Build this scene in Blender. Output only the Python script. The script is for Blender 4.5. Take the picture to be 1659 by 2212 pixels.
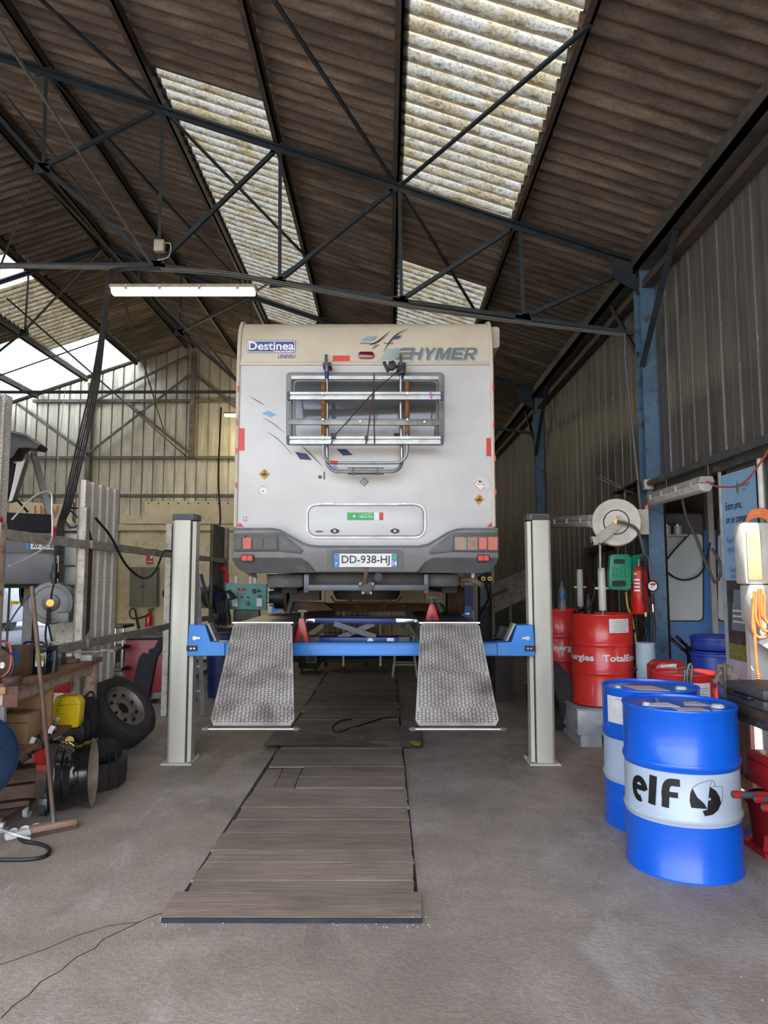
import bpy, bmesh, math, random
from mathutils import Vector, Matrix
random.seed(7)
for o in list(bpy.data.objects): bpy.data.objects.remove(o)
SC = bpy.context.scene
COL = SC.collection
PI = math.pi

# ---------------------------------------------------------------- camera
F, CX, CY, H = 1536.0, 829.5, 1106.0, 1.58
PITCH = math.atan((1253 - CY) / F); YAW = math.atan(5.5 / F)
cd = bpy.data.cameras.new('camera'); cam = bpy.data.objects.new('camera', cd); COL.objects.link(cam)
cam.location = (0, 0, H); cam.rotation_euler = (PI / 2 + PITCH, 0, YAW)
cd.sensor_fit = 'VERTICAL'; cd.sensor_height = 24; cd.lens = F / 2212 * 24; cd.clip_start = .05; cd.clip_end = 300
SC.camera = cam
# ---------------------------------------------------------------- sky, sun, exposure
SUN_EL, SUN_R = math.radians(56), 0.03
wd = bpy.data.worlds.new('sky'); SC.world = wd; wd.use_nodes = True
wn = wd.node_tree.nodes; wl = wd.node_tree.links
for n in list(wn): wn.remove(n)
sk = wn.new('ShaderNodeTexSky'); sk.sky_type = 'NISHITA'; sk.sun_disc = False
sk.sun_elevation = SUN_EL; sk.sun_rotation = PI; sk.air_density = 1.0; sk.dust_density = 2.5; sk.ozone_density = 1.0
bg = wn.new('ShaderNodeBackground'); bg.inputs['Strength'].default_value = 0.42
wo = wn.new('ShaderNodeOutputWorld')
wl.new(sk.outputs[0], bg.inputs[0]); wl.new(bg.outputs[0], wo.inputs[0])
sl = bpy.data.lights.new('sun', 'SUN'); so = bpy.data.objects.new('sun', sl); COL.objects.link(so)
sl.energy = 7.5; sl.angle = math.radians(.53); sl.color = (1, .93, .82)
sdir = Vector((SUN_R, 1, -math.tan(SUN_EL))).normalized()
so.rotation_euler = sdir.to_track_quat('-Z', 'Y').to_euler(); so.location = (0, -20, 20)
vs = SC.view_settings
vs.view_transform = 'Standard'; vs.look = 'None'; vs.gamma = 1; vs.use_curve_mapping = False
vs.exposure = 1.05

# ---------------------------------------------------------------- projection helper: a pixel at a known depth -> a point of the place
_f = Vector((-math.sin(YAW) * math.cos(PITCH), math.cos(YAW) * math.cos(PITCH), math.sin(PITCH)))
_r = Vector((math.cos(YAW), math.sin(YAW), 0)); _u = _r.cross(_f)
def ray(x, y): return _f + _r * ((x - CX) / F) + _u * ((CY - y) / F)
def P(x, y, Y):
    d = ray(x, y); t = Y / d.y; return Vector((d.x * t, Y, H + d.z * t))
def PZ(x, y, Z=0.):
    d = ray(x, y); t = (Z - H) / d.z; return Vector((d.x * t, d.y * t, Z))
def PX(x, y, X):
    d = ray(x, y); t = X / d.x; return Vector((X, d.y * t, H + d.z * t))

# ---------------------------------------------------------------- mesh builder
class MB:
    def __init__(s): s.v = []; s.f = []; s.M = Matrix()
    def add(s, vs, fs):
        b = len(s.v); s.v += [s.M @ Vector(p) for p in vs]; s.f += [tuple(b + i for i in q) for q in fs]; return s
    def box(s, a, b):
        x0, y0, z0 = a; x1, y1, z1 = b
        return s.add([(x0,y0,z0),(x1,y0,z0),(x1,y1,z0),(x0,y1,z0),(x0,y0,z1),(x1,y0,z1),(x1,y1,z1),(x0,y1,z1)],
                     [(3,2,1,0),(4,5,6,7),(0,1,5,4),(1,2,6,5),(2,3,7,6),(3,0,4,7)])
    def cbox(s, c, d):
        return s.box([c[i] - d[i] / 2 for i in range(3)], [c[i] + d[i] / 2 for i in range(3)])
    def bar(s, a, b, w, h=None, up=(0, 0, 1)):
        a = Vector(a); b = Vector(b); h = h or w; d = (b - a).normalized(); up = Vector(up)
        if abs(d.dot(up)) > .98: up = Vector((0, 1, 0)) if abs(d.y) < .9 else Vector((1, 0, 0))
        x = d.cross(up).normalized() * (w / 2); y = x.cross(d).normalized() * (h / 2)
        vs = [p + i * x + j * y for p in (a, b) for i, j in ((-1,-1),(1,-1),(1,1),(-1,1))]
        return s.add(vs, [(0,1,2,3),(7,6,5,4),(0,4,5,1),(1,5,6,2),(2,6,7,3),(3,7,4,0)])
    def angle(s, a, b, w, t=.008, up=(0, 0, 1), flip=1):       # L-section bar
        a = Vector(a); b = Vector(b); d = (b - a).normalized(); up = Vector(up)
        if abs(d.dot(up)) > .98: up = Vector((0, 1, 0))
        x = d.cross(up).normalized() * flip; y = Vector((0, 0, 0)) + x.cross(d).normalized()
        s.bar(a + y * (w / 2), b + y * (w / 2), t, w, up); s.bar(a + x * (w / 2), b + x * (w / 2), w, t, up); return s
    def tube(s, pts, r, n=8, closed=False, caps=True):
        pts = [Vector(p) for p in pts]; m = len(pts); rs = r if isinstance(r, (list, tuple)) else [r] * m
        rings = []; prev = None
        for i, p in enumerate(pts):
            if closed: t = (pts[(i + 1) % m] - pts[i - 1])
            else: t = pts[min(i + 1, m - 1)] - pts[max(i - 1, 0)]
            t = t.normalized() if t.length > 1e-9 else Vector((0, 0, 1))
            if prev is None:
                q = Vector((0, 0, 1)) if abs(t.z) < .9 else Vector((1, 0, 0))
                x = t.cross(q).normalized()
            else:
                x = prev - t * prev.dot(t)
                x = x.normalized() if x.length > 1e-6 else t.orthogonal().normalized()
            prev = x; y = t.cross(x)
            rings.append([p + (x * math.cos(2 * PI * k / n) + y * math.sin(2 * PI * k / n)) * rs[i] for k in range(n)])
        fs = []
        for i in range(m if closed else m - 1):
            j = (i + 1) % m
            for k in range(n):
                l = (k + 1) % n; fs.append((i * n + k, i * n + l, j * n + l, j * n + k))
        if caps and not closed: fs += [tuple(range(n))[::-1], tuple((m - 1) * n + k for k in range(n))]
        return s.add([p for g in rings for p in g], fs)
    def lathe(s, prof, o=(0, 0, 0), ax=(0, 0, 1), n=24, caps=False, a0=0, a1=2 * PI):
        o = Vector(o); z = Vector(ax).normalized(); x = z.orthogonal().normalized() if abs(z.z) < .999 else Vector((1, 0, 0)); y = z.cross(x)
        full = abs(a1 - a0 - 2 * PI) < 1e-6; m = n if full else n + 1
        vs = []; fs = []
        for (r, h) in prof:
            for k in range(m):
                a = a0 + (a1 - a0) * k / n; vs.append(o + z * h + (x * math.cos(a) + y * math.sin(a)) * r)
        for i in range(len(prof) - 1):
            for k in range(n):
                l = (k + 1) % m; fs.append((i * m + k, i * m + l, (i + 1) * m + l, (i + 1) * m + k))
        if caps: fs += [tuple(range(m))[::-1], tuple((len(prof) - 1) * m + k for k in range(m))]
        return s.add(vs, fs)
    def cyl(s, a, b, r, n=16, r2=None):
        a = Vector(a); b = Vector(b); L = (b - a).length
        return s.lathe([(r, 0), (r if r2 is None else r2, L)], a, b - a, n, True)
    def ball(s, c, r, n=12, sq=1.):
        return s.lathe([(max(1e-4, r * math.sin(PI * i / (n // 2 + 2))), -r * sq * math.cos(PI * i / (n // 2 + 2))) for i in range(n // 2 + 3)], c, (0, 0, 1), n, True)
    def prism(s, poly, d):                                         # closed polygon of 3-D points swept by d
        poly = [Vector(p) for p in poly]; n = len(poly); d = Vector(d)
        fs = [tuple(range(n)), tuple(range(2 * n - 1, n - 1, -1))] + [(i, n + i, n + (i + 1) % n, (i + 1) % n) for i in range(n)]
        return s.add(poly + [p + d for p in poly], fs)
    def pprism(s, px, Y, dy):                                      # outline read off at depth Y, real thickness dy
        return s.prism([P(x, y, Y) for x, y in px], (0, dy, 0))
    def ring(s, outer, inner, d):                                  # frame between two outlines with the same point count
        o = [Vector(p) for p in outer]; q = [Vector(p) for p in inner]; n = len(o); d = Vector(d); fs = []
        for i in range(n):
            j = (i + 1) % n
            fs += [(i, j, n + j, n + i), (2*n+j, 2*n+i, 3*n+i, 3*n+j), (j, i, 2*n+i, 2*n+j), (n+i, n+j, 3*n+j, 3*n+i)]
        return s.add(o + q + [p + d for p in o] + [p + d for p in q], fs)
    def mesh(s, name, smooth=True, bevel=0., seg=2, ang=35, off=None):
        me = bpy.data.meshes.new(name)
        vs = [tuple(p - off) for p in s.v] if off is not None else [tuple(p) for p in s.v]
        me.from_pydata(vs, [], s.f); me.update()
        bm = bmesh.new(); bm.from_mesh(me)
        bmesh.ops.recalc_face_normals(bm, faces=bm.faces)
        if bevel:
            es = [e for e in bm.edges if len(e.link_faces) == 2 and e.calc_face_angle(0) > math.radians(28)]
            bmesh.ops.bevel(bm, geom=es, offset=bevel, segments=seg, affect='EDGES', profile=.5, clamp_overlap=True)
        bm.to_mesh(me); bm.free()
        if smooth:
            for p in me.polygons: p.use_smooth = True
            me.set_sharp_from_angle(angle=math.radians(ang))
        return me
    def build(s, name, mat, parent=None, **k):
        off = Vector((0, 0, 0)); q = parent
        while q is not None: off = off + q.location; q = q.parent
        me = s.mesh(name, off=off, **k)
        o = bpy.data.objects.new(name, me); COL.objects.link(o)
        if parent is not None: o.parent = parent
        me.materials.append(MAT[mat] if isinstance(mat, str) else mat)
        return o

def tag(o, label, cat, group=None):
    o['label'] = label; o['category'] = cat
    if group: o['group'] = group
    return o
def thing(name, label, cat, loc=(0, 0, 0), group=None):
    o = bpy.data.objects.new(name, None); COL.objects.link(o); o.location = loc; o.empty_display_size = .1
    return tag(o, label, cat, group)
def struct(o): o['kind'] = 'structure'; return o
def part(parent, name, mat, fn, label=None, **k):
    m = MB(); fn(m); o = m.build(name, mat, parent, **k)
    if label: o['label'] = label
    return o
def parts(parent, name, mat, fns, **k):
    return [part(parent, name, mat, f, **k) for f in fns]
def rrect(x0, y0, x1, y1, r, n=5):
    pts = []
    for cx, cy, a in ((x1 - r, y0 + r, -PI / 2), (x1 - r, y1 - r, 0), (x0 + r, y1 - r, PI / 2), (x0 + r, y0 + r, PI)):
        for k in range(n + 1): pts.append((cx + r * math.cos(a + PI / 2 * k / n), cy + r * math.sin(a + PI / 2 * k / n)))
    return pts
def curve_pts(pts, n=8):                                           # Catmull-Rom through the points
    p = [Vector(q) for q in pts]; p = [2 * p[0] - p[1]] + p + [2 * p[-1] - p[-2]]; out = []
    for i in range(1, len(p) - 2):
        for k in range(n):
            t = k / n; a, b, c, d = p[i - 1], p[i], p[i + 1], p[i + 2]
            out.append(.5 * ((2 * b) + (c - a) * t + (2 * a - 5 * b + 4 * c - d) * t * t + (3 * b - a - 3 * c + d) * t ** 3))
    return out + [p[-2]]

# ---------------------------------------------------------------- lettering
_tc = {}
def text_shape(body, shear=0., bold=0., spacing=1.):
    key = (body, shear, bold, spacing)
    if key in _tc: return _tc[key]
    cu = bpy.data.curves.new('t', 'FONT'); cu.body = body; cu.shear = shear; cu.offset = bold; cu.space_character = spacing
    cu.resolution_u = 3; cu.fill_mode = 'FRONT'
    ob = bpy.data.objects.new('t', cu); me = ob.to_mesh()
    vs = [tuple(v.co) for v in me.vertices]; fs = [tuple(p.vertices) for p in me.polygons]
    ob.to_mesh_clear(); bpy.data.objects.remove(ob); bpy.data.curves.remove(cu)
    x0 = min(v[0] for v in vs); x1 = max(v[0] for v in vs); y0 = min(v[1] for v in vs); y1 = max(v[1] for v in vs)
    vs = [((v[0] - x0) / (x1 - x0), (v[1] - y0) / (y1 - y0)) for v in vs]
    _tc[key] = (vs, fs, (x1 - x0) / (y1 - y0)); return _tc[key]
def lettering(body, o, ux, uy, mat, parent, name='lettering', shear=0., bold=0., spacing=1., fn=None, cuts=0):
    """fits the text to the parallelogram o, ux, uy; or maps (u, v) through fn"""
    vs, fs, asp = text_shape(body, shear, bold, spacing)
    if cuts:
        bm = bmesh.new(); bv = [bm.verts.new((a, b, 0)) for a, b in vs]
        for q in fs:
            try: bm.faces.new([bv[i] for i in q])
            except ValueError: pass
        for k in range(1, cuts):
            bmesh.ops.bisect_plane(bm, geom=list(bm.verts) + list(bm.edges) + list(bm.faces), plane_co=(k / cuts, 0, 0), plane_no=(1, 0, 0))
        bm.verts.index_update(); vs = [(v.co.x, v.co.y) for v in bm.verts]; fs = [tuple(v.index for v in q.verts) for q in bm.faces]; bm.free()
    m = MB()
    if fn is None:
        o = Vector(o); ux = Vector(ux); uy = Vector(uy); fn = lambda u, v: o + ux * u + uy * v
    m.add([fn(u, v) for u, v in vs], fs)
    return m.build(name, mat, parent, smooth=False)
def plettering(body, x0, y0, x1, y1, Y, mat, parent, **k):         # upright text facing the door, rectangle read off at depth Y
    a = P(x0, y1, Y); b = P(x1, y1, Y); c = P(x0, y0, Y)
    return lettering(body, a, b - a, c - a, mat, parent, **k)

# ---------------------------------------------------------------- materials
MAT = {}
def S(r, g=None, b=None):
    if g is None: g = b = r
    return tuple((c / 255 / 12.92 if c / 255 < .04045 else ((c / 255 + .055) / 1.055) ** 2.4) for c in (r, g, b)) + (1,)
def pm(name, c, rough=.5, metal=0., c2=None, scale=6., lo=.35, hi=.7, bump=0., bscale=None, rnd=0., stretch=(1, 1, 1), emit=None, coat=0., rough2=None, c3=None, scale3=40., detail=6.):
    m = bpy.data.materials.new(name); MAT[name] = m; m.use_nodes = True
    nt = m.node_tree; N = nt.nodes; L = nt.links; b = N['Principled BSDF']
    c = S(*c) if max(c) > 1 else tuple(c) + (1,)
    c2 = (S(*c2) if max(c2) > 1 else tuple(c2) + (1,)) if c2 else tuple(x * .78 for x in c[:3]) + (1,)
    g = N.new('ShaderNodeNewGeometry'); mp = N.new('ShaderNodeMapping'); mp.inputs['Scale'].default_value = stretch
    L.new(g.outputs['Position'], mp.inputs['Vector'])
    nz = N.new('ShaderNodeTexNoise'); nz.inputs['Scale'].default_value = scale; nz.inputs['Detail'].default_value = detail; nz.inputs['Roughness'].default_value = .6
    L.new(mp.outputs[0], nz.inputs['Vector'])
    rp = N.new('ShaderNodeMapRange'); rp.inputs['From Min'].default_value = lo; rp.inputs['From Max'].default_value = hi
    L.new(nz.outputs['Fac'], rp.inputs['Value'])
    mx = N.new('ShaderNodeMix'); mx.data_type = 'RGBA'; mx.inputs['A'].default_value = c; mx.inputs['B'].default_value = c2
    L.new(rp.outputs[0], mx.inputs['Factor']); out = mx.outputs['Result']
    if c3:
        n3 = N.new('ShaderNodeTexNoise'); n3.inputs['Scale'].default_value = scale3; n3.inputs['Detail'].default_value = 5; L.new(g.outputs['Position'], n3.inputs['Vector'])
        r3 = N.new('ShaderNodeMapRange'); r3.inputs['From Min'].default_value = .56; r3.inputs['From Max'].default_value = .72; L.new(n3.outputs['Fac'], r3.inputs['Value'])
        m3 = N.new('ShaderNodeMix'); m3.data_type = 'RGBA'; m3.inputs['B'].default_value = S(*c3); L.new(out, m3.inputs['A']); L.new(r3.outputs[0], m3.inputs['Factor']); out = m3.outputs['Result']
    if rnd:
        oi = N.new('ShaderNodeObjectInfo'); mr = N.new('ShaderNodeMapRange'); mr.inputs['To Min'].default_value = 1 - rnd; mr.inputs['To Max'].default_value = 1 + rnd
        L.new(oi.outputs['Random'], mr.inputs['Value']); hs = N.new('ShaderNodeHueSaturation'); L.new(mr.outputs[0], hs.inputs['Value']); L.new(out, hs.inputs['Color']); out = hs.outputs[0]
    L.new(out, b.inputs['Base Color'])
    b.inputs['Roughness'].default_value = rough; b.inputs['Metallic'].default_value = metal; b.inputs['Coat Weight'].default_value = coat; b.inputs['Coat Roughness'].default_value = .08
    if rough2 is not None:
        rr = N.new('ShaderNodeMapRange'); rr.inputs['To Min'].default_value = rough; rr.inputs['To Max'].default_value = rough2; L.new(rp.outputs[0], rr.inputs['Value']); L.new(rr.outputs[0], b.inputs['Roughness'])
    if bump:
        nb = N.new('ShaderNodeTexNoise'); nb.inputs['Scale'].default_value = bscale or scale * 4; nb.inputs['Detail'].default_value = 4; L.new(mp.outputs[0], nb.inputs['Vector'])
        bp = N.new('ShaderNodeBump'); bp.inputs['Strength'].default_value = bump; bp.inputs['Distance'].default_value = .01
        L.new(nb.outputs['Fac'], bp.inputs['Height']); L.new(bp.outputs[0], b.inputs['Normal'])
    if emit: b.inputs['Emission Color'].default_value = tuple(emit[:3]) + (1,); b.inputs['Emission Strength'].default_value = emit[3]
    return m
pm('white_body', (203, 202, 201), .4, c2=(188, 188, 189), scale=1.6, coat=.15)
pm('cream_body', (202, 192, 176), .42, c2=(186, 175, 158), scale=2.5, coat=.15)
pm('bumper', (114, 114, 115), .45, c2=(104, 104, 105), scale=3, c3=(122, 121, 119), scale3=9)
pm('bumper_dark', (82, 84, 85), .45, c2=(70, 72, 73), scale=6, c3=(100, 99, 96), scale3=12)
pm('lamp_dark', (34, 33, 33), .3, c2=(52, 46, 44), scale=8)
pm('lamp_cream', (150, 124, 104), .3, c2=(104, 82, 70), scale=9)
pm('lamp_orange', (186, 92, 56), .3)
pm('lamp_red', (190, 10, 20), .25, c2=(140, 4, 12), scale=14, coat=.3)
pm('dark_red', (110, 14, 26), .2, coat=.6)
pm('reflector', (214, 40, 14), .4, c2=(200, 32, 10))
pm('sticker_red', (200, 44, 40), .45)
pm('pane', (92, 95, 98), .14, c2=(88, 90, 92), scale=1.5, coat=.3)
pm('blind', (190, 194, 200), .5)
pm('window_frame', (126, 128, 128), .42)
pm('alu', (168, 168, 166), .4, .85, c2=(140, 140, 138), scale=12)
pm('alu_dull', (142, 142, 140), .5, .8, c2=(110, 110, 108), scale=9)
pm('foam_brown', (142, 92, 44), .85, c2=(92, 54, 24), scale=28, bump=.4)
pm('navy', (40, 44, 96), .45)
pm('sky_blue', (106, 160, 204), .4)
pm('teal_print', (126, 162, 176), .4)
pm('grey_print', (104, 106, 108), .4)
pm('sticker_blue', (36, 62, 140), .4)
pm('white_print', (238, 238, 236), .45)
pm('black_print', (22, 22, 24), .5)
pm('text_grey', (120, 124, 130), .5)
pm('plate_white', (226, 228, 226), .4)
pm('plate_blue', (30, 110, 190), .4)
pm('sticker_orange', (206, 148, 60), .5, c2=(180, 120, 40), scale=30)
pm('sticker_green', (58, 176, 92), .5)
pm('sticker_grey', (206, 206, 202), .5, c2=(176, 178, 176), scale=40)
pm('sticker_steel', (118, 140, 156), .5)
pm('purple', (170, 90, 170), .5)
pm('strap', (78, 52, 60), .8)
pm('black', (18, 18, 20), .5, c2=(30, 30, 32), scale=14)
pm('black_gloss', (14, 14, 16), .18, c2=(26, 26, 28), scale=10, coat=.4)
pm('rubber', (48, 48, 50), .75, c2=(64, 62, 61), scale=10, bump=.1)
pm('rubber_brown', (60, 50, 42), .85, c2=(44, 38, 34), scale=12)
pm('cable', (26, 27, 29), .55)
pm('cable_white', (226, 224, 220), .5)
pm('cable_red', (190, 92, 82), .5)
pm('hose_orange', (222, 128, 70), .45, c2=(200, 104, 52), scale=20)
pm('hose_grey', (92, 92, 90), .55)
pm('hose_blue', (90, 130, 150), .5)
pm('hose_yellow', (214, 180, 40), .5)
pm('under_grey', (88, 88, 88), .55, .3, c2=(60, 58, 56), scale=5, bump=.1)
pm('under_dark', (44, 42, 41), .7, c2=(66, 54, 46), scale=6)
pm('rust', (98, 66, 46), .8, c2=(66, 46, 36), scale=9, bump=.3)
pm('rust_light', (120, 96, 78), .75, c2=(92, 70, 56), scale=9)
pm('lift_grey', (206, 204, 190), .4, c2=(194, 192, 178), scale=1.2, coat=.2)
pm('lift_cap', (96, 96, 94), .5)
pm('lift_cap_dark', (44, 46, 54), .45)
pm('lift_blue', (40, 134, 216), .42, c2=(36, 124, 204), scale=2, coat=.2)
pm('jack_blue', (28, 52, 124), .4, c2=(24, 44, 104), scale=4)
pm('jack_grey', (86, 92, 98), .45, .4)
pm('chrome', (205, 208, 212), .22, .95)
pm('plate_steel', (206, 200, 195), .48, .25, c2=(132, 119, 111), scale=3.2, lo=.40, hi=.68, rough2=.6)
pm('tread_steel', (80, 76, 74), .5, .3, c2=(58, 52, 50), scale=3.2, lo=.42, hi=.72)
pm('steel_frame', (35, 50, 63), .6, .1, c2=(25, 33, 40), scale=2.2, c3=(62, 54, 48), scale3=7)
pm('steel_grey', (96, 96, 94), .55, .3, c2=(70, 68, 66), scale=4, c3=(120, 110, 98), scale3=12)
pm('steel_post', (176, 170, 158), .6, .1, c2=(140, 134, 124), scale=6, c3=(116, 92, 74), scale3=22)
pm('steel_brown', (90, 56, 42), .7, .2, c2=(64, 44, 36), scale=7)
pm('purlin', (78, 72, 68), .65, .1, c2=(56, 52, 52), scale=3, c3=(104, 74, 58), scale3=6)
pm('column_blue', (84, 114, 142), .5, .1, c2=(72, 98, 122), scale=3, c3=(58, 60, 62), scale3=9)
pm('fixture', (176, 170, 160), .5, c2=(140, 132, 122), scale=8)
pm('tube_lit', (255, 250, 230), .4, emit=(1, .84, .52, 1.5))
pm('tube_warm', (255, 240, 200), .4, emit=(1, .72, .3, 3))
pm('diffuser_off', (196, 194, 190), .3, c2=(170, 166, 160), scale=8)
pm('drum_red', (220, 54, 46), .32, c2=(208, 44, 38), scale=2, coat=.3)
pm('drum_blue', (9, 100, 222), .32, c2=(8, 92, 210), scale=2, coat=.35)
pm('drum_white', (188, 201, 214), .34, c2=(178, 192, 206), scale=2, coat=.35)
pm('barrel_blue', (38, 66, 158), .4, c2=(32, 56, 138), scale=3)
pm('paper', (232, 230, 228), .6, c2=(214, 212, 214), scale=40)
pm('paper_pink', (222, 196, 190), .6, c2=(200, 180, 180), scale=20)
pm('galvanised', (186, 192, 194), .5, .3, c2=(150, 156, 160), scale=7)
pm('plastic_white', (220, 218, 210), .4, c2=(200, 196, 186), scale=6)
pm('reel_white', (206, 200, 188), .45, c2=(176, 168, 152), scale=6)
pm('green_plastic', (40, 140, 108), .4, c2=(32, 122, 94), scale=6)
pm('ext_red', (208, 36, 30), .25, coat=.5)
pm('sign_red', (200, 34, 34), .4)
pm('brass', (190, 156, 84), .35, .8)
pm('wood', (150, 112, 84), .75, c2=(112, 80, 58), scale=5, stretch=(1, .2, 1), bump=.2, c3=(84, 62, 48), scale3=8)
pm('wood_pink', (186, 164, 148), .75, c2=(150, 126, 108), scale=9, c3=(120, 84, 64), scale3=22)
pm('wood_box', (176, 140, 98), .7, c2=(146, 112, 76), scale=6)
pm('wood_dark', (96, 74, 58), .8, c2=(64, 50, 42), scale=6)
pm('broom_wood', (112, 90, 76), .6, c2=(86, 68, 58), scale=10, stretch=(4, 4, .6))
pm('broom_head', (150, 124, 102), .8, c2=(126, 102, 84), scale=10)
pm('yellow_plastic', (240, 206, 22), .4, c2=(226, 190, 16), scale=5)
pm('tool_red', (184, 34, 32), .4, c2=(160, 26, 26), scale=5, coat=.2)
pm('cabinet_red', (124, 18, 24), .45, c2=(104, 14, 18), scale=3)
pm('plastic_blue', (30, 54, 82), .4, c2=(22, 40, 62), scale=5, coat=.2)
pm('rim_steel', (160, 150, 138), .5, .4, c2=(120, 108, 98), scale=9)
pm('rim_dirty', (176, 160, 142), .7, .1, c2=(140, 120, 104), scale=8)
pm('cloth_black', (24, 24, 27), .9, c2=(36, 36, 40), scale=12)
pm('cloth_brown', (142, 118, 108), .9, c2=(110, 92, 86), scale=14)
pm('booth', (224, 208, 172), .6, c2=(208, 190, 150), scale=2.4, c3=(184, 164, 124), scale3=5)
pm('cab_grey', (134, 130, 116), .5, c2=(120, 116, 104), scale=3)
pm('panel_teal', (98, 158, 158), .5, c2=(84, 142, 142), scale=4)
pm('grey_plastic', (118, 120, 118), .45, c2=(100, 102, 102), scale=5)
pm('case_grey', (66, 66, 70), .5, c2=(82, 80, 80), scale=8)
pm('box_grey', (168, 170, 166), .5, c2=(150, 152, 148), scale=5)
pm('dark_blue', (26, 40, 84), .4)
pm('car_silver', (150, 152, 154), .28, .5, c2=(128, 130, 134), scale=2, coat=.5)
pm('leaf_blue', (72, 124, 190), .45, c2=(60, 108, 172), scale=2, c3=(50, 92, 150), scale3=6)
pm('leaf_window', (186, 196, 200), .35, c2=(172, 182, 188), scale=2)
pm('banner_blue', (150, 190, 222), .5, c2=(132, 176, 214), scale=2)
pm('banner_photo', (84, 76, 74), .5, c2=(40, 38, 40), scale=8)
pm('banner_grass', (142, 150, 70), .6, c2=(96, 104, 56), scale=30)
pm('banner_pale', (206, 204, 218), .5)
pm('annex_wall', (96, 82, 78), .8, c2=(74, 64, 62), scale=3)
pm('asphalt', (150, 146, 140), .9, c2=(132, 128, 122), scale=2)
pm('hedge', (70, 96, 50), .8, c2=(46, 66, 36), scale=6)
pm('tin_blue', (110, 148, 166), .5); pm('tin_pale', (168, 186, 194), .5)
pm('green_label', (150, 200, 50), .5)
pm('leaf_yellow', (206, 160, 60), .7)
pm('bottle', (200, 214, 222), .1, coat=.5)
pm('dirt', (58, 54, 51), .9, c2=(40, 38, 37), scale=12)
pm('debris', (176, 168, 156), .9)
pm('mesh_beige', (176, 162, 128), .7, c2=(150, 138, 108), scale=4)
# ---------------------------------------------------------------- surface materials with their own node trees
class NT:
    def __init__(s, name):
        s.m = bpy.data.materials.new(name); MAT[name] = s.m; s.m.use_nodes = True; s.N = s.m.node_tree.nodes; s.L = s.m.node_tree.links
        s.b = s.N['Principled BSDF']; s.out = s.N['Material Output']; s.pos = s.N.new('ShaderNodeNewGeometry').outputs['Position']
    def map(s, sc, rot=(0, 0, 0), src=None):
        n = s.N.new('ShaderNodeMapping'); n.inputs['Scale'].default_value = sc; n.inputs['Rotation'].default_value = rot; s.L.new(src or s.pos, n.inputs['Vector']); return n.outputs[0]
    def noise(s, scale, vec=None, detail=6, rough=.6, dist=0):
        n = s.N.new('ShaderNodeTexNoise'); n.inputs['Scale'].default_value = scale; n.inputs['Detail'].default_value = detail; n.inputs['Roughness'].default_value = rough; n.inputs['Distortion'].default_value = dist
        s.L.new(vec or s.pos, n.inputs['Vector']); return n.outputs['Fac']
    def rng(s, v, a, b, c=0., d=1.):
        n = s.N.new('ShaderNodeMapRange'); s.L.new(v, n.inputs['Value']); n.inputs['From Min'].default_value = a; n.inputs['From Max'].default_value = b; n.inputs['To Min'].default_value = c; n.inputs['To Max'].default_value = d; return n.outputs[0]
    def mix(s, fac, a, b, mode='MIX'):
        n = s.N.new('ShaderNodeMix'); n.data_type = 'RGBA'; n.blend_type = mode
        for k, v in (('Factor', fac), ('A', a), ('B', b)):
            if isinstance(v, (int, float)): n.inputs[k].default_value = v
            elif isinstance(v, tuple): n.inputs[k].default_value = v
            else: s.L.new(v, n.inputs[k])
        return n.outputs['Result']
    def bump(s, h, st=.3, d=.01):
        n = s.N.new('ShaderNodeBump'); n.inputs['Strength'].default_value = st; n.inputs['Distance'].default_value = d; s.L.new(h, n.inputs['Height']); s.L.new(n.outputs[0], s.b.inputs['Normal'])
    def math(s, op, a, b=0.):
        n = s.N.new('ShaderNodeMath'); n.operation = op
        for i, v in enumerate((a, b)):
            if isinstance(v, (int, float)): n.inputs[i].default_value = v
            else: s.L.new(v, n.inputs[i])
        return n.outputs[0]
    def rand(s, a, b): return s.rng(s.N.new('ShaderNodeObjectInfo').outputs['Random'], 0, 1, a, b)
    def val(s, col, f):
        h = s.N.new('ShaderNodeHueSaturation'); s.L.new(col, h.inputs['Color']); s.L.new(f, h.inputs['Value']); return h.outputs[0]

t = NT('concrete')                                                   # worn workshop slab: pale cement, brown traffic dirt, oil spots
big = t.noise(.55, detail=5); mid = t.noise(2.6, detail=8, rough=.65, dist=.4); fine = t.noise(38, detail=6); grit = t.noise(170, detail=2)
c = t.mix(t.rng(mid, .3, .7), S(194, 180, 165), S(158, 145, 131))
c = t.mix(t.rng(big, .42, .62, 0, .75), c, S(148, 133, 120))
c = t.mix(t.rng(t.noise(1.15, t.map((1, .45, 1)), 7, .62, .6), .54, .74, 0, .7), c, S(104, 93, 84))
c = t.mix(t.rng(t.noise(1.7, t.map((1.3, .5, 1), (0, 0, .3)), 8, .7, .8), .56, .76, 0, .75), c, S(210, 208, 205))
c = t.mix(t.rng(fine, .35, .7, 0, .4), c, S(112, 106, 101))
c = t.mix(t.rng(grit, .66, .74, 0, .6), c, S(190, 186, 180))
t.L.new(c, t.b.inputs['Base Color']); t.L.new(t.rng(mid, .3, .7, .55, .82), t.b.inputs['Roughness']); t.bump(t.math('ADD', fine, t.math('MULTIPLY', t.noise(95, detail=3), .6)), .6, .008)

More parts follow.
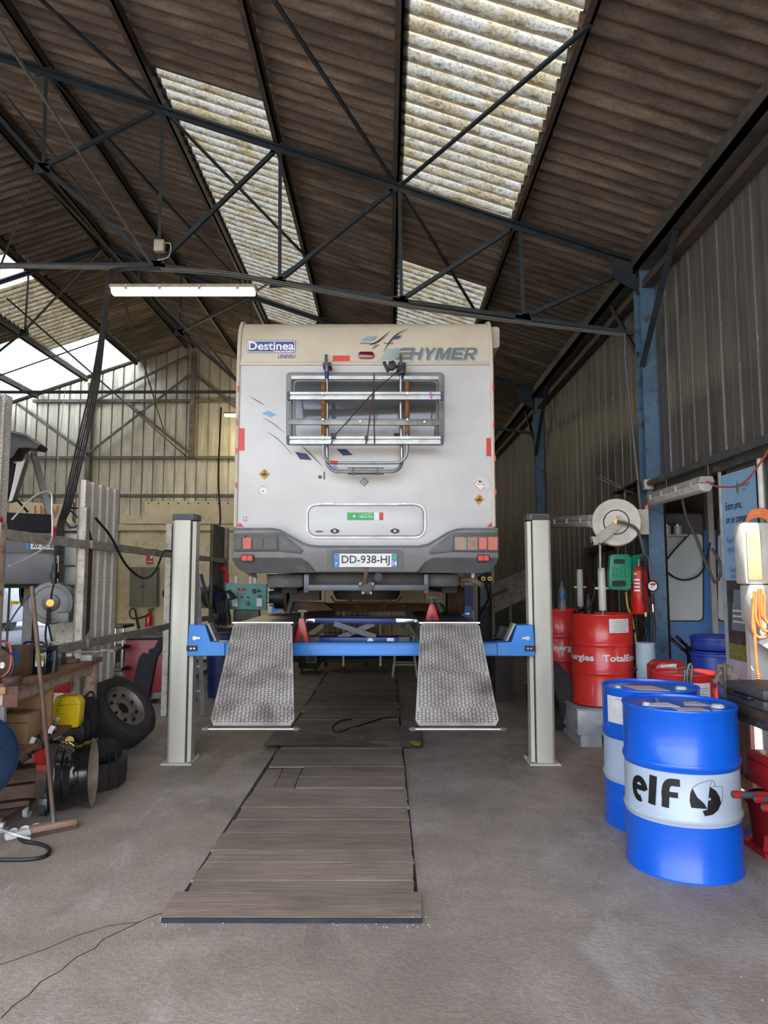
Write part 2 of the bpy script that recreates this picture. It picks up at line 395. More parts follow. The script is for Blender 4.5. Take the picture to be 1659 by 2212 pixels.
t = NT('plank')                                                      # trodden oak boards
v = t.map((.7, 9, 9)); g = t.noise(5, v, 8, .65, .5); w = t.noise(1.6, t.map((1, 1.6, 1)), 6)
c = t.mix(t.rng(g, .3, .72), S(166, 149, 132), S(124, 109, 95)); c = t.mix(t.rng(w, .48, .72, 0, .6), c, S(100, 90, 82))
c = t.mix(t.rng(t.noise(90), .66, .76, 0, .5), c, S(160, 150, 138)); c = t.val(c, t.rand(.84, 1.14))
t.L.new(c, t.b.inputs['Base Color']); t.b.inputs['Roughness'].default_value = .8; t.bump(g, .5, .008)

t = NT('roof_sheet')                                                 # sooty fibre-cement
v = t.map((.8, 5, 1)); a = t.noise(1.6, v, 8, .65, .5); b_ = t.noise(1.2, t.map((.7, 5.5, 1)), 7, .65); k = t.noise(30, detail=5)
c = t.mix(t.rng(a, .34, .7), S(104, 93, 84), S(62, 55, 50)); c = t.mix(t.rng(b_, .5, .72, 0, .7), c, S(146, 132, 118)); c = t.mix(t.rng(k, .5, .75, 0, .5), c, S(50, 45, 42))
c = t.val(c, t.rand(.86, 1.12))
t.L.new(c, t.b.inputs['Base Color']); t.b.inputs['Roughness'].default_value = .9; t.bump(k, .3, .004)

CP_ = .177
def skylight(name, clean, ca, cb, cc, lo=.42):
    t = NT(name); t.N.remove(t.b)
    v = t.map((1.2, 2.2, 1)); a = t.noise(2.2, v, 8, .68, .4); k = t.noise(44, detail=7, rough=.7); s_ = t.noise(9, t.map((1, 3, 1)), 6)
    c = t.mix(t.rng(a, lo, .66), ca, cb); c = t.mix(t.rng(k, .46, .74, 0, clean), c, cc); c = t.mix(t.rng(s_, .55, .75, 0, clean), c, cc)
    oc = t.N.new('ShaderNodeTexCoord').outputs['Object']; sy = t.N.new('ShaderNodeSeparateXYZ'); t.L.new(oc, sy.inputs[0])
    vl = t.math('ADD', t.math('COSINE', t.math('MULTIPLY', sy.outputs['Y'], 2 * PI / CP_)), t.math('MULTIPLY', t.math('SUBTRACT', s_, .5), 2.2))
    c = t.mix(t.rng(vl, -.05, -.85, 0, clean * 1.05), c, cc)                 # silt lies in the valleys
    tr = t.N.new('ShaderNodeBsdfTranslucent'); df = t.N.new('ShaderNodeBsdfDiffuse'); mx = t.N.new('ShaderNodeMixShader'); mx.inputs[0].default_value = .22
    t.L.new(c, tr.inputs[0]); t.L.new(c, df.inputs[0]); t.L.new(tr.outputs[0], mx.inputs[1]); t.L.new(df.outputs[0], mx.inputs[2]); t.L.new(mx.outputs[0], t.out.inputs[0])
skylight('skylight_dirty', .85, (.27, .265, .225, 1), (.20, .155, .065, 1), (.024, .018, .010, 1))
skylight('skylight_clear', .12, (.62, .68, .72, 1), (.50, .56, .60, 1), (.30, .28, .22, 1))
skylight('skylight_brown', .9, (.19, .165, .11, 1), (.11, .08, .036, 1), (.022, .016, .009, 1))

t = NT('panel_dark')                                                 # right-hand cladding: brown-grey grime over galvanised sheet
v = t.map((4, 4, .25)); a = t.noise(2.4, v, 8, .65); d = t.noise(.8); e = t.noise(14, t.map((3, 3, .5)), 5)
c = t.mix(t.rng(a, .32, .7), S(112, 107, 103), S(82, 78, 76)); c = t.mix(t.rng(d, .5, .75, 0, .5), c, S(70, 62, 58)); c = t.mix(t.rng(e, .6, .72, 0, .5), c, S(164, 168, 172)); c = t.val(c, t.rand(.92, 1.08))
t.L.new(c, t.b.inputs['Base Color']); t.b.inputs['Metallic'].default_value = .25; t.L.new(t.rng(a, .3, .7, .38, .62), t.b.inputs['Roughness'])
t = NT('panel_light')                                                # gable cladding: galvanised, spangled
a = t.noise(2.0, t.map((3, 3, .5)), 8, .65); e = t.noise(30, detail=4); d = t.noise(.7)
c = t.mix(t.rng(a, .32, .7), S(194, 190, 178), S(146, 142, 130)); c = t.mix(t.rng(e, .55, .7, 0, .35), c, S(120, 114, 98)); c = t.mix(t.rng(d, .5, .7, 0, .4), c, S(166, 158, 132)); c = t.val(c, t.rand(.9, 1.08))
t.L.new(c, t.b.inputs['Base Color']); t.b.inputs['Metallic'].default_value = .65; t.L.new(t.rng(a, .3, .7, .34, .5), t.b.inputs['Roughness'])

t = NT('perforated')                                                 # sheet with rows of punched holes (really see-through)
sx = t.N.new('ShaderNodeSeparateXYZ'); t.L.new(t.pos, sx.inputs[0])
def frac(o, per, off=0.): return t.math('SUBTRACT', t.math('FRACT', t.math('ADD', t.math('DIVIDE', o, per), off)), .5)
dm = None
for off in (0., .5):
    y = frac(sx.outputs['Y'], .024, off); z = frac(sx.outputs['Z'], .034, off)
    q = t.math('ADD', t.math('MULTIPLY', y, y), t.math('MULTIPLY', t.math('MULTIPLY', z, z), 2.)); h = t.math('LESS_THAN', q, .024)
    dm = h if dm is None else t.math('MAXIMUM', dm, h)
dm = t.math('MULTIPLY', dm, t.math('GREATER_THAN', sx.outputs['X'], -2.60))   # only the raised faces are punched
c = t.mix(t.rng(t.noise(3), .3, .7), S(206, 200, 188), S(180, 172, 160)); t.L.new(c, t.b.inputs['Base Color']); t.b.inputs['Metallic'].default_value = .1; t.b.inputs['Roughness'].default_value = .5
tp = t.N.new('ShaderNodeBsdfTransparent'); mx = t.N.new('ShaderNodeMixShader'); t.L.new(dm, mx.inputs[0]); t.L.new(t.b.outputs[0], mx.inputs[1]); t.L.new(tp.outputs[0], mx.inputs[2]); t.L.new(mx.outputs[0], t.out.inputs[0])

t = NT('checker_rusty')
a = t.noise(3); v = t.N.new('ShaderNodeTexVoronoi'); v.inputs['Scale'].default_value = 42; t.L.new(t.pos, v.inputs['Vector'])
c = t.mix(t.rng(a, .35, .65), S(146, 130, 116), S(108, 96, 86)); t.L.new(c, t.b.inputs['Base Color']); t.b.inputs['Roughness'].default_value = .75; t.b.inputs['Metallic'].default_value = .2; t.bump(v.outputs['Distance'], .8, .004)
t = NT('water_glass'); t.b.inputs['Base Color'].default_value = (.86, .92, .95, 1); t.b.inputs['Roughness'].default_value = .05; t.b.inputs['Transmission Weight'].default_value = .9; t.b.inputs['IOR'].default_value = 1.33

# ---------------------------------------------------------------- the hall: floor
XR, XL, XRIDGE, YB = 2.88, -13.58, -5.35, 19.0
SLOPE = .345; EAVE = 5.05
def chord_z(x): return EAVE + SLOPE * ((2.82 - x) if x > XRIDGE else (x + 13.52))
floor = struct(part(None, 'floor', 'concrete', lambda m: m.box((XL - .3, -4.5, -.2), (7.5, 24, 0)), smooth=False))
ground = struct(part(None, 'forecourt', 'asphalt', lambda m: m.box((-40, -45, -.25), (40, -4.5, -.02)), smooth=False))
# pit boards: each one its own plank, uneven by a few millimetres
def plank(x0, x1, y0, y1, z, skew=0.):
    g = .004; e = [random.uniform(-.012, .012) for _ in range(4)]
    m = MB(); m.prism([(x0 + e[0], y0 + g, -.01), (x1 + e[1], y0 + g + skew, -.01), (x1 + e[2], y1 - g + skew, -.01), (x0 + e[3], y1 - g, -.01)], (0, 0, z + .01))
    return m.build('plank', 'plank', floor, smooth=False)
plank(-1.05, .17, 3.46, 3.74, .022)
ys = [3.74, 3.88, 4.12, 4.30, 4.58, 4.83, 5.08, 5.28, 5.53]
for a, b in zip(ys, ys[1:]): plank(-1.0 + random.uniform(-.02, .02), .145, a, b, random.uniform(.0175, .0195), random.uniform(-.004, .004))
plank(-.70, .145, 5.55, 5.84, .0185); plank(-.70, .145, 5.84, 6.15, .019)
part(floor, 'edge_strip', 'steel_frame', lambda m: m.box((-1.045, 3.452, 0), (.165, 3.459, .0215)))
plank(-1.0, -.86, 5.54, 6.12, .010); plank(-.855, -.715, 5.54, 6.12, .013)
y = 6.16
while y < 12.6:
    w = random.choice((.22, .27, .3, .34)); plank(-1.0 + random.uniform(-.015, .015), .145, y, y + w, random.uniform(.0175, .0195), random.uniform(-.004, .004)); y += w
part(floor, 'pit_bearer', 'dirt', lambda m: m.box((-1.03, 3.5, -.05), (.158, 12.5, .004)), smooth=False)
def crack(m, pts, w):
    pts = [PZ(x, y) for x, y in pts]
    for a, b in zip(pts, pts[1:]):
        d = (b - a).normalized().cross(Vector((0, 0, 1))) * w
        m.prism([a - d, b - d * .8, b + d * .8, a + d], (0, 0, .002))
part(floor, 'crack', 'dirt', lambda m: crack(m, [(2, 2200), (30, 2172), (62, 2150), (88, 2121), (130, 2098), (165, 2068), (205, 2049), (222, 2030), (275, 2005), (318, 1984), (352, 1972), (384, 1962)], .0018))
part(floor, 'crack', 'dirt', lambda m: crack(m, [(0, 2085), (95, 2052), (170, 2020), (236, 2000), (300, 1992)], .0012))
# rusty chequer plate over the pit
mp_ = MB()
nx, ny = 10, 4; vs_ = []; fs_ = []
for j in range(ny + 1):
    for i in range(nx + 1):
        u = i / nx; x = -1.16 + 1.5 * u; yy = 6.84 + .86 * j / ny + .02 * u
        vs_.append((x, yy, .028 + .03 * max(0, abs(u - .5) * 2 - .7) * (1 if j == 0 else .3) + .012 * math.sin(u * 5 + j)))
for j in range(ny):
    for i in range(nx): fs_.append((j * 11 + i, j * 11 + i + 1, j * 11 + 12 + i, j * 11 + 11 + i))
n_ = len(vs_); mp_.add(vs_, fs_); mp_.add([(a, b, c - .007) for a, b, c in vs_], [q[::-1] for q in fs_])
tag(mp_.build('pit_cover_plate', 'checker_rusty'), 'dull brown checker metal sheet laid across the pit boards under the lift', 'metal plate')

# ---------------------------------------------------------------- walls of separate cladding panels
def panel_poly(m, a, b, zb, za_t, zb_t, nrm, rib=.05, dep=.035):
    """one cladding tray between plan points a, b (rib at b's end); top heights at a and b"""
    a = Vector(a + (0,)); b = Vector(b + (0,)); d = (b - a); L = d.length; d /= L; n = Vector(nrm + (0,))
    st = [(0, 0), (L * .36, 0), (L * .37, .002), (L * .41, .002), (L * .42, 0), (L - rib, 0), (L - rib * .8, -dep), (L - rib * .2, -dep), (L, 0)]
    vs = []
    for s_, o in st:
        p = a + d * s_ + n * o; zt = za_t + (zb_t - za_t) * s_ / L
        vs += [(p.x, p.y, zb), (p.x, p.y, zt)]
    k = len(st); fs = [(2 * i, 2 * i + 2, 2 * i + 3, 2 * i + 1) for i in range(k - 1)]
    o2 = [(p[0] - n.x * .05, p[1] - n.y * .05, p[2]) for p in (vs[0], vs[1], vs[2 * k - 1], vs[2 * k - 2])]
    m.add(vs, fs); m.add(o2, [(0, 1, 2, 3)])
def wall_root(name):
    o = bpy.data.objects.new(name, None); COL.objects.link(o); return struct(o)
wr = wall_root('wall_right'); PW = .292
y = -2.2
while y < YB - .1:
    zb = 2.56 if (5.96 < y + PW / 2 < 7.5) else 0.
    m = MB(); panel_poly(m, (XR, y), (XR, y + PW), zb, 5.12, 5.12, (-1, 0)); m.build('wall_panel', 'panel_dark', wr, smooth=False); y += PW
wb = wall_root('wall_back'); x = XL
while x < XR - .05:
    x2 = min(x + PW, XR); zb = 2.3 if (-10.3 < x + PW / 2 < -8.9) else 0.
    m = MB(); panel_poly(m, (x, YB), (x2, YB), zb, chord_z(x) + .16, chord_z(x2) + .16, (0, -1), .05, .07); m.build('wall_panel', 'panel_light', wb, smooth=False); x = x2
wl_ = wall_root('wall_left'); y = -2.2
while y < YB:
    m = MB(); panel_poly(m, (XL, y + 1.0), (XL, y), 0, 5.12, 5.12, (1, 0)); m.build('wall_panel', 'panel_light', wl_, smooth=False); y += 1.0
# gable rails, posts and braces
def gable(m):
    for z in (6.42, 4.86, 3.83):
        xl = -13.4 if z < 5 else -9.6; xr = 2.7 if z < 5 else -.9
        m.box((xl, YB - .14, z - .035), (xr, YB - .04, z + .035))
for z in (6.42, 4.86, 3.83):
    part(wb, 'wall_rail', 'steel_grey', lambda m, z=z: m.box((-13.4 if z < 5 else -9.6, YB - .13, z - .04), (2.7 if z < 5 else -.9, YB - .04, z + .04)))
for xx, z0, z1 in ((-5.25, 4.86, 7.75), (-8.02, 0, 6.9), (-10.7, 0, 6.0), (-2.5, 0, 6.85), (.2, 0, 5.9)):
    part(wb, 'wall_post', 'steel_grey', lambda m, a=xx, b=z0, c=z1: m.box((a - .06, YB - .2, b), (a + .06, YB - .05, c)))
for a, b in (((-8.02, 4.9), (-5.3, 7.1)), ((-5.2, 7.1), (-2.5, 4.9)), ((-8.0, 6.3), (-5.4, 7.6)), ((-10.0, 6.3), (-8.02, 4.9)), ((-7.0, 6.3), (-5.3, 4.95))):
    part(wb, 'brace', 'steel_grey', lambda m, a=a, b=b: m.angle((a[0], YB - .2, a[1]), (b[0], YB - .2, b[1]), .07))

# ---------------------------------------------------------------- roof: purlins, corrugated sheets, skylight sheets
ceil = wall_root('ceiling')
PK = [2.82 - 1.345 * k for k in range(7)]
PL = [-10.7 - x for x in PK]
for x in PK + PL:
    part(ceil, 'purlin', 'purlin', lambda m, x=x: (m.box((x - .012, -2.2, chord_z(x) + .05), (x + .012, YB - .1, chord_z(x) + .19)), m.box((x - .06, -2.2, chord_z(x) + .05), (x + .012, YB - .1, chord_z(x) + .062))))
CP = .177; SLEN = 1.345 + .10
_sm = {}
def sheet_mesh(n, side, kind):
    key = (n, side, kind)
    if key in _sm: return _sm[key]
    vs = []; fs = []; K = 8; ny = n * K + (1 if kind == 'roof_sheet' else 0)
    for i in range(2):
        for j in range(ny + 1):
            s_ = i * SLEN; vs.append(((-s_ if side == 'R' else s_), j * CP / K, s_ * SLOPE * 1.0 + .030 * math.cos(2 * PI * j / K) - .012 * i))
    for j in range(ny): fs.append((j, j + 1, ny + 2 + j, ny + 1 + j))
    me = bpy.data.meshes.new('roof_sheet'); me.from_pydata(vs, [], fs); me.update()
    for p in me.polygons: p.use_smooth = True
    me.materials.append(MAT[kind]); _sm[key] = me; return me
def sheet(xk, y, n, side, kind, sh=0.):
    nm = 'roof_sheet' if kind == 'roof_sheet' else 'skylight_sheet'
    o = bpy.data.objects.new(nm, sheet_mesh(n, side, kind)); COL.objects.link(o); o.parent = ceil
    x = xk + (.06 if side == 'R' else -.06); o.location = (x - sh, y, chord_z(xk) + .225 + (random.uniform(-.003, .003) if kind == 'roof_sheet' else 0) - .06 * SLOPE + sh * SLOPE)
for k in range(6):
    y = 7.2 - 10 * 6 * CP
    if k == 1: y = 8.08 - 11 * 6 * CP
    while y < YB + .1:
        n = 6; kind = 'roof_sheet'; yc = y + 3 * CP
        if k == 1:
            if 8.0 < y < 9.5: n = 5
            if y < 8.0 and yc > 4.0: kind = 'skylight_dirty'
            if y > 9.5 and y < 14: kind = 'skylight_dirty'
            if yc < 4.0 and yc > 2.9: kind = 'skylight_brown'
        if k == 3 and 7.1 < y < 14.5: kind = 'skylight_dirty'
        sh = .46 if (k == 0 and 2.0 < yc < 3.3) else 0.                     # sheet shifted upslope: an unseen gap added to let sun onto the cabinet
        sheet(PK[k], y, n, 'R', kind, sh); y += n * CP
    y = 7.2 - 10 * 6 * CP
    while y < YB + .1:
        kind = 'roof_sheet'; yc = y + 3 * CP
        if k == 4:
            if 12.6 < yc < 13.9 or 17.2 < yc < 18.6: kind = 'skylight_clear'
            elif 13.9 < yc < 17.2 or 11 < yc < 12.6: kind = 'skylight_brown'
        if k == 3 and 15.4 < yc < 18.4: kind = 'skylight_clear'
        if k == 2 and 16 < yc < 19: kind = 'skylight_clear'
        sheet(PL[k], y, 6, 'L', kind); y += 6 * CP
def ridge(m):
    m.prism([(XRIDGE - .3, -2.2, chord_z(XRIDGE) + .13), (XRIDGE, -2.2, chord_z(XRIDGE) + .27), (XRIDGE + .3, -2.2, chord_z(XRIDGE) + .13), (XRIDGE, -2.2, chord_z(XRIDGE) + .31)], (0, YB + 3.2, 0))
part(ceil, 'ridge_cap', 'roof_sheet', ridge, smooth=False)
# eave beams along the right wall, at two levels, with rough packing between
part(ceil, 'eave_beam', 'steel_grey', lambda m: (m.box((2.70, -2.2, 4.92), (2.86, YB, 5.0)), m.box((2.70, -2.2, 4.92), (2.72, YB, 5.12))))
part(ceil, 'eave_beam', 'purlin', lambda m: m.box((2.76, -2.2, 4.72), (2.87, YB, 4.80)))
# wind-bracing rods in the roof plane
for a, b in (((.15, 7.62), (1.46, 4.75)), ((-1.2, 4.9), (.1, 7.6)), ((-3.9, 5.6), (-2.56, 7.6)), ((.15, 7.62), (1.46, 10.6)), ((-2.56, 7.6), (-1.2, 10.4)), ((-3.9, 7.6), (-2.56, 12.9)), ((-2.56, 12.95), (-1.2, 10.4))):
    part(ceil, 'bracing_rod', 'steel_frame', lambda m, a=a, b=b: m.bar((a[0], a[1], chord_z(a[0]) + .02), (b[0], b[1], chord_z(b[0]) + .02), .035, .025))
# ridge-to-tie longitudinal braces
for a, b in (((-3.9, 5.2, 7.2), (-2.6, 7.6, 5.06)), ((-5.3, 10.2, 7.7), (-2.6, 12.95, 5.06)), ((-5.3, 10.2, 7.7), (-8.1, 12.95, 5.06)), ((-5.25, 13, 7.7), (-5.25, 16.5, 5.1)), ((-4.6, 8.0, 7.4), (-2.6, 12.95, 5.06)), ((-7.2, 13, 6.9), (-5.4, 18.9, 4.9)), ((-8.1, 12.95, 5.06), (-5.3, 16, 7.6))):
    part(ceil, 'bracing_rod', 'steel_grey', lambda m, a=a, b=b: m.bar(a, b, .026, .026))

def truss(yc, label, lit=False):
    t = thing('roof_truss', label, 'truss', (XRIDGE, yc, 5.05), 'roof trusses across the hall')
    ap = Vector((XRIDGE, yc, chord_z(XRIDGE)))
    for s in (0, 1):
        X = (lambda x: x) if s == 0 else (lambda x: -10.7 - x)
        T = [Vector((X(x), yc, chord_z(X(x)))) for x in PK[:6]]
        B = [Vector((X(2.72), yc, 4.26)), Vector((X(1.5), yc, 4.44)), Vector((X(.15), yc, 4.64)), Vector((X(-1.2), yc, 4.86)), Vector((X(-2.55), yc, 5.05)), Vector((X(-3.89), yc, 6.2))]
        part(t, 'top_chord', 'steel_frame', lambda m: (m.angle(T[0] + Vector((0, -.006, 0)), ap, .055, flip=-1), m.angle(T[0] + Vector((0, .006, 0)), ap, .055)))
        part(t, 'bottom_chord', 'steel_frame', lambda m: [m.angle(B[i], B[i + 1], .042) for i in range(4)])
        part(t, 'hip_chord', 'steel_frame', lambda m: (m.angle(B[4], B[5], .045), m.angle(B[5], ap, .045)))
        for i in range(1, 6): part(t, 'vertical', 'steel_frame', lambda m, i=i: m.angle(T[i], B[i], .036))
        for i in range(5): part(t, 'diagonal', 'steel_frame', lambda m, i=i: m.angle(T[i], B[i + 1], .04))
        for i, q in enumerate(T[1:] + B[1:]):
            part(t, 'gusset_plate', 'steel_frame', lambda m, q=q: m.prism([q + Vector((-.10, -.004, -.06)), q + Vector((.10, -.004, -.05)), q + Vector((.08, -.004, .06)), q + Vector((-.07, -.004, .07))], (0, .008, 0)))
    part(t, 'tie_bar', 'steel_frame', lambda m: m.angle((-2.55, yc, 5.05), (-8.15, yc, 5.05), .045))
    return t
truss(7.6, 'nearest blue steel roof truss with the lit fluorescent lamp under it')
truss(12.95, 'farther blue steel roof truss showing behind the lamp and above the camper')

def column(yc, label):
    t = thing('steel_column', label, 'column', (2.80, yc, 0), 'blue columns on the right wall')
    part(t, 'shaft', 'column_blue', lambda m: (m.box((2.735, yc - .10, 0), (2.90, yc - .088, 5.0)), m.box((2.735, yc + .088, 0), (2.90, yc + .10, 5.0)), m.box((2.81, yc - .088, 0), (2.82, yc + .088, 5.0))))
    part(t, 'haunch', 'steel_frame', lambda m: m.prism([(2.735, yc - .006, 5.03), (2.735, yc - .006, 4.72), (2.5, yc - .006, 4.86), (2.42, yc - .006, 5.14)], (0, .012, 0)))
    part(t, 'knee_brace', 'steel_frame', lambda m: m.angle((2.75, yc - .12, 3.84), (2.75, yc - 1.1, 4.86), .06))
    part(t, 'knee_brace', 'steel_frame', lambda m: m.angle((2.75, yc + .10, 4.0), (2.75, yc + .95, 4.9), .06))
    part(t, 'base_plate', 'column_blue', lambda m: m.box((2.64, yc - .16, 0), (2.87, yc + .16, .02)))
    return t
column(7.52, 'blue steel column with red extinguisher and sign, beside the side doorway')
column(12.95, 'distant blue steel column on right wall behind the lift post')
# ---------------------------------------------------------------- four-post lift
LX0, LX1, LY = -1.805, 1.36, 6.40                                     # post centres, front row
lift = thing('vehicle_lift', 'four-post car lift with grey posts, bright blue crossbeam and checker plate ramps', 'car lift', ((LX0 + LX1) / 2, 8.6, 0))
def post(xc, yc, s):
    q = lambda pts, z, h: ([(xc + s * a, yc + b, z) for a, b in pts], (0, 0, h))
    body = [(-.105, -.055), (-.075, -.10), (.062, -.10), (.062, .10), (-.075, .10), (-.105, .055)]
    o = part(lift, 'post', 'lift_grey', lambda m: m.prism(*q(body, .012, 2.10)), bevel=.004, seg=1)
    part(o, 'guide_rail', 'lift_grey', lambda m: m.prism(*q([(.075, -.075), (.105, -.06), (.105, .06), (.075, .075)], .012, 2.09)))
    part(o, 'slot', 'black', lambda m: m.prism(*q([(.062, -.06), (.078, -.06), (.078, .06), (.062, .06)], .012, 2.07)))
    cap = [(-.112, -.06), (-.08, -.108), (.082, -.108), (.112, -.07), (.112, .07), (.082, .108), (-.08, .108), (-.112, .06)]
    part(o, 'cap', 'lift_cap', lambda m: m.prism(*q(cap, 2.112, .055)), bevel=.006)
    part(o, 'cap_band', 'lift_cap_dark', lambda m: m.prism(*q([(-.072, -.111), (.07, -.111), (.07, -.10), (-.072, -.10)], 2.116, .042)))
    part(o, 'base_plate', 'lift_grey', lambda m: m.box((xc - .135, yc - .15, 0), (xc + .135, yc + .15, .014)), bevel=.003, seg=1)
    parts(o, 'anchor_bolt', 'chrome', [lambda m, a=a, b=b: m.cyl((xc + a, yc + b, .014), (xc + a, yc + b, .03), .012, 8) for a in (-.115, .118) for b in (-.13, .13)])
    return o
post(LX0, LY, 1); post(LX1, LY, -1); post(LX0 + .1, 10.9, 1)
pr = post(LX1 - .12, 10.9, -1)
for z0, z1, mt in ((1.62, 1.78, 'jack_blue'), (1.52, 1.60, 'paper'), (1.12, 1.50, 'jack_blue')):
    part(pr, 'label_plate', mt, lambda m: m.box((LX1 - .19, 10.795, z0), (LX1 - .05, 10.799, z1)))
ZB0, ZB1 = .925, 1.035
def xbeam(yc):
    o = part(lift, 'crossbeam', 'lift_blue', lambda m: (m.box((LX0 + .09, yc - .075, ZB0), (LX1 - .09, yc + .09, ZB1 - .004)), m.box((LX0 + .3, yc - .088, ZB1 - .012), (LX1 - .3, yc + .1, ZB1)), m.box((LX0 + .3, yc - .088, ZB0), (LX1 - .3, yc + .1, ZB0 + .012))), bevel=.003, seg=1)
    for xc, s in ((LX0, 1), (LX1, -1)):
        poly = [(.075, .925), (.40, .925), (.40, 1.04), (.275, 1.045), (.225, 1.19), (.085, 1.19)]
        c = part(o, 'carriage', 'lift_blue', lambda m: m.prism([(xc + s * a, yc - .10, b) for a, b in poly], (0, .2, 0)), bevel=.004, seg=1)
        part(o, 'bolt_plate', 'black', lambda m: m.box(*[(min(xc + s * .07, xc + s * .165), yc - .107, .966), (max(xc + s * .07, xc + s * .165), yc - .1, 1.014)]))
        for a in (.11, .138): part(o, 'bolt', 'chrome', lambda m: m.cyl((xc + s * a, yc - .114, .99), (xc + s * a, yc - .106, .99), .009, 10))
        part(o, 'latch', 'chrome', lambda m: (m.cyl((xc + s * .135, yc - .104, 1.078), (xc + s * .135, yc - .1, 1.078), .018, 12), m.bar((xc + s * .135, yc - .108, 1.08), (xc + s * .185, yc - .108, 1.078), .004, .018)))
        part(o, 'carriage_web', 'steel_post', lambda m: m.prism([(xc + s * a, yc - .06, b) for a, b in ((.228, 1.2), (.30, 1.05), (.32, 1.05), (.25, 1.2))], (0, .14, 0)))
    return o
xbeam(6.35); xbeam(10.85)
PZT = 1.21
RX = ((-1.31, -.81, -1.222, -.636), (.29, .79, .197, .78))
for (a0, a1, b0, b1) in RX:
    o = part(lift, 'platform', 'jack_grey', lambda m: (m.box((a0, 6.16, 1.04), (a1, 11.4, PZT)),), bevel=.004, seg=1)
    part(o, 'platform_edge', 'chrome', lambda m: m.box((a0 - .01, 6.15, PZT), (a1 + .01, 6.19, PZT + .012)))
    # ramp: tapered checker plate sloping down towards the door, lugs are real geometry
    ya, za, yb, zb = 6.15, 1.215, 5.02, .585
    ch = .035
    def rp(u, v): # u across 0..1, v down 0..1
        x0 = a0 + (b0 - a0) * v; x1 = a1 + (b1 - a1) * v
        return Vector((x0 + (x1 - x0) * u, ya + (yb - ya) * v, za + (zb - za) * v))
    nrm = Vector((0, -(za - zb), (ya - yb))).normalized() * -1
    nrm = Vector((0, zb - za, ya - yb)).normalized()
    out = [(.05, 0), (.95, 0), (1, .04), (1, .955), (.955, 1), (.045, 1), (0, .955), (0, .04)]
    r = part(lift, 'ramp', 'plate_steel', lambda m: m.prism([rp(u, v) for u, v in out], -nrm * .006))
    parts(r, 'ramp_frame', 'jack_grey', [lambda m, u=u: m.bar(rp(u, .02) - nrm * .03, rp(u, .95) - nrm * .03, .03, .04, nrm) for u in (.03, .97)])
    def rod(m):
        c = rp(.5, 1) + Vector((0, -.03, -.022)); hw = (b1 - b0) / 2
        m.cyl(c - Vector((hw + .02, 0, 0)), c + Vector((hw + .02, 0, 0)), .011, 12)
    part(r, 'roller', 'chrome', rod)
    def ends(m):
        c = rp(.5, 1) + Vector((0, -.03, -.022)); hw = (b1 - b0) / 2
        for s in (-1, 1): m.cyl(c + Vector((s * hw, 0, 0)), c + Vector((s * (hw + .032), 0, 0)), .018, 10); m.cyl(c + Vector((s * (hw + .032), 0, 0)), c + Vector((s * (hw + .045), 0, 0)), .009, 8)
    part(r, 'roller_end', 'steel_grey', ends)
    def lugs(m):
        Lr = math.hypot(ya - yb, za - zb); px = .0272; py = .0235; nv = int(Lr / py)
        dn = Vector((0, yb - ya, zb - za)).normalized(); ex = Vector((1, 0, 0))
        for j in range(1, nv - 1):
            v = (j + .5) / nv; A = rp(0, v); B = rp(1, v); w = B.x - A.x; n = int(w / px); off = (w - n * px) / 2
            cut = max(0, (v - .955) / .045) * .045 * w + max(0, (.04 - v) / .04) * .05 * w
            for i in range(n):
                x = off + (i + .5) * px
                if x < cut + .015 or x > w - cut - .015: continue
                c = A + ex * x; s = 1 if (i + j) % 2 else -1
                d = (ex * s + dn).normalized(); e = d.cross(nrm); l, k = .0135, .0047
                top = [c + d * (l * .75) + nrm * .0028, c + e * (k * .6) + nrm * .0028, c - d * (l * .75) + nrm * .0028, c - e * (k * .6) + nrm * .0028]
                bot = [c + d * l, c + e * k, c - d * l, c - e * k]
                m.add(bot + top, [(4, 5, 6, 7), (0, 1, 5, 4), (1, 2, 6, 5), (2, 3, 7, 6), (3, 0, 4, 7)])
    o = part(r, 'tread_lugs', 'tread_steel', lugs, smooth=False); o['kind'] = 'stuff'

# scissor jack beam riding between the platforms
jack = thing('jacking_beam', 'dark blue scissor jack beam with chrome arms between the lift platforms', 'jack', (-.2, 7.0, 1.05))
JY = 7.0
part(jack, 'top_beam', 'jack_blue', lambda m: m.pprism([(680, 1335), (855, 1336), (855, 1347), (680, 1346)], JY - .09, .18), bevel=.005)
for xs in ((682, 664, 632), (853, 895, 950)):
    part(jack, 'arm', 'chrome', lambda m: m.pprism([(xs[0], 1336), (xs[1], 1337), (xs[1], 1345), (xs[0], 1346)], JY - .07, .14), bevel=.003)
    part(jack, 'inner_arm', 'chrome', lambda m: m.pprism([(xs[1], 1338), (xs[2], 1340), (xs[2], 1344), (xs[1], 1344)], JY - .055, .11))
part(jack, 'scissor_arm', 'jack_grey', lambda m: m.bar(P(722, 1347, JY - .08), P(812, 1376, JY - .08), .03, .05, (0, 0, 1)))
part(jack, 'scissor_arm', 'jack_grey', lambda m: m.bar(P(808, 1347, JY), P(732, 1378, JY), .03, .05, (0, 0, 1)))
part(jack, 'pivot', 'steel_grey', lambda m: m.cyl(P(765, 1367, JY - .11), P(765, 1367, JY - .07), .018, 12))
part(jack, 'base_beam', 'jack_blue', lambda m: m.pprism([(690, 1377), (861, 1377), (861, 1392), (690, 1392)], JY - .13, .26), bevel=.005)
parts(jack, 'end_plate', 'jack_grey', [lambda m: m.pprism([(668, 1376), (690, 1376), (690, 1392), (668, 1392)], JY - .1, .2), lambda m: m.pprism([(861, 1376), (885, 1376), (885, 1392), (861, 1392)], JY - .1, .2)])
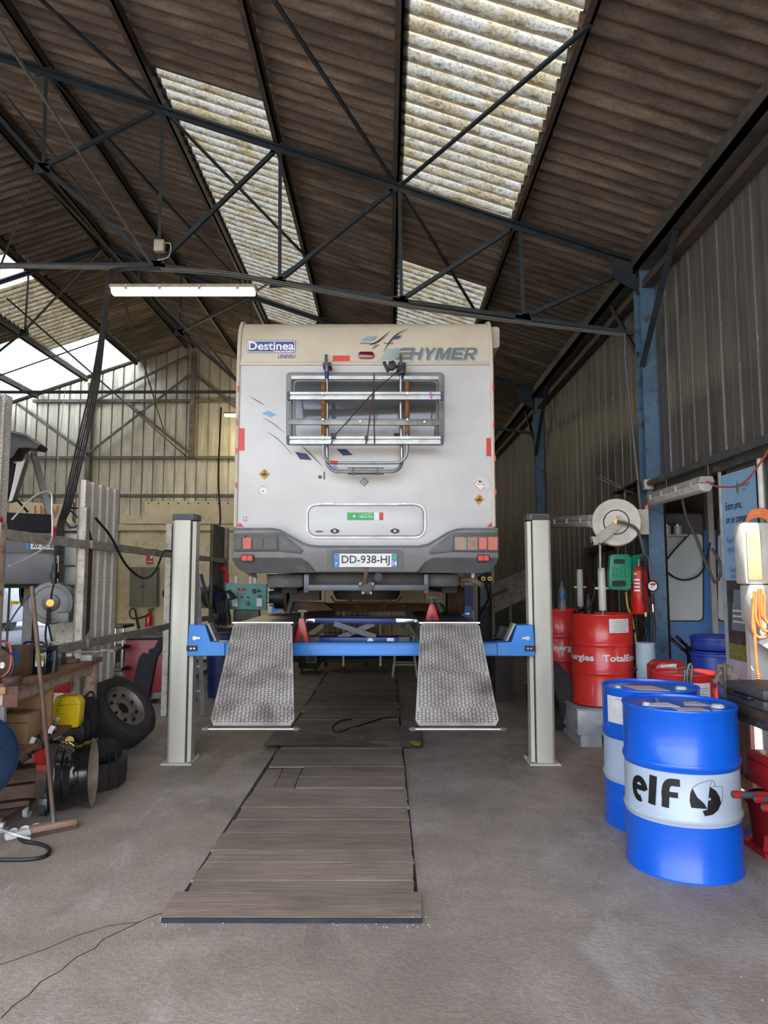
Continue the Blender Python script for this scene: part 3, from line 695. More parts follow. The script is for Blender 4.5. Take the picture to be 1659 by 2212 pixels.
parts(jack, 'chain', 'under_dark', [lambda m: m.bar(P(715, 1350, JY + .1), P(672, 1380, JY + .1), .02, .035), lambda m: m.bar(P(868, 1350, JY + .1), P(892, 1378, JY + .1), .02, .035)])
parts(jack, 'hook', 'chrome', [lambda m: m.tube([P(660, 1390, JY - .1), P(662, 1374, JY - .1), P(670, 1372, JY - .1)], .014), lambda m: m.tube([P(896, 1390, JY - .1), P(894, 1376, JY - .1), P(888, 1374, JY - .1)], .014)])
part(jack, 'round_sticker', 'paper', lambda m: m.cyl(P(800, 1385, JY - .134), P(800, 1385, JY - .131), .03, 16))
part(jack, 'rating_label', 'paper', lambda m: m.pprism([(836, 1378), (851, 1378), (851, 1386), (836, 1386)], JY - .134, .003))

# red axle stands: one on the crossbeam, one on the right platform
for px, yy, z0, h, lab in ((652, 6.36, ZB1, .21, 'red axle stand on the blue crossbeam by the left ramp'), (934, 6.62, PZT + .0, .15, 'red axle stand top showing above the right ramp')):
    b = P(px, 1344, yy); t = thing('axle_stand', lab, 'axle stand', (b.x, yy, z0), 'red axle stands on the lift')
    part(t, 'frame', 'tool_red', lambda m: m.prism([(b.x - .065, yy, z0), (b.x + .065, yy, z0), (b.x + .02, yy, z0 + h), (b.x - .025, yy, z0 + h)], (0, .10, 0)), bevel=.006)
    part(t, 'cut_out', 'black', lambda m: m.prism([(b.x - .03, yy - .002, z0), (b.x + .03, yy - .002, z0), (b.x, yy - .002, z0 + h * .4)], (0, .004, 0)))
    part(t, 'column', 'steel_grey', lambda m: (m.cyl((b.x, yy + .05, z0 + h - .02), (b.x, yy + .05, z0 + h + .06), .018, 12), m.box((b.x - .04, yy + .03, z0 + h + .05), (b.x + .04, yy + .07, z0 + h + .07))))

# ---------------------------------------------------------------- motorhome on the lift
MY = 6.30
van = thing('motorhome', 'white motorhome raised on the lift, rear with window and bike rack facing', 'motorhome', (-.19, 9.4, 1.21))
vx0, vx1 = -1.355, .965
ZM = P(790, 786, MY).z                                                  # moulding height
def bodyprof(z0, z1): return [(MY, z0), (MY, z1)]
ztop = 3.985
prof = [(12.3, 2.0), (MY, 2.0), (MY, ZM)]
part(van, 'rear_panel', 'white_body', lambda m: m.prism([(vx0, a, b) for a, b in ((12.3, 1.85), (MY, 1.85), (MY, ZM), (12.3, ZM))], (vx1 - vx0, 0, 0)), bevel=.02, seg=3)
cap = [(MY, ZM), (MY + .002, ZM + .16), (MY + .022, ZM + .27), (MY + .065, ZM + .36), (MY + .13, ZM + .42), (MY + .24, ZM + .455), (MY + .5, ZM + .47), (12.3, ZM + .47), (12.3, ZM)]
part(van, 'roof_cap', 'cream_body', lambda m: m.prism([(vx0 + .012, a, b) for a, b in cap], (vx1 - vx0 - .024, 0, 0)), ang=50)
for x, s in ((vx0, 1), (vx1, -1)):
    pts = [(x + s * .012, MY - .004, 2.05), (x + s * .012, MY - .004, ZM), (x + s * .014, MY - .002, ZM + .16)] + [(x + s * .014, a - .004, b + .006) for a, b in cap[2:6]]
    part(van, 'corner_trim', 'cream_body', lambda m: m.tube(pts, .018, 8))
part(van, 'moulding', 'cream_body', lambda m: (m.box((vx0 + .01, MY - .012, ZM - .012), (vx1 - .01, MY, ZM + .022)), m.box((vx0 + .01, MY - .016, ZM + .006), (vx1 - .01, MY, ZM + .012))), bevel=.003)
part(van, 'cab', 'white_body', lambda m: m.prism([(-1.2, a, b) for a, b in ((12.3, 1.75), (12.3, 3.3), (12.7, 3.0), (13.0, 2.5), (13.5, 2.4), (13.55, 1.75))], (2.0, 0, 0)), bevel=.05)
part(van, 'awning_end', 'cream_body', lambda m: m.prism([P(x, y, 6.5) for x, y in rrect(1060, 706, 1079, 752, 7)], (0, 3.5, 0)))
# bumper
bt = [(503, 1140), (588, 1140), (604, 1143), (622, 1153), (652, 1170), (668, 1176), (690, 1178), (905, 1178), (924, 1174), (942, 1164), (966, 1149), (984, 1142), (1000, 1140), (1076, 1140), (1078, 1178), (1078, 1207), (936, 1207), (920, 1215), (902, 1237), (682, 1237), (664, 1215), (648, 1207), (500, 1207), (500, 1170)]
BY = 6.17
bump = part(van, 'bumper', 'bumper', lambda m: m.pprism(bt, BY, .35), bevel=.018, seg=3)
part(bump, 'bumper_lip', 'bumper', lambda m: m.tube([P(x, y + 3, BY + .006) for x, y in bt[:14]], .012, 6))
def wedge(m, px):                                                        # under-cut lower face, leaning back
    a = [P(x, y, BY + .004 if y < 1212 else BY + .004 + .055 * (y - 1208) / 30) for x, y in px]; n = len(a)
    m.prism(a, (0, .2, 0))
part(bump, 'lower_skirt', 'bumper_dark', lambda m: wedge(m, [(501, 1206), (649, 1206), (665, 1214), (684, 1237), (534, 1238), (518, 1231), (507, 1219)]), ang=20)  # both skirts: darker grey puts the shade of the down-facing side into the colour
part(bump, 'lower_skirt', 'bumper_dark', lambda m: wedge(m, [(1077, 1206), (935, 1206), (919, 1214), (900, 1237), (1044, 1238), (1060, 1231), (1071, 1219)]), ang=20)
for x in (708, 873):
    part(bump, 'seam', 'lamp_dark', lambda m: m.pprism([(x - .6, 1180), (x + .6, 1180), (x + .6, 1236), (x - .6, 1236)], BY - .002, .004))
# lamp panels and lamps
lp = part(bump, 'lamp_panel', 'bumper_dark', lambda m: m.pprism([(505, 1153), (600, 1150), (612, 1154), (648, 1183), (655, 1190), (650, 1196), (604, 1191), (505, 1192)], BY - .014, .03), bevel=.004)
rp_ = part(bump, 'lamp_panel', 'bumper_dark', lambda m: m.pprism([(1076, 1150), (982, 1151), (968, 1157), (934, 1184), (926, 1192), (930, 1197), (978, 1192), (1076, 1193)], BY - .014, .03), bevel=.004)
LYf = BY - .024
def lamp(par, x0, y0, x1, y1, mat, name='lamp_lens', d=.02, r=2): return part(par, name, mat, lambda m: m.prism([P(x, y, LYf - d + .02) for x, y in rrect(x0, y0, x1, y1, r, 3)], (0, d, 0)), bevel=.002, seg=1)
lamp(bump, 506, 1156, 601, 1189, 'lamp_dark', 'tail_lamp')
lamp(bump, 524, 1161, 543, 1186, 'lamp_red', 'stop_lens', .034, 4); lamp(bump, 545, 1160, 568, 1187, 'lamp_dark', d=.026); lamp(bump, 570, 1160, 598, 1187, 'lamp_dark', d=.028); lamp(bump, 508, 1160, 522, 1187, 'lamp_dark', d=.026)
part(bump, 'lamp_screw', 'rust_light', lambda m: m.cyl(P(527, 1157, LYf - .02), P(527, 1157, LYf), .013, 12))
lamp(bump, 979, 1157, 1077, 1191, 'lamp_dark', 'tail_lamp')
lamp(bump, 982, 1160, 1008, 1188, 'lamp_cream', d=.03); lamp(bump, 1009, 1160, 1032, 1188, 'lamp_cream', d=.026); lamp(bump, 1034, 1161, 1052, 1187, 'lamp_red', 'stop_lens', .034, 2); lamp(bump, 1054, 1160, 1075, 1188, 'lamp_orange', d=.028)
for x0, x1 in ((520, 547), (1031, 1058)):
    lamp(bump, x0, 1198, x1, 1213, 'black', 'reflector_frame', .022); lamp(bump, x0 + 2, 1200, (x0 + x1) / 2 - .5, 1211, 'reflector', 'reflector', .027, 1); lamp(bump, (x0 + x1) / 2 + .5, 1200, x1 - 2, 1211, 'reflector', 'reflector', .027, 1)
# licence plate in its recess
part(bump, 'plate_recess', 'bumper_dark', lambda m: m.ring([P(x, y, BY - .012) for x, y in rrect(711, 1187, 869, 1234, 8)], [P(x, y, BY - .012) for x, y in rrect(719, 1194, 861, 1228, 3)], (0, .03, 0)))
pl = part(van, 'license_plate', 'plate_white', lambda m: m.prism([P(x, y, BY - .022) for x, y in rrect(721, 1196, 858, 1225, 2, 3)], (0, .008, 0)))
part(pl, 'plate_band', 'plate_blue', lambda m: m.pprism([(721, 1196.5), (733, 1196.5), (733, 1224.5), (721, 1224.5)], BY - .024, .003))
part(pl, 'plate_band', 'plate_blue', lambda m: m.pprism([(846, 1196.5), (858, 1196.5), (858, 1224.5), (846, 1224.5)], BY - .024, .003))
plettering('DD-938-HJ', 738, 1200, 842, 1222, BY - .0245, 'black_print', pl, bold=.012)
plettering('F', 725, 1215, 729, 1221, BY - .0255, 'white_print', pl); plettering('14', 848, 1211, 857, 1222, BY - .0255, 'white_print', pl, bold=.02)
part(pl, 'region_badge', 'sticker_green', lambda m: m.pprism([(848, 1199), (856, 1199), (856, 1208), (848, 1208)], BY - .0255, .002))
part(pl, 'star_ring', 'brass', lambda m: [m.cyl(P(727 + 3.6 * math.cos(k * PI / 4), 1204 + 3.6 * math.sin(k * PI / 4), BY - .0258), P(727 + 3.6 * math.cos(k * PI / 4), 1204 + 3.6 * math.sin(k * PI / 4), BY - .0235), .0025, 5) for k in range(8)])
# luggage hatch
hf = part(van, 'hatch_frame', 'alu', lambda m: m.ring([P(x, y, MY - .016) for x, y in rrect(661, 1087, 920, 1163, 22)], [P(x, y, MY - .016) for x, y in rrect(665, 1091, 916, 1159, 19)], (0, .02, 0)))
hd = part(van, 'hatch_door', 'white_body', lambda m: m.prism([P(x, y, MY - .02) for x, y in rrect(667, 1093, 914, 1157, 17)], (0, .02, 0)), bevel=.004)
part(hd, 'hatch_seal', 'grey_print', lambda m: m.ring([P(x, y, MY - .013) for x, y in rrect(664, 1090, 917, 1160, 20)], [P(x, y, MY - .013) for x, y in rrect(668, 1094, 913, 1156, 17)], (0, .004, 0)))
for x in (690, 862): part(hf, 'hinge', 'alu', lambda m: m.pprism([(x, 1086), (x + 32, 1086), (x + 32, 1090), (x, 1090)], MY - .026, .02))
for x in (723, 853):
    part(hd, 'latch', 'black', lambda m: m.prism([P(x + 10 * math.cos(a * PI / 8), 1147 + 5.5 * math.sin(a * PI / 8) * (1 - .25 * abs(math.cos(a * PI / 8))), MY - .032) for a in range(16)], (0, .014, 0)))
    part(hd, 'latch_key', 'alu', lambda m: m.cyl(P(x, 1147, MY - .038), P(x, 1147, MY - .03), .012, 12))
part(hd, 'pull', 'alu_dull', lambda m: m.tube([P(682, 1148, MY - .028), P(697, 1148, MY - .028)], .006, 6))
st = part(hd, 'sticker', 'sticker_green', lambda m: m.pprism([(750, 1107), (808, 1107), (808, 1123.5), (750, 1123.5)], MY - .0225, .0025))
part(hd, 'sticker', 'white_print', lambda m: m.pprism([(808, 1107), (819, 1107), (819, 1123.5), (808, 1123.5)], MY - .0225, .0025)); part(hd, 'sticker', 'sticker_red', lambda m: m.pprism([(819, 1107), (828, 1107), (828, 1123.5), (819, 1123.5)], MY - .0225, .0025))
plettering('1 - 16 aout 2019', 776, 1108.5, 804, 1112, MY - .0235, 'white_print', hd); plettering('Vallee de l\'Orne', 776, 1113.5, 806, 1118, MY - .0235, 'white_print', hd, bold=.02)
part(hd, 'sticker_emblem', 'white_print', lambda m: m.cyl(P(765, 1115, MY - .0245), P(765, 1115, MY - .022), .011, 10))
# rear window
wf = part(van, 'window_frame', 'window_frame', lambda m: m.ring([P(x, y, MY - .03) for x, y in rrect(618, 804, 959, 960, 9)], [P(x, y, MY - .03) for x, y in rrect(630, 815, 947, 952, 7)], (0, .035, 0)), bevel=.004)
pn = part(van, 'window_pane', 'pane', lambda m: m.prism([P(x, y, MY - .018) for x, y in rrect(629, 814, 948, 953, 7)], (0, .012, 0)), bevel=.003)
part(pn, 'pane_moulding', 'window_frame', lambda m: m.ring([P(x, y, MY - .024) for x, y in rrect(634, 821, 945, 946, 9)], [P(x, y, MY - .024) for x, y in rrect(637, 824, 942, 943, 8)], (0, .008, 0)))
part(pn, 'blind', 'blind', lambda m: m.prism([P(x, y, MY - .021) for x, y in rrect(640, 914, 938, 943, 6)], (0, .004, 0)))
parts(pn, 'window_catch', 'black', [lambda m: m.pprism([(714, 936), (726, 936), (726, 943), (714, 943)], MY - .04, .02), lambda m: m.pprism([(851, 936), (862, 936), (862, 943), (851, 943)], MY - .04, .02)])
# bike rack folded up over the window
RY = 6.13
br = part(van, 'bike_rack', 'alu', lambda m: m.tube(curve_pts([P(705, 768, RY + .09), P(705, 782, RY + .03), P(706, 800, RY), P(707, 900, RY), P(706, 985, RY), P(709, 1006, RY), P(722, 1017, RY - .01), P(745, 1019, RY - .01), P(835, 1019, RY - .01), P(856, 1016, RY - .01), P(866, 1005, RY), P(868, 985, RY), P(866, 900, RY), P(866, 800, RY), P(866, 782, RY + .03), P(866, 768, RY + .09)], 5), .0155, 10))
part(br, 'arm_hoop', 'alu', lambda m: m.tube(curve_pts([P(698, 935, RY - .06), P(698, 970, RY - .06), P(700, 985, RY - .06), P(712, 998, RY - .05), P(735, 1000, RY - .04), P(845, 1000, RY - .04), P(866, 997, RY - .05), P(877, 985, RY - .06), P(880, 970, RY - .06), P(880, 935, RY - .06)], 5), .014, 10))
for x in (699, 880): part(br, 'foam_sleeve', 'foam_brown', lambda m: m.cyl(P(x, 940, RY - .06), P(x, 825, RY - .06), .0205, 12))
def rail(y0, y1, x0, x1, mat, d):
    o = part(br, 'wheel_rail', mat, lambda m: (m.pprism([(x0, y0), (x1, y0), (x1, y0 + (y1 - y0) * .36), (x0, y0 + (y1 - y0) * .36)], RY - d, .03), m.pprism([(x0, y0 + (y1 - y0) * .64), (x1, y0 + (y1 - y0) * .64), (x1, y1), (x0, y1)], RY - d, .03), m.pprism([(x0, y0), (x1, y0), (x1, y1), (x0, y1)], RY - d + .018, .012)), bevel=.002, seg=1)
    for x in (x0, x1): part(br, 'rail_end', 'dark_blue', lambda m: m.prism([P(a, b, RY - d - .004) for a, b in rrect(x - 3, y0 - 1, x + 3, y1 + 1, 2, 3)], (0, .04, 0)))
rail(846, 863, 623, 955, 'alu', .10); rail(942, 959, 622, 955, 'alu', .10)
part(br, 'wheel_rail', 'alu_dull', lambda m: m.pprism([(622, 904), (955, 905), (955, 919), (622, 917)], RY - .10, .03), bevel=.004)
part(br, 'top_rail', 'alu', lambda m: m.pprism([(629, 811), (948, 812), (948, 820), (629, 819)], RY - .005, .02), bevel=.002, seg=1)
parts(br, 'side_bar', 'alu_dull', [lambda m, x=x: m.tube([P(x, 812, RY + .01), P(x, 955, RY - .06)], .008, 6) for x in (631, 946)])
for x in (706, 868):
    part(br, 'mount_bracket', 'navy', lambda m: m.pprism([(x - 9, 783), (x + 9, 783), (x + 9, 791), (x - 9, 791)], RY + .02, .15), bevel=.004)
    part(br, 'joint_sleeve', 'navy', lambda m: m.cyl(P(x, 819, RY), P(x, 803, RY), .019, 12))
for x, y in ((697, 850), (880, 850), (697, 906), (880, 906), (880, 946), (697, 946), (778, 910), (917, 911)):
    part(br, 'bolt', 'chrome', lambda m: m.cyl(P(x, y, RY - .125), P(x, y, RY - .095), .009, 10))
part(br, 'clamp', 'black', lambda m: (m.pprism([(826, 782), (832, 779), (842, 800), (836, 804)], RY - .06, .03), m.pprism([(840, 780), (851, 778), (858, 790), (848, 798), (838, 796)], RY - .09, .05), m.pprism([(858, 788), (877, 790), (876, 806), (862, 808), (856, 800)], RY - .05, .05)), bevel=.004)
part(br, 'strap', 'cable', lambda m: m.tube([P(866, 796, RY - .06), P(808, 846, RY - .115), P(720, 944, RY - .12), P(715, 960, RY - .12)], .0045, 6))
part(br, 'strap', 'strap', lambda m: (m.tube([P(808, 807, RY - .03), P(807, 846, RY - .115), P(809, 958, RY - .12)], .006, 6), m.tube([P(805, 848, RY - .118), P(794, 940, RY - .12), P(790, 960, RY - .118)], .0055, 6)))
parts(br, 'buckle', 'black', [lambda m: m.pprism([(715, 937), (725, 937), (725, 946), (715, 946)], RY - .13, .02), lambda m: m.pprism([(788, 941), (795, 941), (795, 949), (788, 949)], RY - .13, .02)])
part(br, 'cable_tie', 'purple', lambda m: m.pprism([(928, 845), (931, 845), (934, 864), (931, 864)], RY - .108, .04))
part(br, 'red_grip', 'sticker_red', lambda m: m.cyl(P(714, 999, RY - .045), P(729, 1000, RY - .045), .0165, 12))
part(br, 'lower_bracket', 'steel_grey', lambda m: (m.tube([P(751, 1011, RY - .02), P(829, 1011, RY - .02)], .005, 6), m.tube([P(751, 1024, RY - .02), P(829, 1024, RY - .02)], .006, 6), m.pprism([(760, 1009), (765, 1009), (765, 1026), (760, 1026)], RY - .025, .02), m.pprism([(813, 1009), (818, 1009), (818, 1026), (813, 1026)], RY - .025, .02)))
# lights, reflectors and markers on the back
part(van, 'brake_light', 'dark_red', lambda m: m.prism([P(x, y, MY - .022) for x, y in rrect(774, 759, 808, 774, 6)], (0, .03, 0)), bevel=.006)
part(van, 'reflector', 'reflector', lambda m: m.pprism([(719, 768), (755.5, 768), (755.5, 780.5), (719, 780.5)], MY - .006, .01))
part(van, 'reflector', 'reflector', lambda m: m.pprism([(514.5, 925), (527.5, 925), (527, 973), (514, 973)], MY - .008, .01)); part(van, 'reflector', 'sticker_red', lambda m: m.pprism([(1051, 946), (1063.5, 946), (1064, 985), (1051, 985)], MY - .008, .01))
for x, y in ((514, 840), (511.5, 911), (510.5, 974), (510, 1048), (1066, 834), (1066.5, 918), (1070, 990), (1071, 1063)):
    part(van, 'side_marker', 'reflector', lambda m: m.pprism([(x - 1.5, y - 6), (x + 1.5, y - 6), (x + 1.5, y + 6), (x - 1.5, y + 6)], MY - .028, .02))
for a in ((509, 518, 526), (1052, 1060, 1068)): part(van, 'corner_triangle', 'reflector', lambda m: m.pprism([(a[0], 1138), (a[2], 1138), (a[1], 1129)], MY - .008, .006))
# print and stickers
YP = MY - .003
def flat(px, mat, name='decal', d=0.): return part(van, name, mat, lambda m: m.pprism(px, YP - d, .003))
sg = part(van, 'dealer_sticker', 'sticker_blue', lambda m: m.prism([P(x, y, YP - .001) for x, y in rrect(533, 735, 638, 762, 4)], (0, .004, 0)))
part(sg, 'sticker_border', 'white_print', lambda m: m.ring([P(x, y, YP - .002) for x, y in rrect(534, 736, 637, 761, 4)], [P(x, y, YP - .002) for x, y in rrect(535.5, 737.5, 635.5, 759.5, 3)], (0, .002, 0)))
plettering('Destinea', 537, 738, 635, 756, YP - .0035, 'white_print', sg, bold=.02); plettering('Terre de loisirs', 590, 756.5, 632, 760, YP - .0035, 'white_print', sg, bold=.02)
plettering('LENEVEU', 600, 766, 638, 774, YP - .001, 'sticker_blue', van, shear=.25, bold=.012)
# maker's lettering: slanted grey capitals with a pale drop edge, striped emblem before them
BL = {'H': [[(0, 0), (.26, 0), (.26, .4), (.74, .4), (.74, 0), (1, 0), (1, 1), (.74, 1), (.74, .62), (.26, .62), (.26, 1), (0, 1)]],
      'Y': [[(.37, 0), (.63, 0), (.63, .36), (1, 1), (.72, 1), (.5, .58), (.28, 1), (0, 1), (.37, .36)]],
      'M': [[(0, 0), (.22, 0), (.22, .62), (.41, 0), (.59, 0), (.78, .62), (.78, 0), (1, 0), (1, 1), (.70, 1), (.5, .38), (.30, 1), (0, 1)]],
      'E': [[(0, 0), (1, 0), (1, .2), (.3, .2), (.3, .4), (.9, .4), (.9, .6), (.3, .6), (.3, .8), (1, .8), (1, 1), (0, 1)]],
      'R': [[(0, 0), (.27, 0), (.27, .36), (.45, .36), (.70, 0), (1, 0), (.72, .39), (.9, .46), (.97, .58), (.97, .78), (.9, .92), (.75, 1), (0, 1)], [(.27, .56), (.64, .56), (.70, .62), (.70, .74), (.64, .80), (.27, .80)]]}
def block(word, x0, y0, x1, y1, Y, mat, hole, sh=.30):
    wd = {'M': 1.25}; tot = sum(wd.get(c, 1) for c in word) + .12 * (len(word) - 1); u = (x1 - x0 - sh * (y1 - y0)) / tot; x = x0; h = y1 - y0
    for c in word:
        w = u * wd.get(c, 1)
        for i, poly in enumerate(BL[c]):
            part(van, 'lettering', mat if i == 0 else hole, lambda m: m.pprism([(x + a * w + sh * h * b, y1 - b * h) for a, b in poly], Y - .0006 * i, .0015), smooth=False)
        x += w + .12 * u
block('HYMER', 886, 754, 1036, 779, YP - .0002, 'teal_print', 'cream_body'); block('HYMER', 883, 751, 1033, 776.5, YP - .0022, 'grey_print', 'cream_body')
for k in range(3):
    y0 = 751 + k * 9.4; sh = (777 - y0) * .5
    flat([(866 + sh - 10, y0), (892 + sh * .9 - 8, y0), (888 + sh * .9 - 9, y0 + 6.6), (862 + sh - 13, y0 + 6.6)], 'grey_print', 'emblem', .001)
for k in range(7):
    x = 821 + k * 4.6; w = 1.2 + k * .45
    flat([(x, 777), (x + w, 777), (x + w + 15, 752), (x + 15, 752)], 'teal_print', 'emblem')
def stroke(pts, w0, w1, mat):
    p = curve_pts([(x, y, 0) for x, y in pts], 6); n = len(p); L = []; R = []
    for i, q in enumerate(p):
        d = (p[min(i + 1, n - 1)] - p[max(i - 1, 0)]).normalized(); s = math.sin(PI * i / (n - 1)); w = max(.35, w0 * s + w1 * (1 - s)) / 2
        L.append((q.x - d.y * w, q.y + d.x * w)); R.append((q.x + d.y * w, q.y - d.x * w))
    m = MB(); a = [P(x, y, YP - .001) for x, y in L]; b = [P(x, y, YP - .001) for x, y in R]
    m.add(a + b, [(i, i + 1, n + i + 1, n + i) for i in range(n - 1)]); return m.build('decal', mat, van, smooth=False)
stroke([(797, 746), (818, 736), (844, 714)], 3.4, .3, 'black_print'); stroke([(828, 760), (842, 738), (858, 722), (882, 710)], 3.4, .3, 'black_print')
stroke([(778, 741), (812, 742)], 2, 1.6, 'grey_print'); stroke([(828, 741), (850, 742)], 2, 1.6, 'grey_print')
flat([(781, 734), (793, 727), (815, 726), (803, 735)], 'teal_print'); flat([(850, 732), (856, 726), (867, 725), (861, 731)], 'navy'); flat([(802, 754), (810, 745), (820, 744), (810, 752)], 'grey_print')
stroke([(538, 856), (556, 866), (573, 876)], 2.4, .3, 'grey_print'); stroke([(566, 901), (590, 915), (615, 935)], 2, .3, 'grey_print'); stroke([(575, 931), (602, 950), (632, 982)], 2, .3, 'grey_print'); stroke([(650, 962), (672, 982), (697, 1008)], 3.4, .4, 'grey_print')
flat([(565, 893), (580, 887), (597, 896), (584, 901)], 'sky_blue'); flat([(637, 976), (662, 980), (674, 994), (648, 992)], 'navy'); flat([(727, 970), (748, 970), (762, 983), (741, 984)], 'navy'); flat([(711, 1006), (724, 1005), (731, 1012), (718, 1013)], 'sky_blue')
def diamond(cx, cy, r, mat, base=None):
    if base: flat([(cx - r, cy - r), (cx + r, cy - r), (cx + r, cy + r), (cx - r, cy + r)], base, 'sticker')
    return part(van, 'sticker', mat, lambda m: m.pprism([(cx, cy - r), (cx + r, cy), (cx, cy + r), (cx - r, cy)], YP - .002, .004))
d1 = diamond(571, 1024, 12, 'sticker_orange'); d2 = diamond(787, 1041, 10.5, 'sticker_steel', 'sticker_grey'); d3 = diamond(1035, 1079, 12, 'sticker_orange', 'sticker_grey')
for d_, cx, cy in ((d1, 571, 1024), (d3, 1035, 1079)):
    part(d_, 'car_mark', 'black_print', lambda m: (m.pprism([(cx - 6, cy + 1), (cx - 3, cy - 2), (cx + 3, cy - 2), (cx + 6, cy + 1), (cx + 6, cy + 3), (cx - 6, cy + 3)], YP - .004, .002), m.pprism([(cx - 1, cy - 6), (cx + 5, cy - 6), (cx + 2, cy - 3)], YP - .004, .002)))
part(d2, 'sticker_disc', 'sticker_grey', lambda m: m.cyl(P(787, 1041, YP - .004), P(787, 1041, YP - .001), .02, 16)); part(d2, 'sticker_disc', 'sticker_steel', lambda m: m.cyl(P(787, 1041, YP - .006), P(787, 1041, YP - .003), .011, 16))
def disc(cx, cy, r, mat, d=.002, name='sticker'): return part(van, name, mat, lambda m: m.cyl(P(cx, cy, YP - d), P(cx, cy, YP + .001), r, 24))
q = disc(569, 1060, .047, 'sticker_grey'); part(q, 'sticker_disc', 'white_print', lambda m: m.cyl(P(569, 1060, YP - .004), P(569, 1060, YP - .001), .034, 20)); part(q, 'sticker_mark', 'text_grey', lambda m: m.cyl(P(568, 1061, YP - .005), P(568, 1061, YP - .002), .008, 8))
disc(1039, 1047, .075, 'sticker_grey', .001)
q = diamond(1038, 1046, 15, 'sticker_orange'); part(q, 'sticker_disc', 'white_print', lambda m: m.pprism([(1038, 1033), (1051, 1046), (1038, 1059), (1025, 1046)], YP - .004, .003)); plettering('TWIN CLUB', 1029, 1044, 1047, 1048, YP - .0055, 'sticker_red', q); part(q, 'sticker_mark', 'black_print', lambda m: m.pprism([(1033, 1038), (1044, 1040), (1041, 1042), (1034, 1042)], YP - .0055, .002))
q = disc(531, 1121, .024, 'purple', .001); part(q, 'sticker_disc', 'white_print', lambda m: m.cyl(P(531, 1121, YP - .003), P(531, 1121, YP - .0005), .019, 16)); plettering('2', 528, 1117, 534, 1124, YP - .004, 'purple', q, bold=.03)
part(van, 'keyhole', 'steel_grey', lambda m: (m.cyl(P(691, 1030, MY - .012), P(691, 1030, MY), .016, 12), m.pprism([(699, 1019), (701, 1019), (701.5, 1035), (698.5, 1035)], MY - .012, .012)))
# underbody: silencer, tow bar, ball, axle, hub, drum
UY = 6.42
part(van, 'underfloor', 'under_dark', lambda m: m.box((-1.25, 6.6, 1.66), (.85, 12.3, 1.86)))
part(van, 'muffler', 'under_grey', lambda m: m.pprism([(575, 1240), (655, 1240), (655, 1266), (648, 1270), (578, 1270)], UY, .5), bevel=.015)
part(van, 'rear_valance', 'under_grey', lambda m: m.pprism([(655, 1238), (925, 1238), (925, 1266), (655, 1266)], UY + .04, .1), bevel=.01)
ex = part(van, 'silencer', 'under_grey', lambda m: m.pprism([(915, 1238), (992, 1240), (992, 1266), (985, 1268), (915, 1268)], UY - .02, .4), bevel=.015)
part(ex, 'exhaust_pipe', 'rust_light', lambda m: m.tube(curve_pts([P(990, 1253, UY + .1), P(1010, 1252, UY + .02), P(1024, 1255, UY - .05), P(1041, 1264, UY - .12)], 5), .024, 12))
tb = part(van, 'tow_bar', 'jack_grey', lambda m: (m.pprism([(662, 1263), (922, 1263), (922, 1276), (662, 1276)], UY - .14, .06), m.pprism([(656, 1240), (668, 1240), (668, 1280), (656, 1280)], UY - .13, .08), m.pprism([(916, 1240), (926, 1240), (926, 1282), (916, 1282)], UY - .13, .08)), bevel=.004)
part(tb, 'tow_ball', 'rust_light', lambda m: (m.tube(curve_pts([P(790, 1258, UY - .16), P(789, 1248, UY - .2), P(791, 1238, UY - .23), P(791, 1232, UY - .24)], 4), .02, 12), m.ball(P(791, 1229, UY - .24), .027, 14)))
part(tb, 'hitch_bracket', 'under_grey', lambda m: m.pprism([(773, 1264), (779, 1256), (804, 1256), (810, 1264), (804, 1277), (803, 1283), (782, 1283), (780, 1277)], UY - .155, .03), bevel=.004)
parts(tb, 'bracket_bolt', 'alu_dull', [lambda m, x=x, y=y: m.cyl(P(x, y, UY - .2), P(x, y, UY - .15), .012, 6) for x, y in ((778, 1261), (805, 1261), (784, 1281), (801, 1281))])
part(tb, 'trailer_socket', 'black', lambda m: (m.cyl(P(817, 1247, UY - .2), P(817, 1247, UY - .1), .036, 16), m.pprism([(811, 1235), (824, 1235), (824, 1241), (811, 1241)], UY - .2, .1)))
AY = 8.1
part(van, 'chassis_rail', 'under_dark', lambda m: (m.box((-.98, 6.7, 1.46), (-.84, 12, 1.62)), m.box((.52, 6.7, 1.46), (.66, 12, 1.62)), m.pprism([(628, 1275), (690, 1276), (690, 1297), (628, 1299)], 6.8, .2)))
parts(van, 'spring_hanger', 'rust_light', [lambda m: m.pprism([(918, 1276), (956, 1278), (954, 1302), (920, 1300)], 6.75, .15), lambda m: m.pprism([(634, 1300), (700, 1302), (720, 1318), (640, 1322)], 7.6, .2)], bevel=.006)
parts(van, 'shock_absorber', 'under_grey', [lambda m: m.cyl(P(940, 1290, 7.4), P(955, 1322, 7.4), .035, 12), lambda m: m.cyl(P(632, 1296, 7.4), P(622, 1325, 7.4), .035, 12)])
sp = part(van, 'spare_wheel', 'rubber', lambda m: m.lathe([(.18, -.08), (.31, -.09), (.34, -.04), (.34, .04), (.31, .09), (.18, .08)], P(792, 1275, 7.35) + Vector((0, 0, .0)), (0, 0, 1), 28, True))
part(sp, 'spare_carrier', 'rust', lambda m: (m.tube([P(715, 1288, 7.2), P(724, 1301, 7.2), P(858, 1301, 7.2), P(868, 1288, 7.2)], .012, 6), m.tube([P(765, 1290, 7.1), P(752, 1301, 7.2)], .01, 6)))
part(van, 'rear_axle', 'rust', lambda m: m.pprism([(612, 1309), (690, 1303), (900, 1303), (960, 1306), (960, 1321), (612, 1321)], AY - .05, .1), bevel=.01)
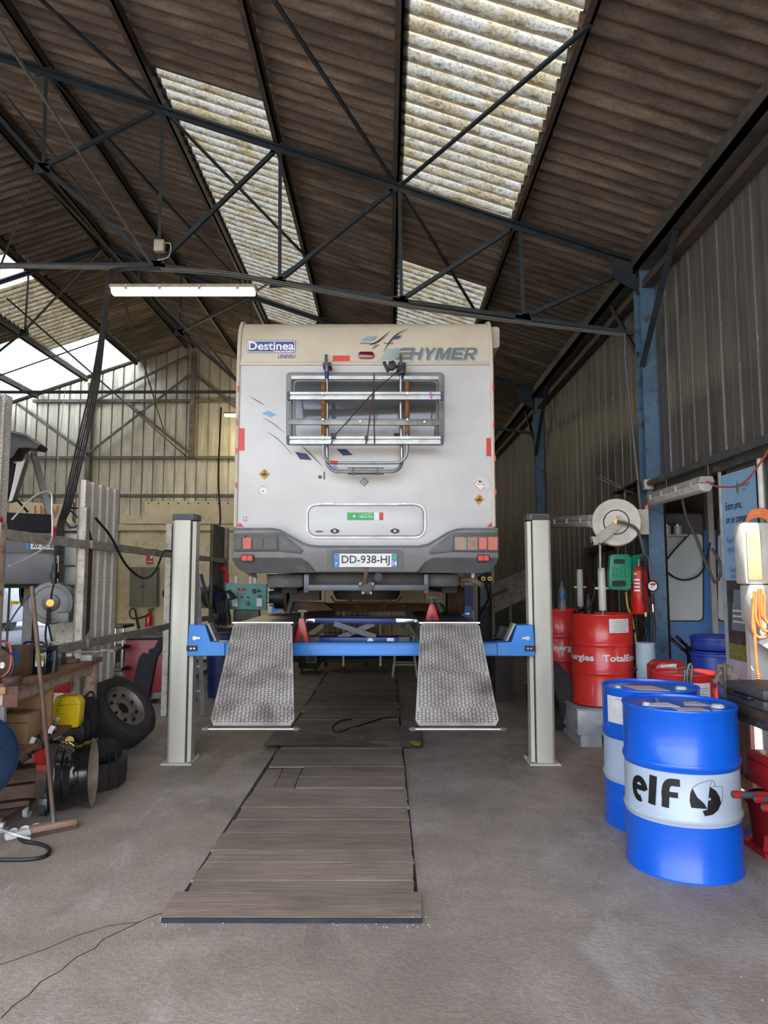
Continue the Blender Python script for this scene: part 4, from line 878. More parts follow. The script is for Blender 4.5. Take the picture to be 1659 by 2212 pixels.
parts(van, 'axle_bolt', 'alu_dull', [lambda m, x=x: m.cyl(P(x, 1309, AY - .07), P(x, 1309, AY - .05), .009, 6) for x in (706, 768, 830, 872)])
hub = P(598, 1290, AY)
hb = part(van, 'wheel_hub', 'black', lambda m: (m.cyl(hub + Vector((.10, 0, 0)), hub + Vector((-.02, 0, 0)), .13, 20), m.cyl(hub + Vector((-.02, 0, 0)), hub + Vector((-.08, 0, 0)), .075, 16)))
part(hb, 'wheel_stud', 'under_dark', lambda m: [m.cyl(hub + Vector((-.02, .1 * math.cos(k * PI * .4), .1 * math.sin(k * PI * .4))), hub + Vector((-.09, .1 * math.cos(k * PI * .4), .1 * math.sin(k * PI * .4))), .008, 6) for k in range(5)])
part(hb, 'brake_disc', 'rust', lambda m: m.cyl(hub + Vector((.13, 0, 0)), hub + Vector((.10, 0, 0)), .16, 24))
dr = P(965, 1296, AY)
dm_ = part(van, 'brake_drum', 'rust', lambda m: (m.cyl(dr, dr + Vector((.16, 0, 0)), .17, 28), m.cyl(dr + Vector((.16, 0, 0)), dr + Vector((.19, 0, 0)), .15, 28)))
part(dm_, 'drum_fins', 'under_dark', lambda m: [m.cyl(dr + Vector((.03 + k * .03, 0, 0)), dr + Vector((.04 + k * .03, 0, 0)), .176, 28) for k in range(4)])
parts(van, 'mud_flap', 'black', [lambda m: m.pprism([(528, 1236), (552, 1236), (556, 1250), (540, 1244)], 6.4, .02), lambda m: m.pprism([(1022, 1236), (1046, 1236), (1036, 1244), (1022, 1252)], 6.4, .02)])
part(van, 'bracket', 'plastic_white', lambda m: m.pprism([(1018, 1236), (1026, 1236), (1025, 1247), (1019, 1252)], 6.38, .02))
# ---------------------------------------------------------------- lamps and cables up on the trusses
def batten_lamp(name, label, a, b, lit, w=.16, h=.10):
    a = Vector(a); b = Vector(b); mid = (a + b) / 2; t = thing(name, label, 'light', mid)
    d = (b - a).normalized(); n = d.cross(Vector((0, 0, 1))).normalized(); up = n.cross(d)
    def sec(m, pts, i0=0., i1=0.):
        m.prism([a + d * i0 + n * x + up * z for x, z in pts], (b - a) - d * (i0 + i1))
    part(t, 'housing', 'fixture', lambda m: sec(m, [(-w / 2, 0), (w / 2, 0), (w / 2 * .75, h * .45), (-w / 2 * .75, h * .45)]), bevel=.006)
    part(t, 'diffuser', lit, lambda m: sec(m, [(w / 2 * .94, 0), (w / 2 * .7, -h * .5), (w / 2 * .3, -h * .62), (-w / 2 * .3, -h * .62), (-w / 2 * .7, -h * .5), (-w / 2 * .94, 0)], .02, .02), bevel=.008)
    for f in (.12, .35, .62, .88):
        part(t, 'clip', 'fixture', lambda m: m.cbox(a + (b - a) * f - n * (w / 2) * (1 if n.y > 0 else -1), (.03, .012, .05)))
    return t
L0 = P(240, 626, 7.45); L1 = P(554, 626, 7.45)
fl = batten_lamp('fluorescent_lamp', 'long lit fluorescent lamp hung under the nearest roof truss', L0, L1, 'tube_lit')
for x in (300, 500): part(fl, 'hanger', 'steel_grey', lambda m: m.tube([P(x, 618, 7.45), P(x, 575 if x < 400 else 596, 7.6)], .004, 5))
w0 = P(430, 893, 16.2)
GA, GB = P(484, 895, 17.6), P(600, 895, 17.6)
fw = batten_lamp('gable_lamp', 'small warm yellow strip lamp near the far gable wall, beside the camper', GA, GB, 'tube_warm')
part(fw, 'hanger', 'steel_grey', lambda m: m.tube([P(495, 892, 17.6), P(495, 800, 17.6)], .006, 5))
for f_ in (.2, .8):                                                     # its tubes
    gl = bpy.data.lights.new('gable_tube', 'POINT'); go_ = bpy.data.objects.new('gable_tube', gl); COL.objects.link(go_); go_.parent = fw
    gl.energy = 42; gl.color = (1, .84, .46); gl.shadow_soft_size = .12; go_.location = GA.lerp(GB, f_) + Vector((0, 0, -.2)) - fw.location
def cable(name, label, pts, r, mat='cable', n=6, seg=6, cat='cable'):
    m = MB(); m.tube(curve_pts(pts, seg), r, n); return tag(m.build(name, mat), label, cat)
TC = 7.53
m = MB()
for k, (dz, r) in enumerate(((0, .011), (.03, .007), (-.028, .007))):
    m.tube(curve_pts([P(-40, 574 + dz * 100, TC), P(230, 578 + dz * 130, TC), P(340, 582 + dz * 120, TC), P(480, 590 + dz * 160, TC), P(605, 612 + dz * 150, TC), P(760, 640 + dz * 130, TC), P(870, 660 + dz * 120, TC), P(1040, 685 + dz * 110, TC), P(1200, 706 + dz * 100, TC), P(1350, 724 + dz * 90, TC)], 5), r, 6)
tag(m.build('cable_run', 'hose_grey'), 'bundle of grey cables strung along the bottom of the nearest truss', 'cable')
m = MB()
for k in range(5):
    o = (k - 2) * 4; e = (k % 3) * 9
    m.tube(curve_pts([P(345 - e, 580, 7.5), P(262 + o, 580 + e * .3, 7.48), P(238 + o * .6, 600, 7.46), P(224 + o * .5, 700, 7.6), P(205 + o, 830, 7.7), P(176 + o * 1.2, 960, 7.8), P(146 + o, 1090, 7.9), P(132 + o * .8, 1130, 8.0), P(122 + o * .5, 1200, 8.0)], 6), .008 if k % 2 else .011, 6)
tag(m.build('cable_drop', 'cable'), 'thick bundle of black cables dropping from the truss beside the lit lamp', 'cable')
cable('cable_loop', 'black cable looped at the end of the hanging bundle near the fence', [P(140, 1095, 8), P(160, 1110, 8), P(172, 1128, 8), P(155, 1140, 8), P(140, 1122, 8), P(146, 1100, 8), P(172, 1098, 8)], .010)
m = MB(); q = P(118, 1236, 8.0); m.cyl(q + Vector((0, 0, .10)), q, .03, 12); m.cyl(q, q - Vector((0, 0, .07)), .045, 12); m.cyl(q - Vector((0, 0, .07)), q - Vector((0, 0, .13)), .028, 12); m.tube([q + Vector((0, 0, .1)), q + Vector((.01, 0, .3))], .011, 6); m.tube(curve_pts([q - Vector((0, 0, .12)), q - Vector((.02, 0, .22)), q - Vector((.05, -.05, .3))], 4), .01, 6)
tag(m.build('cable_plug', 'black'), 'black plug connector hanging above the grey cable reel', 'plug')
cable('cable_tail', 'single black cable hanging down past the camper from the gable lamp', [P(478, 880, 14), P(474, 960, 14), P(472, 1040, 13.6), P(476, 1120, 13.2), P(472, 1150, 13), P(476, 1260, 12.6)], .018)
m = MB(); q = P(345, 532, 7.5); m.cbox(q, (.11, .07, .13)); m.tube(curve_pts([q + Vector((.05, 0, .04)), q + Vector((.12, 0, .02)), q + Vector((.1, 0, -.12)), q + Vector((-.02, 0, -.16))], 4), .008, 6)
tag(m.build('junction_box', 'fixture', bevel=.008), 'small beige junction box on the truss above the lit lamp', 'junction box')

# ---------------------------------------------------------------- right wall furniture
def drum(name, label, x, y, z, r, h, mats, group=None, n=48):
    """steel drum: rolled rims, two rolling hoops; mats = (lower, middle, upper, lid)"""
    t = thing(name, label, 'drum', (x, y, z), group); c = (x, y, z)
    z1, z2 = h * .355, h * .665
    hoop = lambda zc: [(r, zc - .022), (r + .006, zc - .014), (r + .010, zc), (r + .006, zc + .014), (r, zc + .022)]
    part(t, 'lower_shell', mats[0], lambda m: m.lathe([(r - .02, .004), (r + .004, 0), (r + .005, .012), (r, .02), (r, z1 - .03)], c, (0, 0, 1), n), ang=40)
    part(t, 'middle_shell', mats[1], lambda m: m.lathe([(r, z1 - .03)] + hoop(z1)[0:] + [(r, z2 - .032)], c, (0, 0, 1), n), ang=60)
    part(t, 'upper_shell', mats[2], lambda m: m.lathe([(r, z2 - .032)] + hoop(z2) + [(r, h - .02), (r + .004, h - .014), (r + .006, h - .005), (r + .002, h), (r - .006, h - .002), (r - .009, h - .014)], c, (0, 0, 1), n), ang=60)
    lid = part(t, 'lid', mats[3], lambda m: m.lathe([(r - .009, h - .014), (r - .04, h - .016), (r * .5, h - .013), (.001, h - .012)], c, (0, 0, 1), n), ang=60)
    return t, lid
def wrap(x, y, z, r, a_mid, width, zc, height, tilt=0.):
    """(u, v) -> point on the drum's shell; a_mid measured from -Y towards +X"""
    def fn(u, v):
        a = a_mid + (u - .5) * width / r; return Vector((x + r * math.sin(a), y - r * math.cos(a), z + zc + (v - .5) * height))
    return fn
def bung(par, x, y, z, r, mat='plastic_white'): part(par, 'bung_cap', mat, lambda m: (m.cyl((x, y, z), (x, y, z + .012), r, 20), m.cyl((x, y, z + .012), (x, y, z + .018), r * .8, 20)))
def slip(par, pts, z, mat='paper_pink', t=.003): part(par, 'paper_label', mat, lambda m: m.prism([(a, b, z) for a, b in pts], (0, 0, t)))
def curved_label(par, fn, mat, n=10, name='paper_label', off=.003):
    m = MB(); vs = []
    for i in range(n + 1): vs += [fn(i / n, 0), fn(i / n, 1)]
    m.add(vs, [(2 * i, 2 * i + 2, 2 * i + 3, 2 * i + 1) for i in range(n)]); return m.build(name, mat, par)
D1 = (1.672, 4.17, 0.); DR, DH = .305, .885
t, lid = drum('oil_drum', 'blue drum with white band, black elf lettering and logo, nearest the camera', *D1, DR, DH, ('drum_blue', 'drum_white', 'drum_blue', 'drum_blue'), 'blue and white oil drums')
am = math.atan2(-D1[0], D1[1]) * .9                                                # the side turned to the door
def arcp(cx, cy, rx, ry, a, b, n=8): return [(cx + rx * math.cos(math.radians(a + (b - a) * k / n)), cy + ry * math.sin(math.radians(a + (b - a) * k / n))) for k in range(n + 1)]
EW = wrap(*D1, DR + .004, am - .50, .29, .45, .15)
def ribbon(path, w, asp=.29 / .15):                                  # thick pen stroke in the lettering's own plane
    p = [Vector((a * asp, b, 0)) for a, b in path]; n = len(p); L = []; R = []
    for i, q in enumerate(p):
        d = (p[min(i + 1, n - 1)] - p[max(i - 1, 0)]).normalized(); o = Vector((-d.y, d.x, 0)) * (w / 2)
        L.append(q + o); R.append(q - o)
    m = MB(); m.add([EW(v.x / asp, v.y) for v in L] + [EW(v.x / asp, v.y) for v in R], [(i, i + 1, n + i + 1, n + i) for i in range(n - 1)])
    m.build('lettering', 'black_print', t, smooth=False)
def lin(a, b, n=8): return [(a[0] + (b[0] - a[0]) * k / n, a[1] + (b[1] - a[1]) * k / n) for k in range(n + 1)]
ribbon(lin((.055, .47), (.315, .47)), .18)                            # e
ribbon(arcp(.17, .43, .135, .345, 0, 290, 30), .23)
ribbon(lin((.445, 0), (.495, 1.02), 4), .28)                          # l
ribbon([(.70, 0), (.71, .3), (.715, .6)] + arcp(.835, .62, .115, .28, 180, 90, 8)[1:] + [(.97, .90)], .255)   # f
ribbon(lin((.64, .47), (.93, .47), 6), .19)
# logo: two-tone swirl emblem
def logo(pts, mat, off):
    fn = wrap(*D1, DR + off, am + .37, .18, .442, .185); m = MB(); n = len(pts)
    bm = bmesh.new(); vs = [bm.verts.new((u, v, 0)) for u, v in pts]; bm.faces.new(vs)
    for k in range(1, 12): bmesh.ops.bisect_plane(bm, geom=list(bm.verts) + list(bm.edges) + list(bm.faces), plane_co=(k / 12, 0, 0), plane_no=(1, 0, 0))
    bmesh.ops.triangulate(bm, faces=list(bm.faces)); bm.verts.index_update()
    m.add([fn(v.co.x, v.co.y) for v in bm.verts], [tuple(v.index for v in f.verts) for f in bm.faces]); bm.free(); m.build('emblem', mat, t, smooth=False)
logo([(.10, .76), (.22, .52), (.42, .34), (.50, .20), (.05, .22), (.01, .40), (.04, .62)], 'black_print', .0035)
logo([(.60, .80), (.78, .70), (.90, .52), (.94, .34), (.84, .16), (.66, .04), (.42, .0), (.36, .14), (.50, .18), (.53, .42), (.62, .44), (.60, .52), (.54, .48)], 'black_print', .0035)
for pts in ([(.10, .76), (.30, .90), (.68, .98), (.78, .82), (1.0, .80)], [(1.0, .80), (1.01, .5), (.93, .30)], [(.68, .98), (.60, .80), (.78, .82)]):
    fn = wrap(*D1, DR + .004, am + .37, .18, .442, .185); part(t, 'emblem_outline', 'black_print', lambda m: m.tube([fn(u, v) for u, v in curve_pts([(a, b, 0) for a, b in pts], 4) for u, v in [(u, v)]] if False else [fn(q.x, q.y) for q in curve_pts([(a, b, 0) for a, b in pts], 4)], .0009, 4))
zl = DH - .012
bung(lid, D1[0] + .17, D1[1] - .12, zl, .036); bung(lid, D1[0] - .2, D1[1] - .05, zl, .022)
slip(lid, [(D1[0] - .09, D1[1] - .22), (D1[0] + .08, D1[1] - .23), (D1[0] + .07, D1[1] - .13), (D1[0] - .09, D1[1] - .13)], zl); slip(lid, [(D1[0] - .2, D1[1] - .07), (D1[0] - .03, D1[1] - .1), (D1[0] - .05, D1[1] + .03), (D1[0] - .16, D1[1] + .02)], zl, 'paper'); slip(lid, [(D1[0] + .02, D1[1] - .04), (D1[0] + .16, D1[1] - .06), (D1[0] + .13, D1[1] + .06), (D1[0] + .05, D1[1] + .05)], zl, 'paper_pink')
D2 = (1.755, 4.84, 0.)
t, lid = drum('oil_drum', 'blue drum with white band and paper label, standing behind the elf one', *D2, DR, DH, ('drum_blue', 'drum_white', 'drum_blue', 'drum_blue'), 'blue and white oil drums')
curved_label(t, wrap(*D2, DR + .003, -.95, .26, .745, .17), 'paper')
lettering('DEXOS OIL 15W-40', None, None, None, 'text_grey', t, cuts=8, fn=wrap(*D2, DR + .005, -.88, .13, .815, .010))
for k in range(9): curved_label(t, wrap(*D2, DR + .004, -.80 + (k % 3) * .02, .05 + .02 * (k % 2), .79 - k * .015, .003), 'text_grey', 4, 'print_line')
bung(lid, D2[0] + .16, D2[1] - .12, zl, .036); bung(lid, D2[0] - .24, D2[1] - .09, zl, .02); slip(lid, [(D2[0] - .14, D2[1] - .14), (D2[0] + .06, D2[1] - .2), (D2[0] + .02, D2[1] + .02), (D2[0] - .16, D2[1] + .02)], zl)
# red drums on their sump pallets
R1 = (2.18, 7.30, .36); R2 = (2.04, 8.40, .36)
for (x, y, z), lab, mt in ((R1, 'galvanised sump pallet under the front red drum', 'galvanised'), (R2, 'dark sump pallet with pale rim under the rear red drum', 'under_grey')):
    t = thing('sump_pallet', lab, 'pallet', (x, y, 0), 'pallets under the red drums')
    part(t, 'tray', mt, lambda m: m.box((x - .36, y - .36, .11), (x + .36, y + .38, .345)), bevel=.006)
    part(t, 'rim', 'galvanised', lambda m: m.ring([(x - .375, y - .375, .345), (x + .375, y - .375, .345), (x + .375, y + .395, .345), (x - .375, y + .395, .345)], [(x - .33, y - .33, .345), (x + .33, y - .33, .345), (x + .33, y + .35, .345), (x - .33, y + .35, .345)], (0, 0, .015)))
    part(t, 'foot', 'galvanised', lambda m: m.box((x - .33, y - .35, 0), (x - .13, y + .33, .11)))
    part(t, 'foot', 'galvanised', lambda m: m.box((x + .13, y - .35, 0), (x + .33, y + .33, .11)))
t, lid = drum('oil_drum', 'red drum with white TotalEnergies lettering and paper label beside the extinguisher', *R1, .30, .885, ('drum_red',) * 4, 'red oil drums')
ar = math.atan2(-R1[0], R1[1])
lettering('TotalEnergies', None, None, None, 'white_print', t, bold=.032, cuts=26, fn=wrap(*R1, .305, ar + 1.02, .62, .455, .085)); lettering('TotalEnergies', None, None, None, 'white_print', t, bold=.032, cuts=26, fn=wrap(*R1, .305, ar - 1.28, .62, .455, .085))
curved_label(t, wrap(*R1, .303, ar + .62, .23, .775, .135), 'paper')
for k in range(7): curved_label(t, wrap(*R1, .304, ar + .62 - .05 * (k % 2), .17 - .03 * (k % 3), .825 - k * .017, .003), 'text_grey', 4, 'print_line')
t2, lid2 = drum('oil_drum', 'red drum farther back, half hidden between lift post and front red drum', *R2, .30, .885, ('drum_red',) * 4, 'red oil drums')
lettering('TotalEnergies', None, None, None, 'white_print', t2, bold=.032, cuts=26, fn=wrap(*R2, .305, math.atan2(-R2[0], R2[1]) - .25, .62, .455, .085))
def pump(label, x, y, z, h, r=.038):
    t = thing('grease_pump', label, 'pump', (x, y, z), 'white pumps standing on the red drums')
    part(t, 'barrel', 'plastic_white', lambda m: m.cyl((x, y, z + .04), (x, y, z + h), r, 18), bevel=.004)
    part(t, 'cap', 'plastic_white', lambda m: m.cyl((x, y, z + h), (x, y, z + h + .03), r * .9, 18))
    part(t, 'collar', 'alu_dull', lambda m: m.cyl((x, y, z), (x, y, z + .05), r * .55, 12)); part(t, 'cross_bar', 'plastic_white', lambda m: m.cyl((x - .07, y, z + h * .6), (x + .07, y, z + h * .6), .012, 8)); part(t, 'ring', 'plastic_white', lambda m: m.cyl((x, y, z + h * .58), (x, y, z + h * .63), r * 1.3, 18))
    return t
pump('tall white drum pump on the front red drum', 2.185, 7.26, 1.245 - .012, .44)
pump('white drum pump standing on the rear red drum', 2.26, 8.36, 1.233, .44, .036)
m = MB(); q = Vector((2.09, 7.42, 1.305)); m.cyl(q - Vector((0, 0, .07)), q + Vector((0, 0, .08)), .05, 12); m.tube(curve_pts([q, q + Vector((-.06, 0, -.03)), q + Vector((-.13, -.05, -.04)), q + Vector((-.15, 0, -.06))], 4), .018, 8); m.cyl(q + Vector((0, 0, .08)), q + Vector((0, 0, .13)), .025, 10)
tag(m.build('drum_pump', 'black'), 'black pump head on the front red drum beside the white pump', 'pump')
bt_ = thing('water_bottle', 'clear plastic water bottle with blue band standing on the rear red drum', 'bottle', (2.02, 8.25, 1.233)); c = (2.02, 8.25, 1.233)
part(bt_, 'bottle', 'water_glass', lambda m: m.lathe([(.001, 0), (.04, .004), (.042, .02), (.042, .1), (.039, .11), (.042, .12), (.042, .2), (.03, .25), (.014, .29), (.014, .31)], c, (0, 0, 1), 18)); part(bt_, 'cap', 'plate_blue', lambda m: m.cyl((c[0], c[1], c[2] + .30), (c[0], c[1], c[2] + .325), .017, 12)); part(bt_, 'wrapper', 'plate_blue', lambda m: m.lathe([(.0432, .13), (.0432, .185)], c, (0, 0, 1), 18))
# tyre helper -------------------------------------------------------------
def tyre(name, label, c, axis, R, w, rim=None, group=None, treadmat='rubber', rows=4, N=34):
    c = Vector(c); ax = Vector(axis).normalized(); t = thing(name, label, 'tyre', (c.x, c.y, 0), group); h = w / 2
    part(t, 'carcass', 'rubber', lambda m: m.lathe([(R * .60, -h * .78), (R * .66, -h * .95), (R * .80, -h * 1.02), (R * .93, -h * .93), (R * .975, -h * .72), (R * .985, 0), (R * .975, h * .72), (R * .93, h * .93), (R * .80, h * 1.02), (R * .66, h * .95), (R * .60, h * .78), (R * .58, 0), (R * .60, -h * .78)], c, ax, 40), ang=60)
    x = ax.orthogonal().normalized(); y = ax.cross(x)
    def lug(m):
        for r in range(rows):
            zc = (-1 + (2 * r + 1) / rows) * h * .86; zw = h * .86 / rows * .82
            for k in range(N):
                a = 2 * PI * (k + .5 * (r % 2)) / N; da = PI / N * .76; sk = .05 * (1 if r % 2 else -1)
                pts = []
                for rr in (R * .97, R * (1.0 - .012 * (abs(zc) / h) * 2)):
                    for z_, s_, q in ((-zw, -1, -sk), (-zw, 1, -sk), (zw, 1, sk), (zw, -1, sk)):
                        aa = a + da * s_ + q; pts.append(c + ax * (zc + z_) + (x * math.cos(aa) + y * math.sin(aa)) * rr)
                m.add(pts, [(4, 5, 6, 7), (0, 1, 5, 4), (1, 2, 6, 5), (2, 3, 7, 6), (3, 0, 4, 7)])
    o = part(t, 'tread', treadmat, lug, smooth=False); o['kind'] = 'stuff'
    if rim:
        o = part(t, 'rim', rim, lambda m: m.lathe([(R * .62, h * .80), (R * .60, h * .84), (R * .57, h * .72), (R * .54, h * .45), (R * .44, h * .40), (R * .36, h * .56), (R * .24, h * .60), (R * .17, h * .50), (R * .16, -h * .3)], c, ax, 36), ang=50)
        part(t, 'rim_back', 'black', lambda m: m.lathe([(R * .60, h * .3), (R * .56, -h * .7), (R * .15, -h * .65)], c, ax, 30))
        for k in range(8):
            a = 2 * PI * k / 8; p = c + ax * (h * .505) + (x * math.cos(a) + y * math.sin(a)) * R * .40
            part(o, 'vent_hole', 'black', lambda m: m.cyl(p - ax * .012, p + ax * .014, R * .045, 8))
        part(o, 'hub_hole', 'black', lambda m: m.cyl(c + ax * h * .3, c + ax * h * .44, R * .165, 20))
        def nuts(m):
            for k in range(5):
                a = 2 * PI * k / 5 + .3; p = c + ax * (h * .56) + (x * math.cos(a) + y * math.sin(a)) * R * .27
                m.cyl(p, p + ax * .012, R * .022, 6)
        part(o, 'bolt_hole', 'rust', nuts)
    return t
tyre('loose_tyre', 'bare black tyre leaning behind the right lift post, beside the red drums', (1.77, 7.72, .376), (.90, .30, .32), .36, .22, group='loose tyres')
# hose reel on the column
rc = P(1331, 1129, 7.28)
hr = thing('hose_reel', 'round white hose reel with bracket arms on the blue column', 'hose reel', rc - Vector((0, 0, .2)))
ax = Vector((-.30, -1, 0)).normalized()
part(hr, 'side_disc', 'reel_white', lambda m: m.lathe([(.235, -.012), (.242, 0), (.235, .012), (.19, .016), (.17, .004), (.13, .010), (.001, .010)], rc + ax * .06, ax, 44), ang=40)
part(hr, 'side_disc', 'reel_white', lambda m: m.lathe([(.235, -.012), (.242, 0), (.235, .012), (.15, .004), (.001, .006)], rc - ax * .10, ax, 44), ang=40)
part(hr, 'hose_coil', 'rubber', lambda m: [m.lathe([(.20 + .014 * math.cos(a * PI / 4), k * .028 - .08 + .014 * math.sin(a * PI / 4)) for a in range(9)], rc, ax, 40) for k in range(5)])
sd = ax.cross(Vector((0, 0, 1))).normalized() * -1
part(hr, 'rim_ring', 'black', lambda m: m.lathe([(.128, .012), (.124, .02), (.118, .012)], rc + ax * .062, ax, 36))
part(hr, 'arm', 'reel_white', lambda m: m.prism([P(1338, 1118, 7.18), P(1352, 1124, 7.18), P(1346, 1136, 7.18), P(1300, 1174, 7.12), P(1282, 1172, 7.12), P(1280, 1166, 7.12), P(1286, 1160, 7.12)], (0, .03, 0)), bevel=.006)
part(hr, 'arm', 'reel_white', lambda m: m.prism([P(1332, 1114, 7.18), P(1385, 1110, 7.24), P(1386, 1141, 7.24), P(1345, 1137, 7.18)], (0, .03, 0)), bevel=.006)
part(hr, 'guide', 'reel_white', lambda m: m.prism([P(1279, 1158, 7.1), P(1292, 1160, 7.1), P(1294, 1176, 7.1), P(1284, 1178, 7.1)], (0, .1, 0)), bevel=.006)
part(hr, 'hub_nut', 'brass', lambda m: m.cyl(P(1331, 1127, 7.14), P(1331, 1127, 7.2), .024, 8))
plettering('S', 1315, 1140, 1322, 1149, 7.165, 'sign_red', hr, bold=.04)
part(hr, 'mount_plate', 'reel_white', lambda m: m.box((2.58, 7.3, rc.z - .12), (2.70, 7.4, rc.z + .14)), bevel=.006)
part(hr, 'feed_hose', 'hose_grey', lambda m: m.tube(curve_pts([P(1333, 1127, 7.12), P(1350, 1130, 7.1), P(1372, 1140, 7.12), P(1382, 1158, 7.15), P(1390, 1190, 7.2), P(1394, 1202, 7.25)], 5), .016, 8))
part(hr, 'hose_end', 'cable', lambda m: m.tube(curve_pts([P(1284, 1170, 7.12), P(1268, 1185, 7.15), P(1263, 1215, 7.2), P(1272, 1245, 7.25), P(1284, 1270, 7.28), P(1278, 1300, 7.25), P(1270, 1318, 7.22)], 5), .010, 6))
part(hr, 'drop_pipe', 'reel_white', lambda m: m.tube([P(1296, 1176, 7.2), P(1297, 1250, 7.25)], .012, 8))
# wall fittings around the reel
lw = batten_lamp('wall_lamp', 'dusty unlit strip lamp on the right wall left of the hose reel', P(1176, 1128, 9.4) + Vector((.02, 0, .0)), P(1283, 1124, 7.45), 'diffuser_off', .14, .13)
t = thing('wall_shelf', 'small rusty red angle shelf with thin rods above the hose reel', 'shelf', PX(1352, 1060, 2.7))
part(t, 'board', 'steel_brown', lambda m: m.prism([PX(1322, 1068, 2.55), PX(1376, 1040, 2.55), PX(1384, 1044, 2.86), PX(1340, 1068, 2.86)], (0, 0, .02)))
part(t, 'rod', 'alu_dull', lambda m: m.tube([P(1287, 1032, 7.9), P(1362, 1064, 7.6)], .008, 6)); part(t, 'rod', 'alu_dull', lambda m: m.tube([P(1295, 1027, 7.9), P(1368, 1066, 7.6)], .008, 6))
part(t, 'bracket', 'steel_grey', lambda m: m.tube([P(1350, 1062, 7.7), P(1350, 1082, 7.7)], .014, 6))
# green plastic carrier hung beside the extinguisher
gy = 7.12
g = thing('plastic_carrier', 'green moulded plastic carrier with slots hanging left of the extinguisher', 'carrier', P(1340, 1276, gy))
gpx = [(1319, 1200), (1326, 1197), (1358, 1197), (1366, 1205), (1364, 1270), (1358, 1276), (1322, 1274), (1317, 1268), (1316, 1240)]
def gb(m):
    m.pprism(gpx, gy, .08)
part(g, 'body', 'green_plastic', gb, bevel=.012)
part(g, 'side_wing', 'green_plastic', lambda m: m.prism([P(1366, 1200, gy + .02), P(1388, 1196, gy + .12), P(1392, 1204, gy + .14), P(1376, 1240, gy + .12), P(1366, 1262, gy + .03)], (0, .04, 0)), bevel=.006)
part(g, 'upper_slot', 'black', lambda m: m.prism([P(x, y, gy - .004) for x, y in rrect(1326, 1208, 1350, 1218, 2, 3)], (0, .03, 0)))
part(g, 'lower_slot', 'black', lambda m: m.prism([P(x, y, gy - .004) for x, y in rrect(1322, 1254, 1353, 1267, 5, 4)], (0, .03, 0)))
for k in range(4):
    for j in range(2): part(g, 'rib', 'green_plastic', lambda m: m.prism([P(1322 + k * 9, 1226 + j * 12, gy - .012), P(1327 + k * 9, 1223 + j * 12, gy - .012), P(1331 + k * 9, 1232 + j * 12, gy - .012), P(1326 + k * 9, 1235 + j * 12, gy - .012)], (0, .02, 0)))
# fire extinguisher on the column
def extinguisher(label, x, y, z, r, h, mat='ext_red'):
    t = thing('fire_extinguisher', label, 'extinguisher', (x, y, z)); c = (x, y, z)
    part(t, 'cylinder', mat, lambda m: m.lathe([(.001, .006), (r * .9, 0), (r, .02), (r, h * .8), (r * .9, h * .87), (r * .5, h * .94), (r * .28, h * .96), (r * .28, h)], c, (0, 0, 1), 28), ang=50)
    part(t, 'valve', 'alu_dull', lambda m: m.cyl((x, y, z + h), (x, y, z + h + .05), r * .25, 12))
    part(t, 'handle', 'black', lambda m: (m.prism([(x - r * .3, y - .015, z + h + .03), (x + r * 1.1, y - .015, z + h + .06), (x + r * 1.1, y - .015, z + h + .085), (x - r * .3, y - .015, z + h + .06)], (0, .03, 0)), m.prism([(x - r * .3, y - .015, z + h + .0), (x + r * .9, y - .015, z + h + .01), (x + r * .9, y - .015, z + h + .03), (x - r * .3, y - .015, z + h + .025)], (0, .03, 0))))
    return t
e0 = P(1383, 1326, 7.22)
e = extinguisher('large red fire extinguisher with black hose fixed to the blue column', e0.x, 7.22, e0.z, .082, .50)
curved_label(e, wrap(e0.x, 7.22, e0.z, .0835, -.55, .085, .30, .26), 'sticker_red'); curved_label(e, wrap(e0.x, 7.22, e0.z, .0845, -.9, .05, .40, .02), 'yellow_plastic', 4, 'yellow_band')
for k in range(4): curved_label(e, wrap(e0.x, 7.22, e0.z, .0845, -.62, .06, .34 - k * .035, .016), 'white_print', 4, 'print_line')
part(e, 'hose', 'black', lambda m: m.tube(curve_pts([(e0.x + .02, 7.15, e0.z + .53), (e0.x + .0, 7.10, e0.z + .46), (e0.x - .005, 7.10, e0.z + .2), (e0.x + .01, 7.10, e0.z + .02)], 5), .011, 8)); part(e, 'nozzle', 'yellow_plastic', lambda m: m.cyl((e0.x + .01, 7.10, e0.z + .02), (e0.x + .012, 7.10, e0.z - .02), .012, 8))
t = tag(part(None, 'wall_sign', 'sign_red', lambda m: m.pprism([(1392, 1087), (1401, 1086), (1401, 1112), (1392, 1113)], 7.405, .006)), 'small red extinguisher sign on the blue column', 'sign')
part(t, 'sign_foot', 'white_print', lambda m: m.pprism([(1392, 1113), (1401, 1112), (1401, 1129), (1392, 1129)], 7.405, .006)); part(t, 'pictogram', 'white_print', lambda m: (m.pprism([(1394, 1093), (1396.5, 1093), (1396.5, 1108), (1394, 1108)], 7.402, .003), m.pprism([(1398, 1090), (1399.5, 1090), (1399.5, 1108), (1398, 1108)], 7.402, .003)))
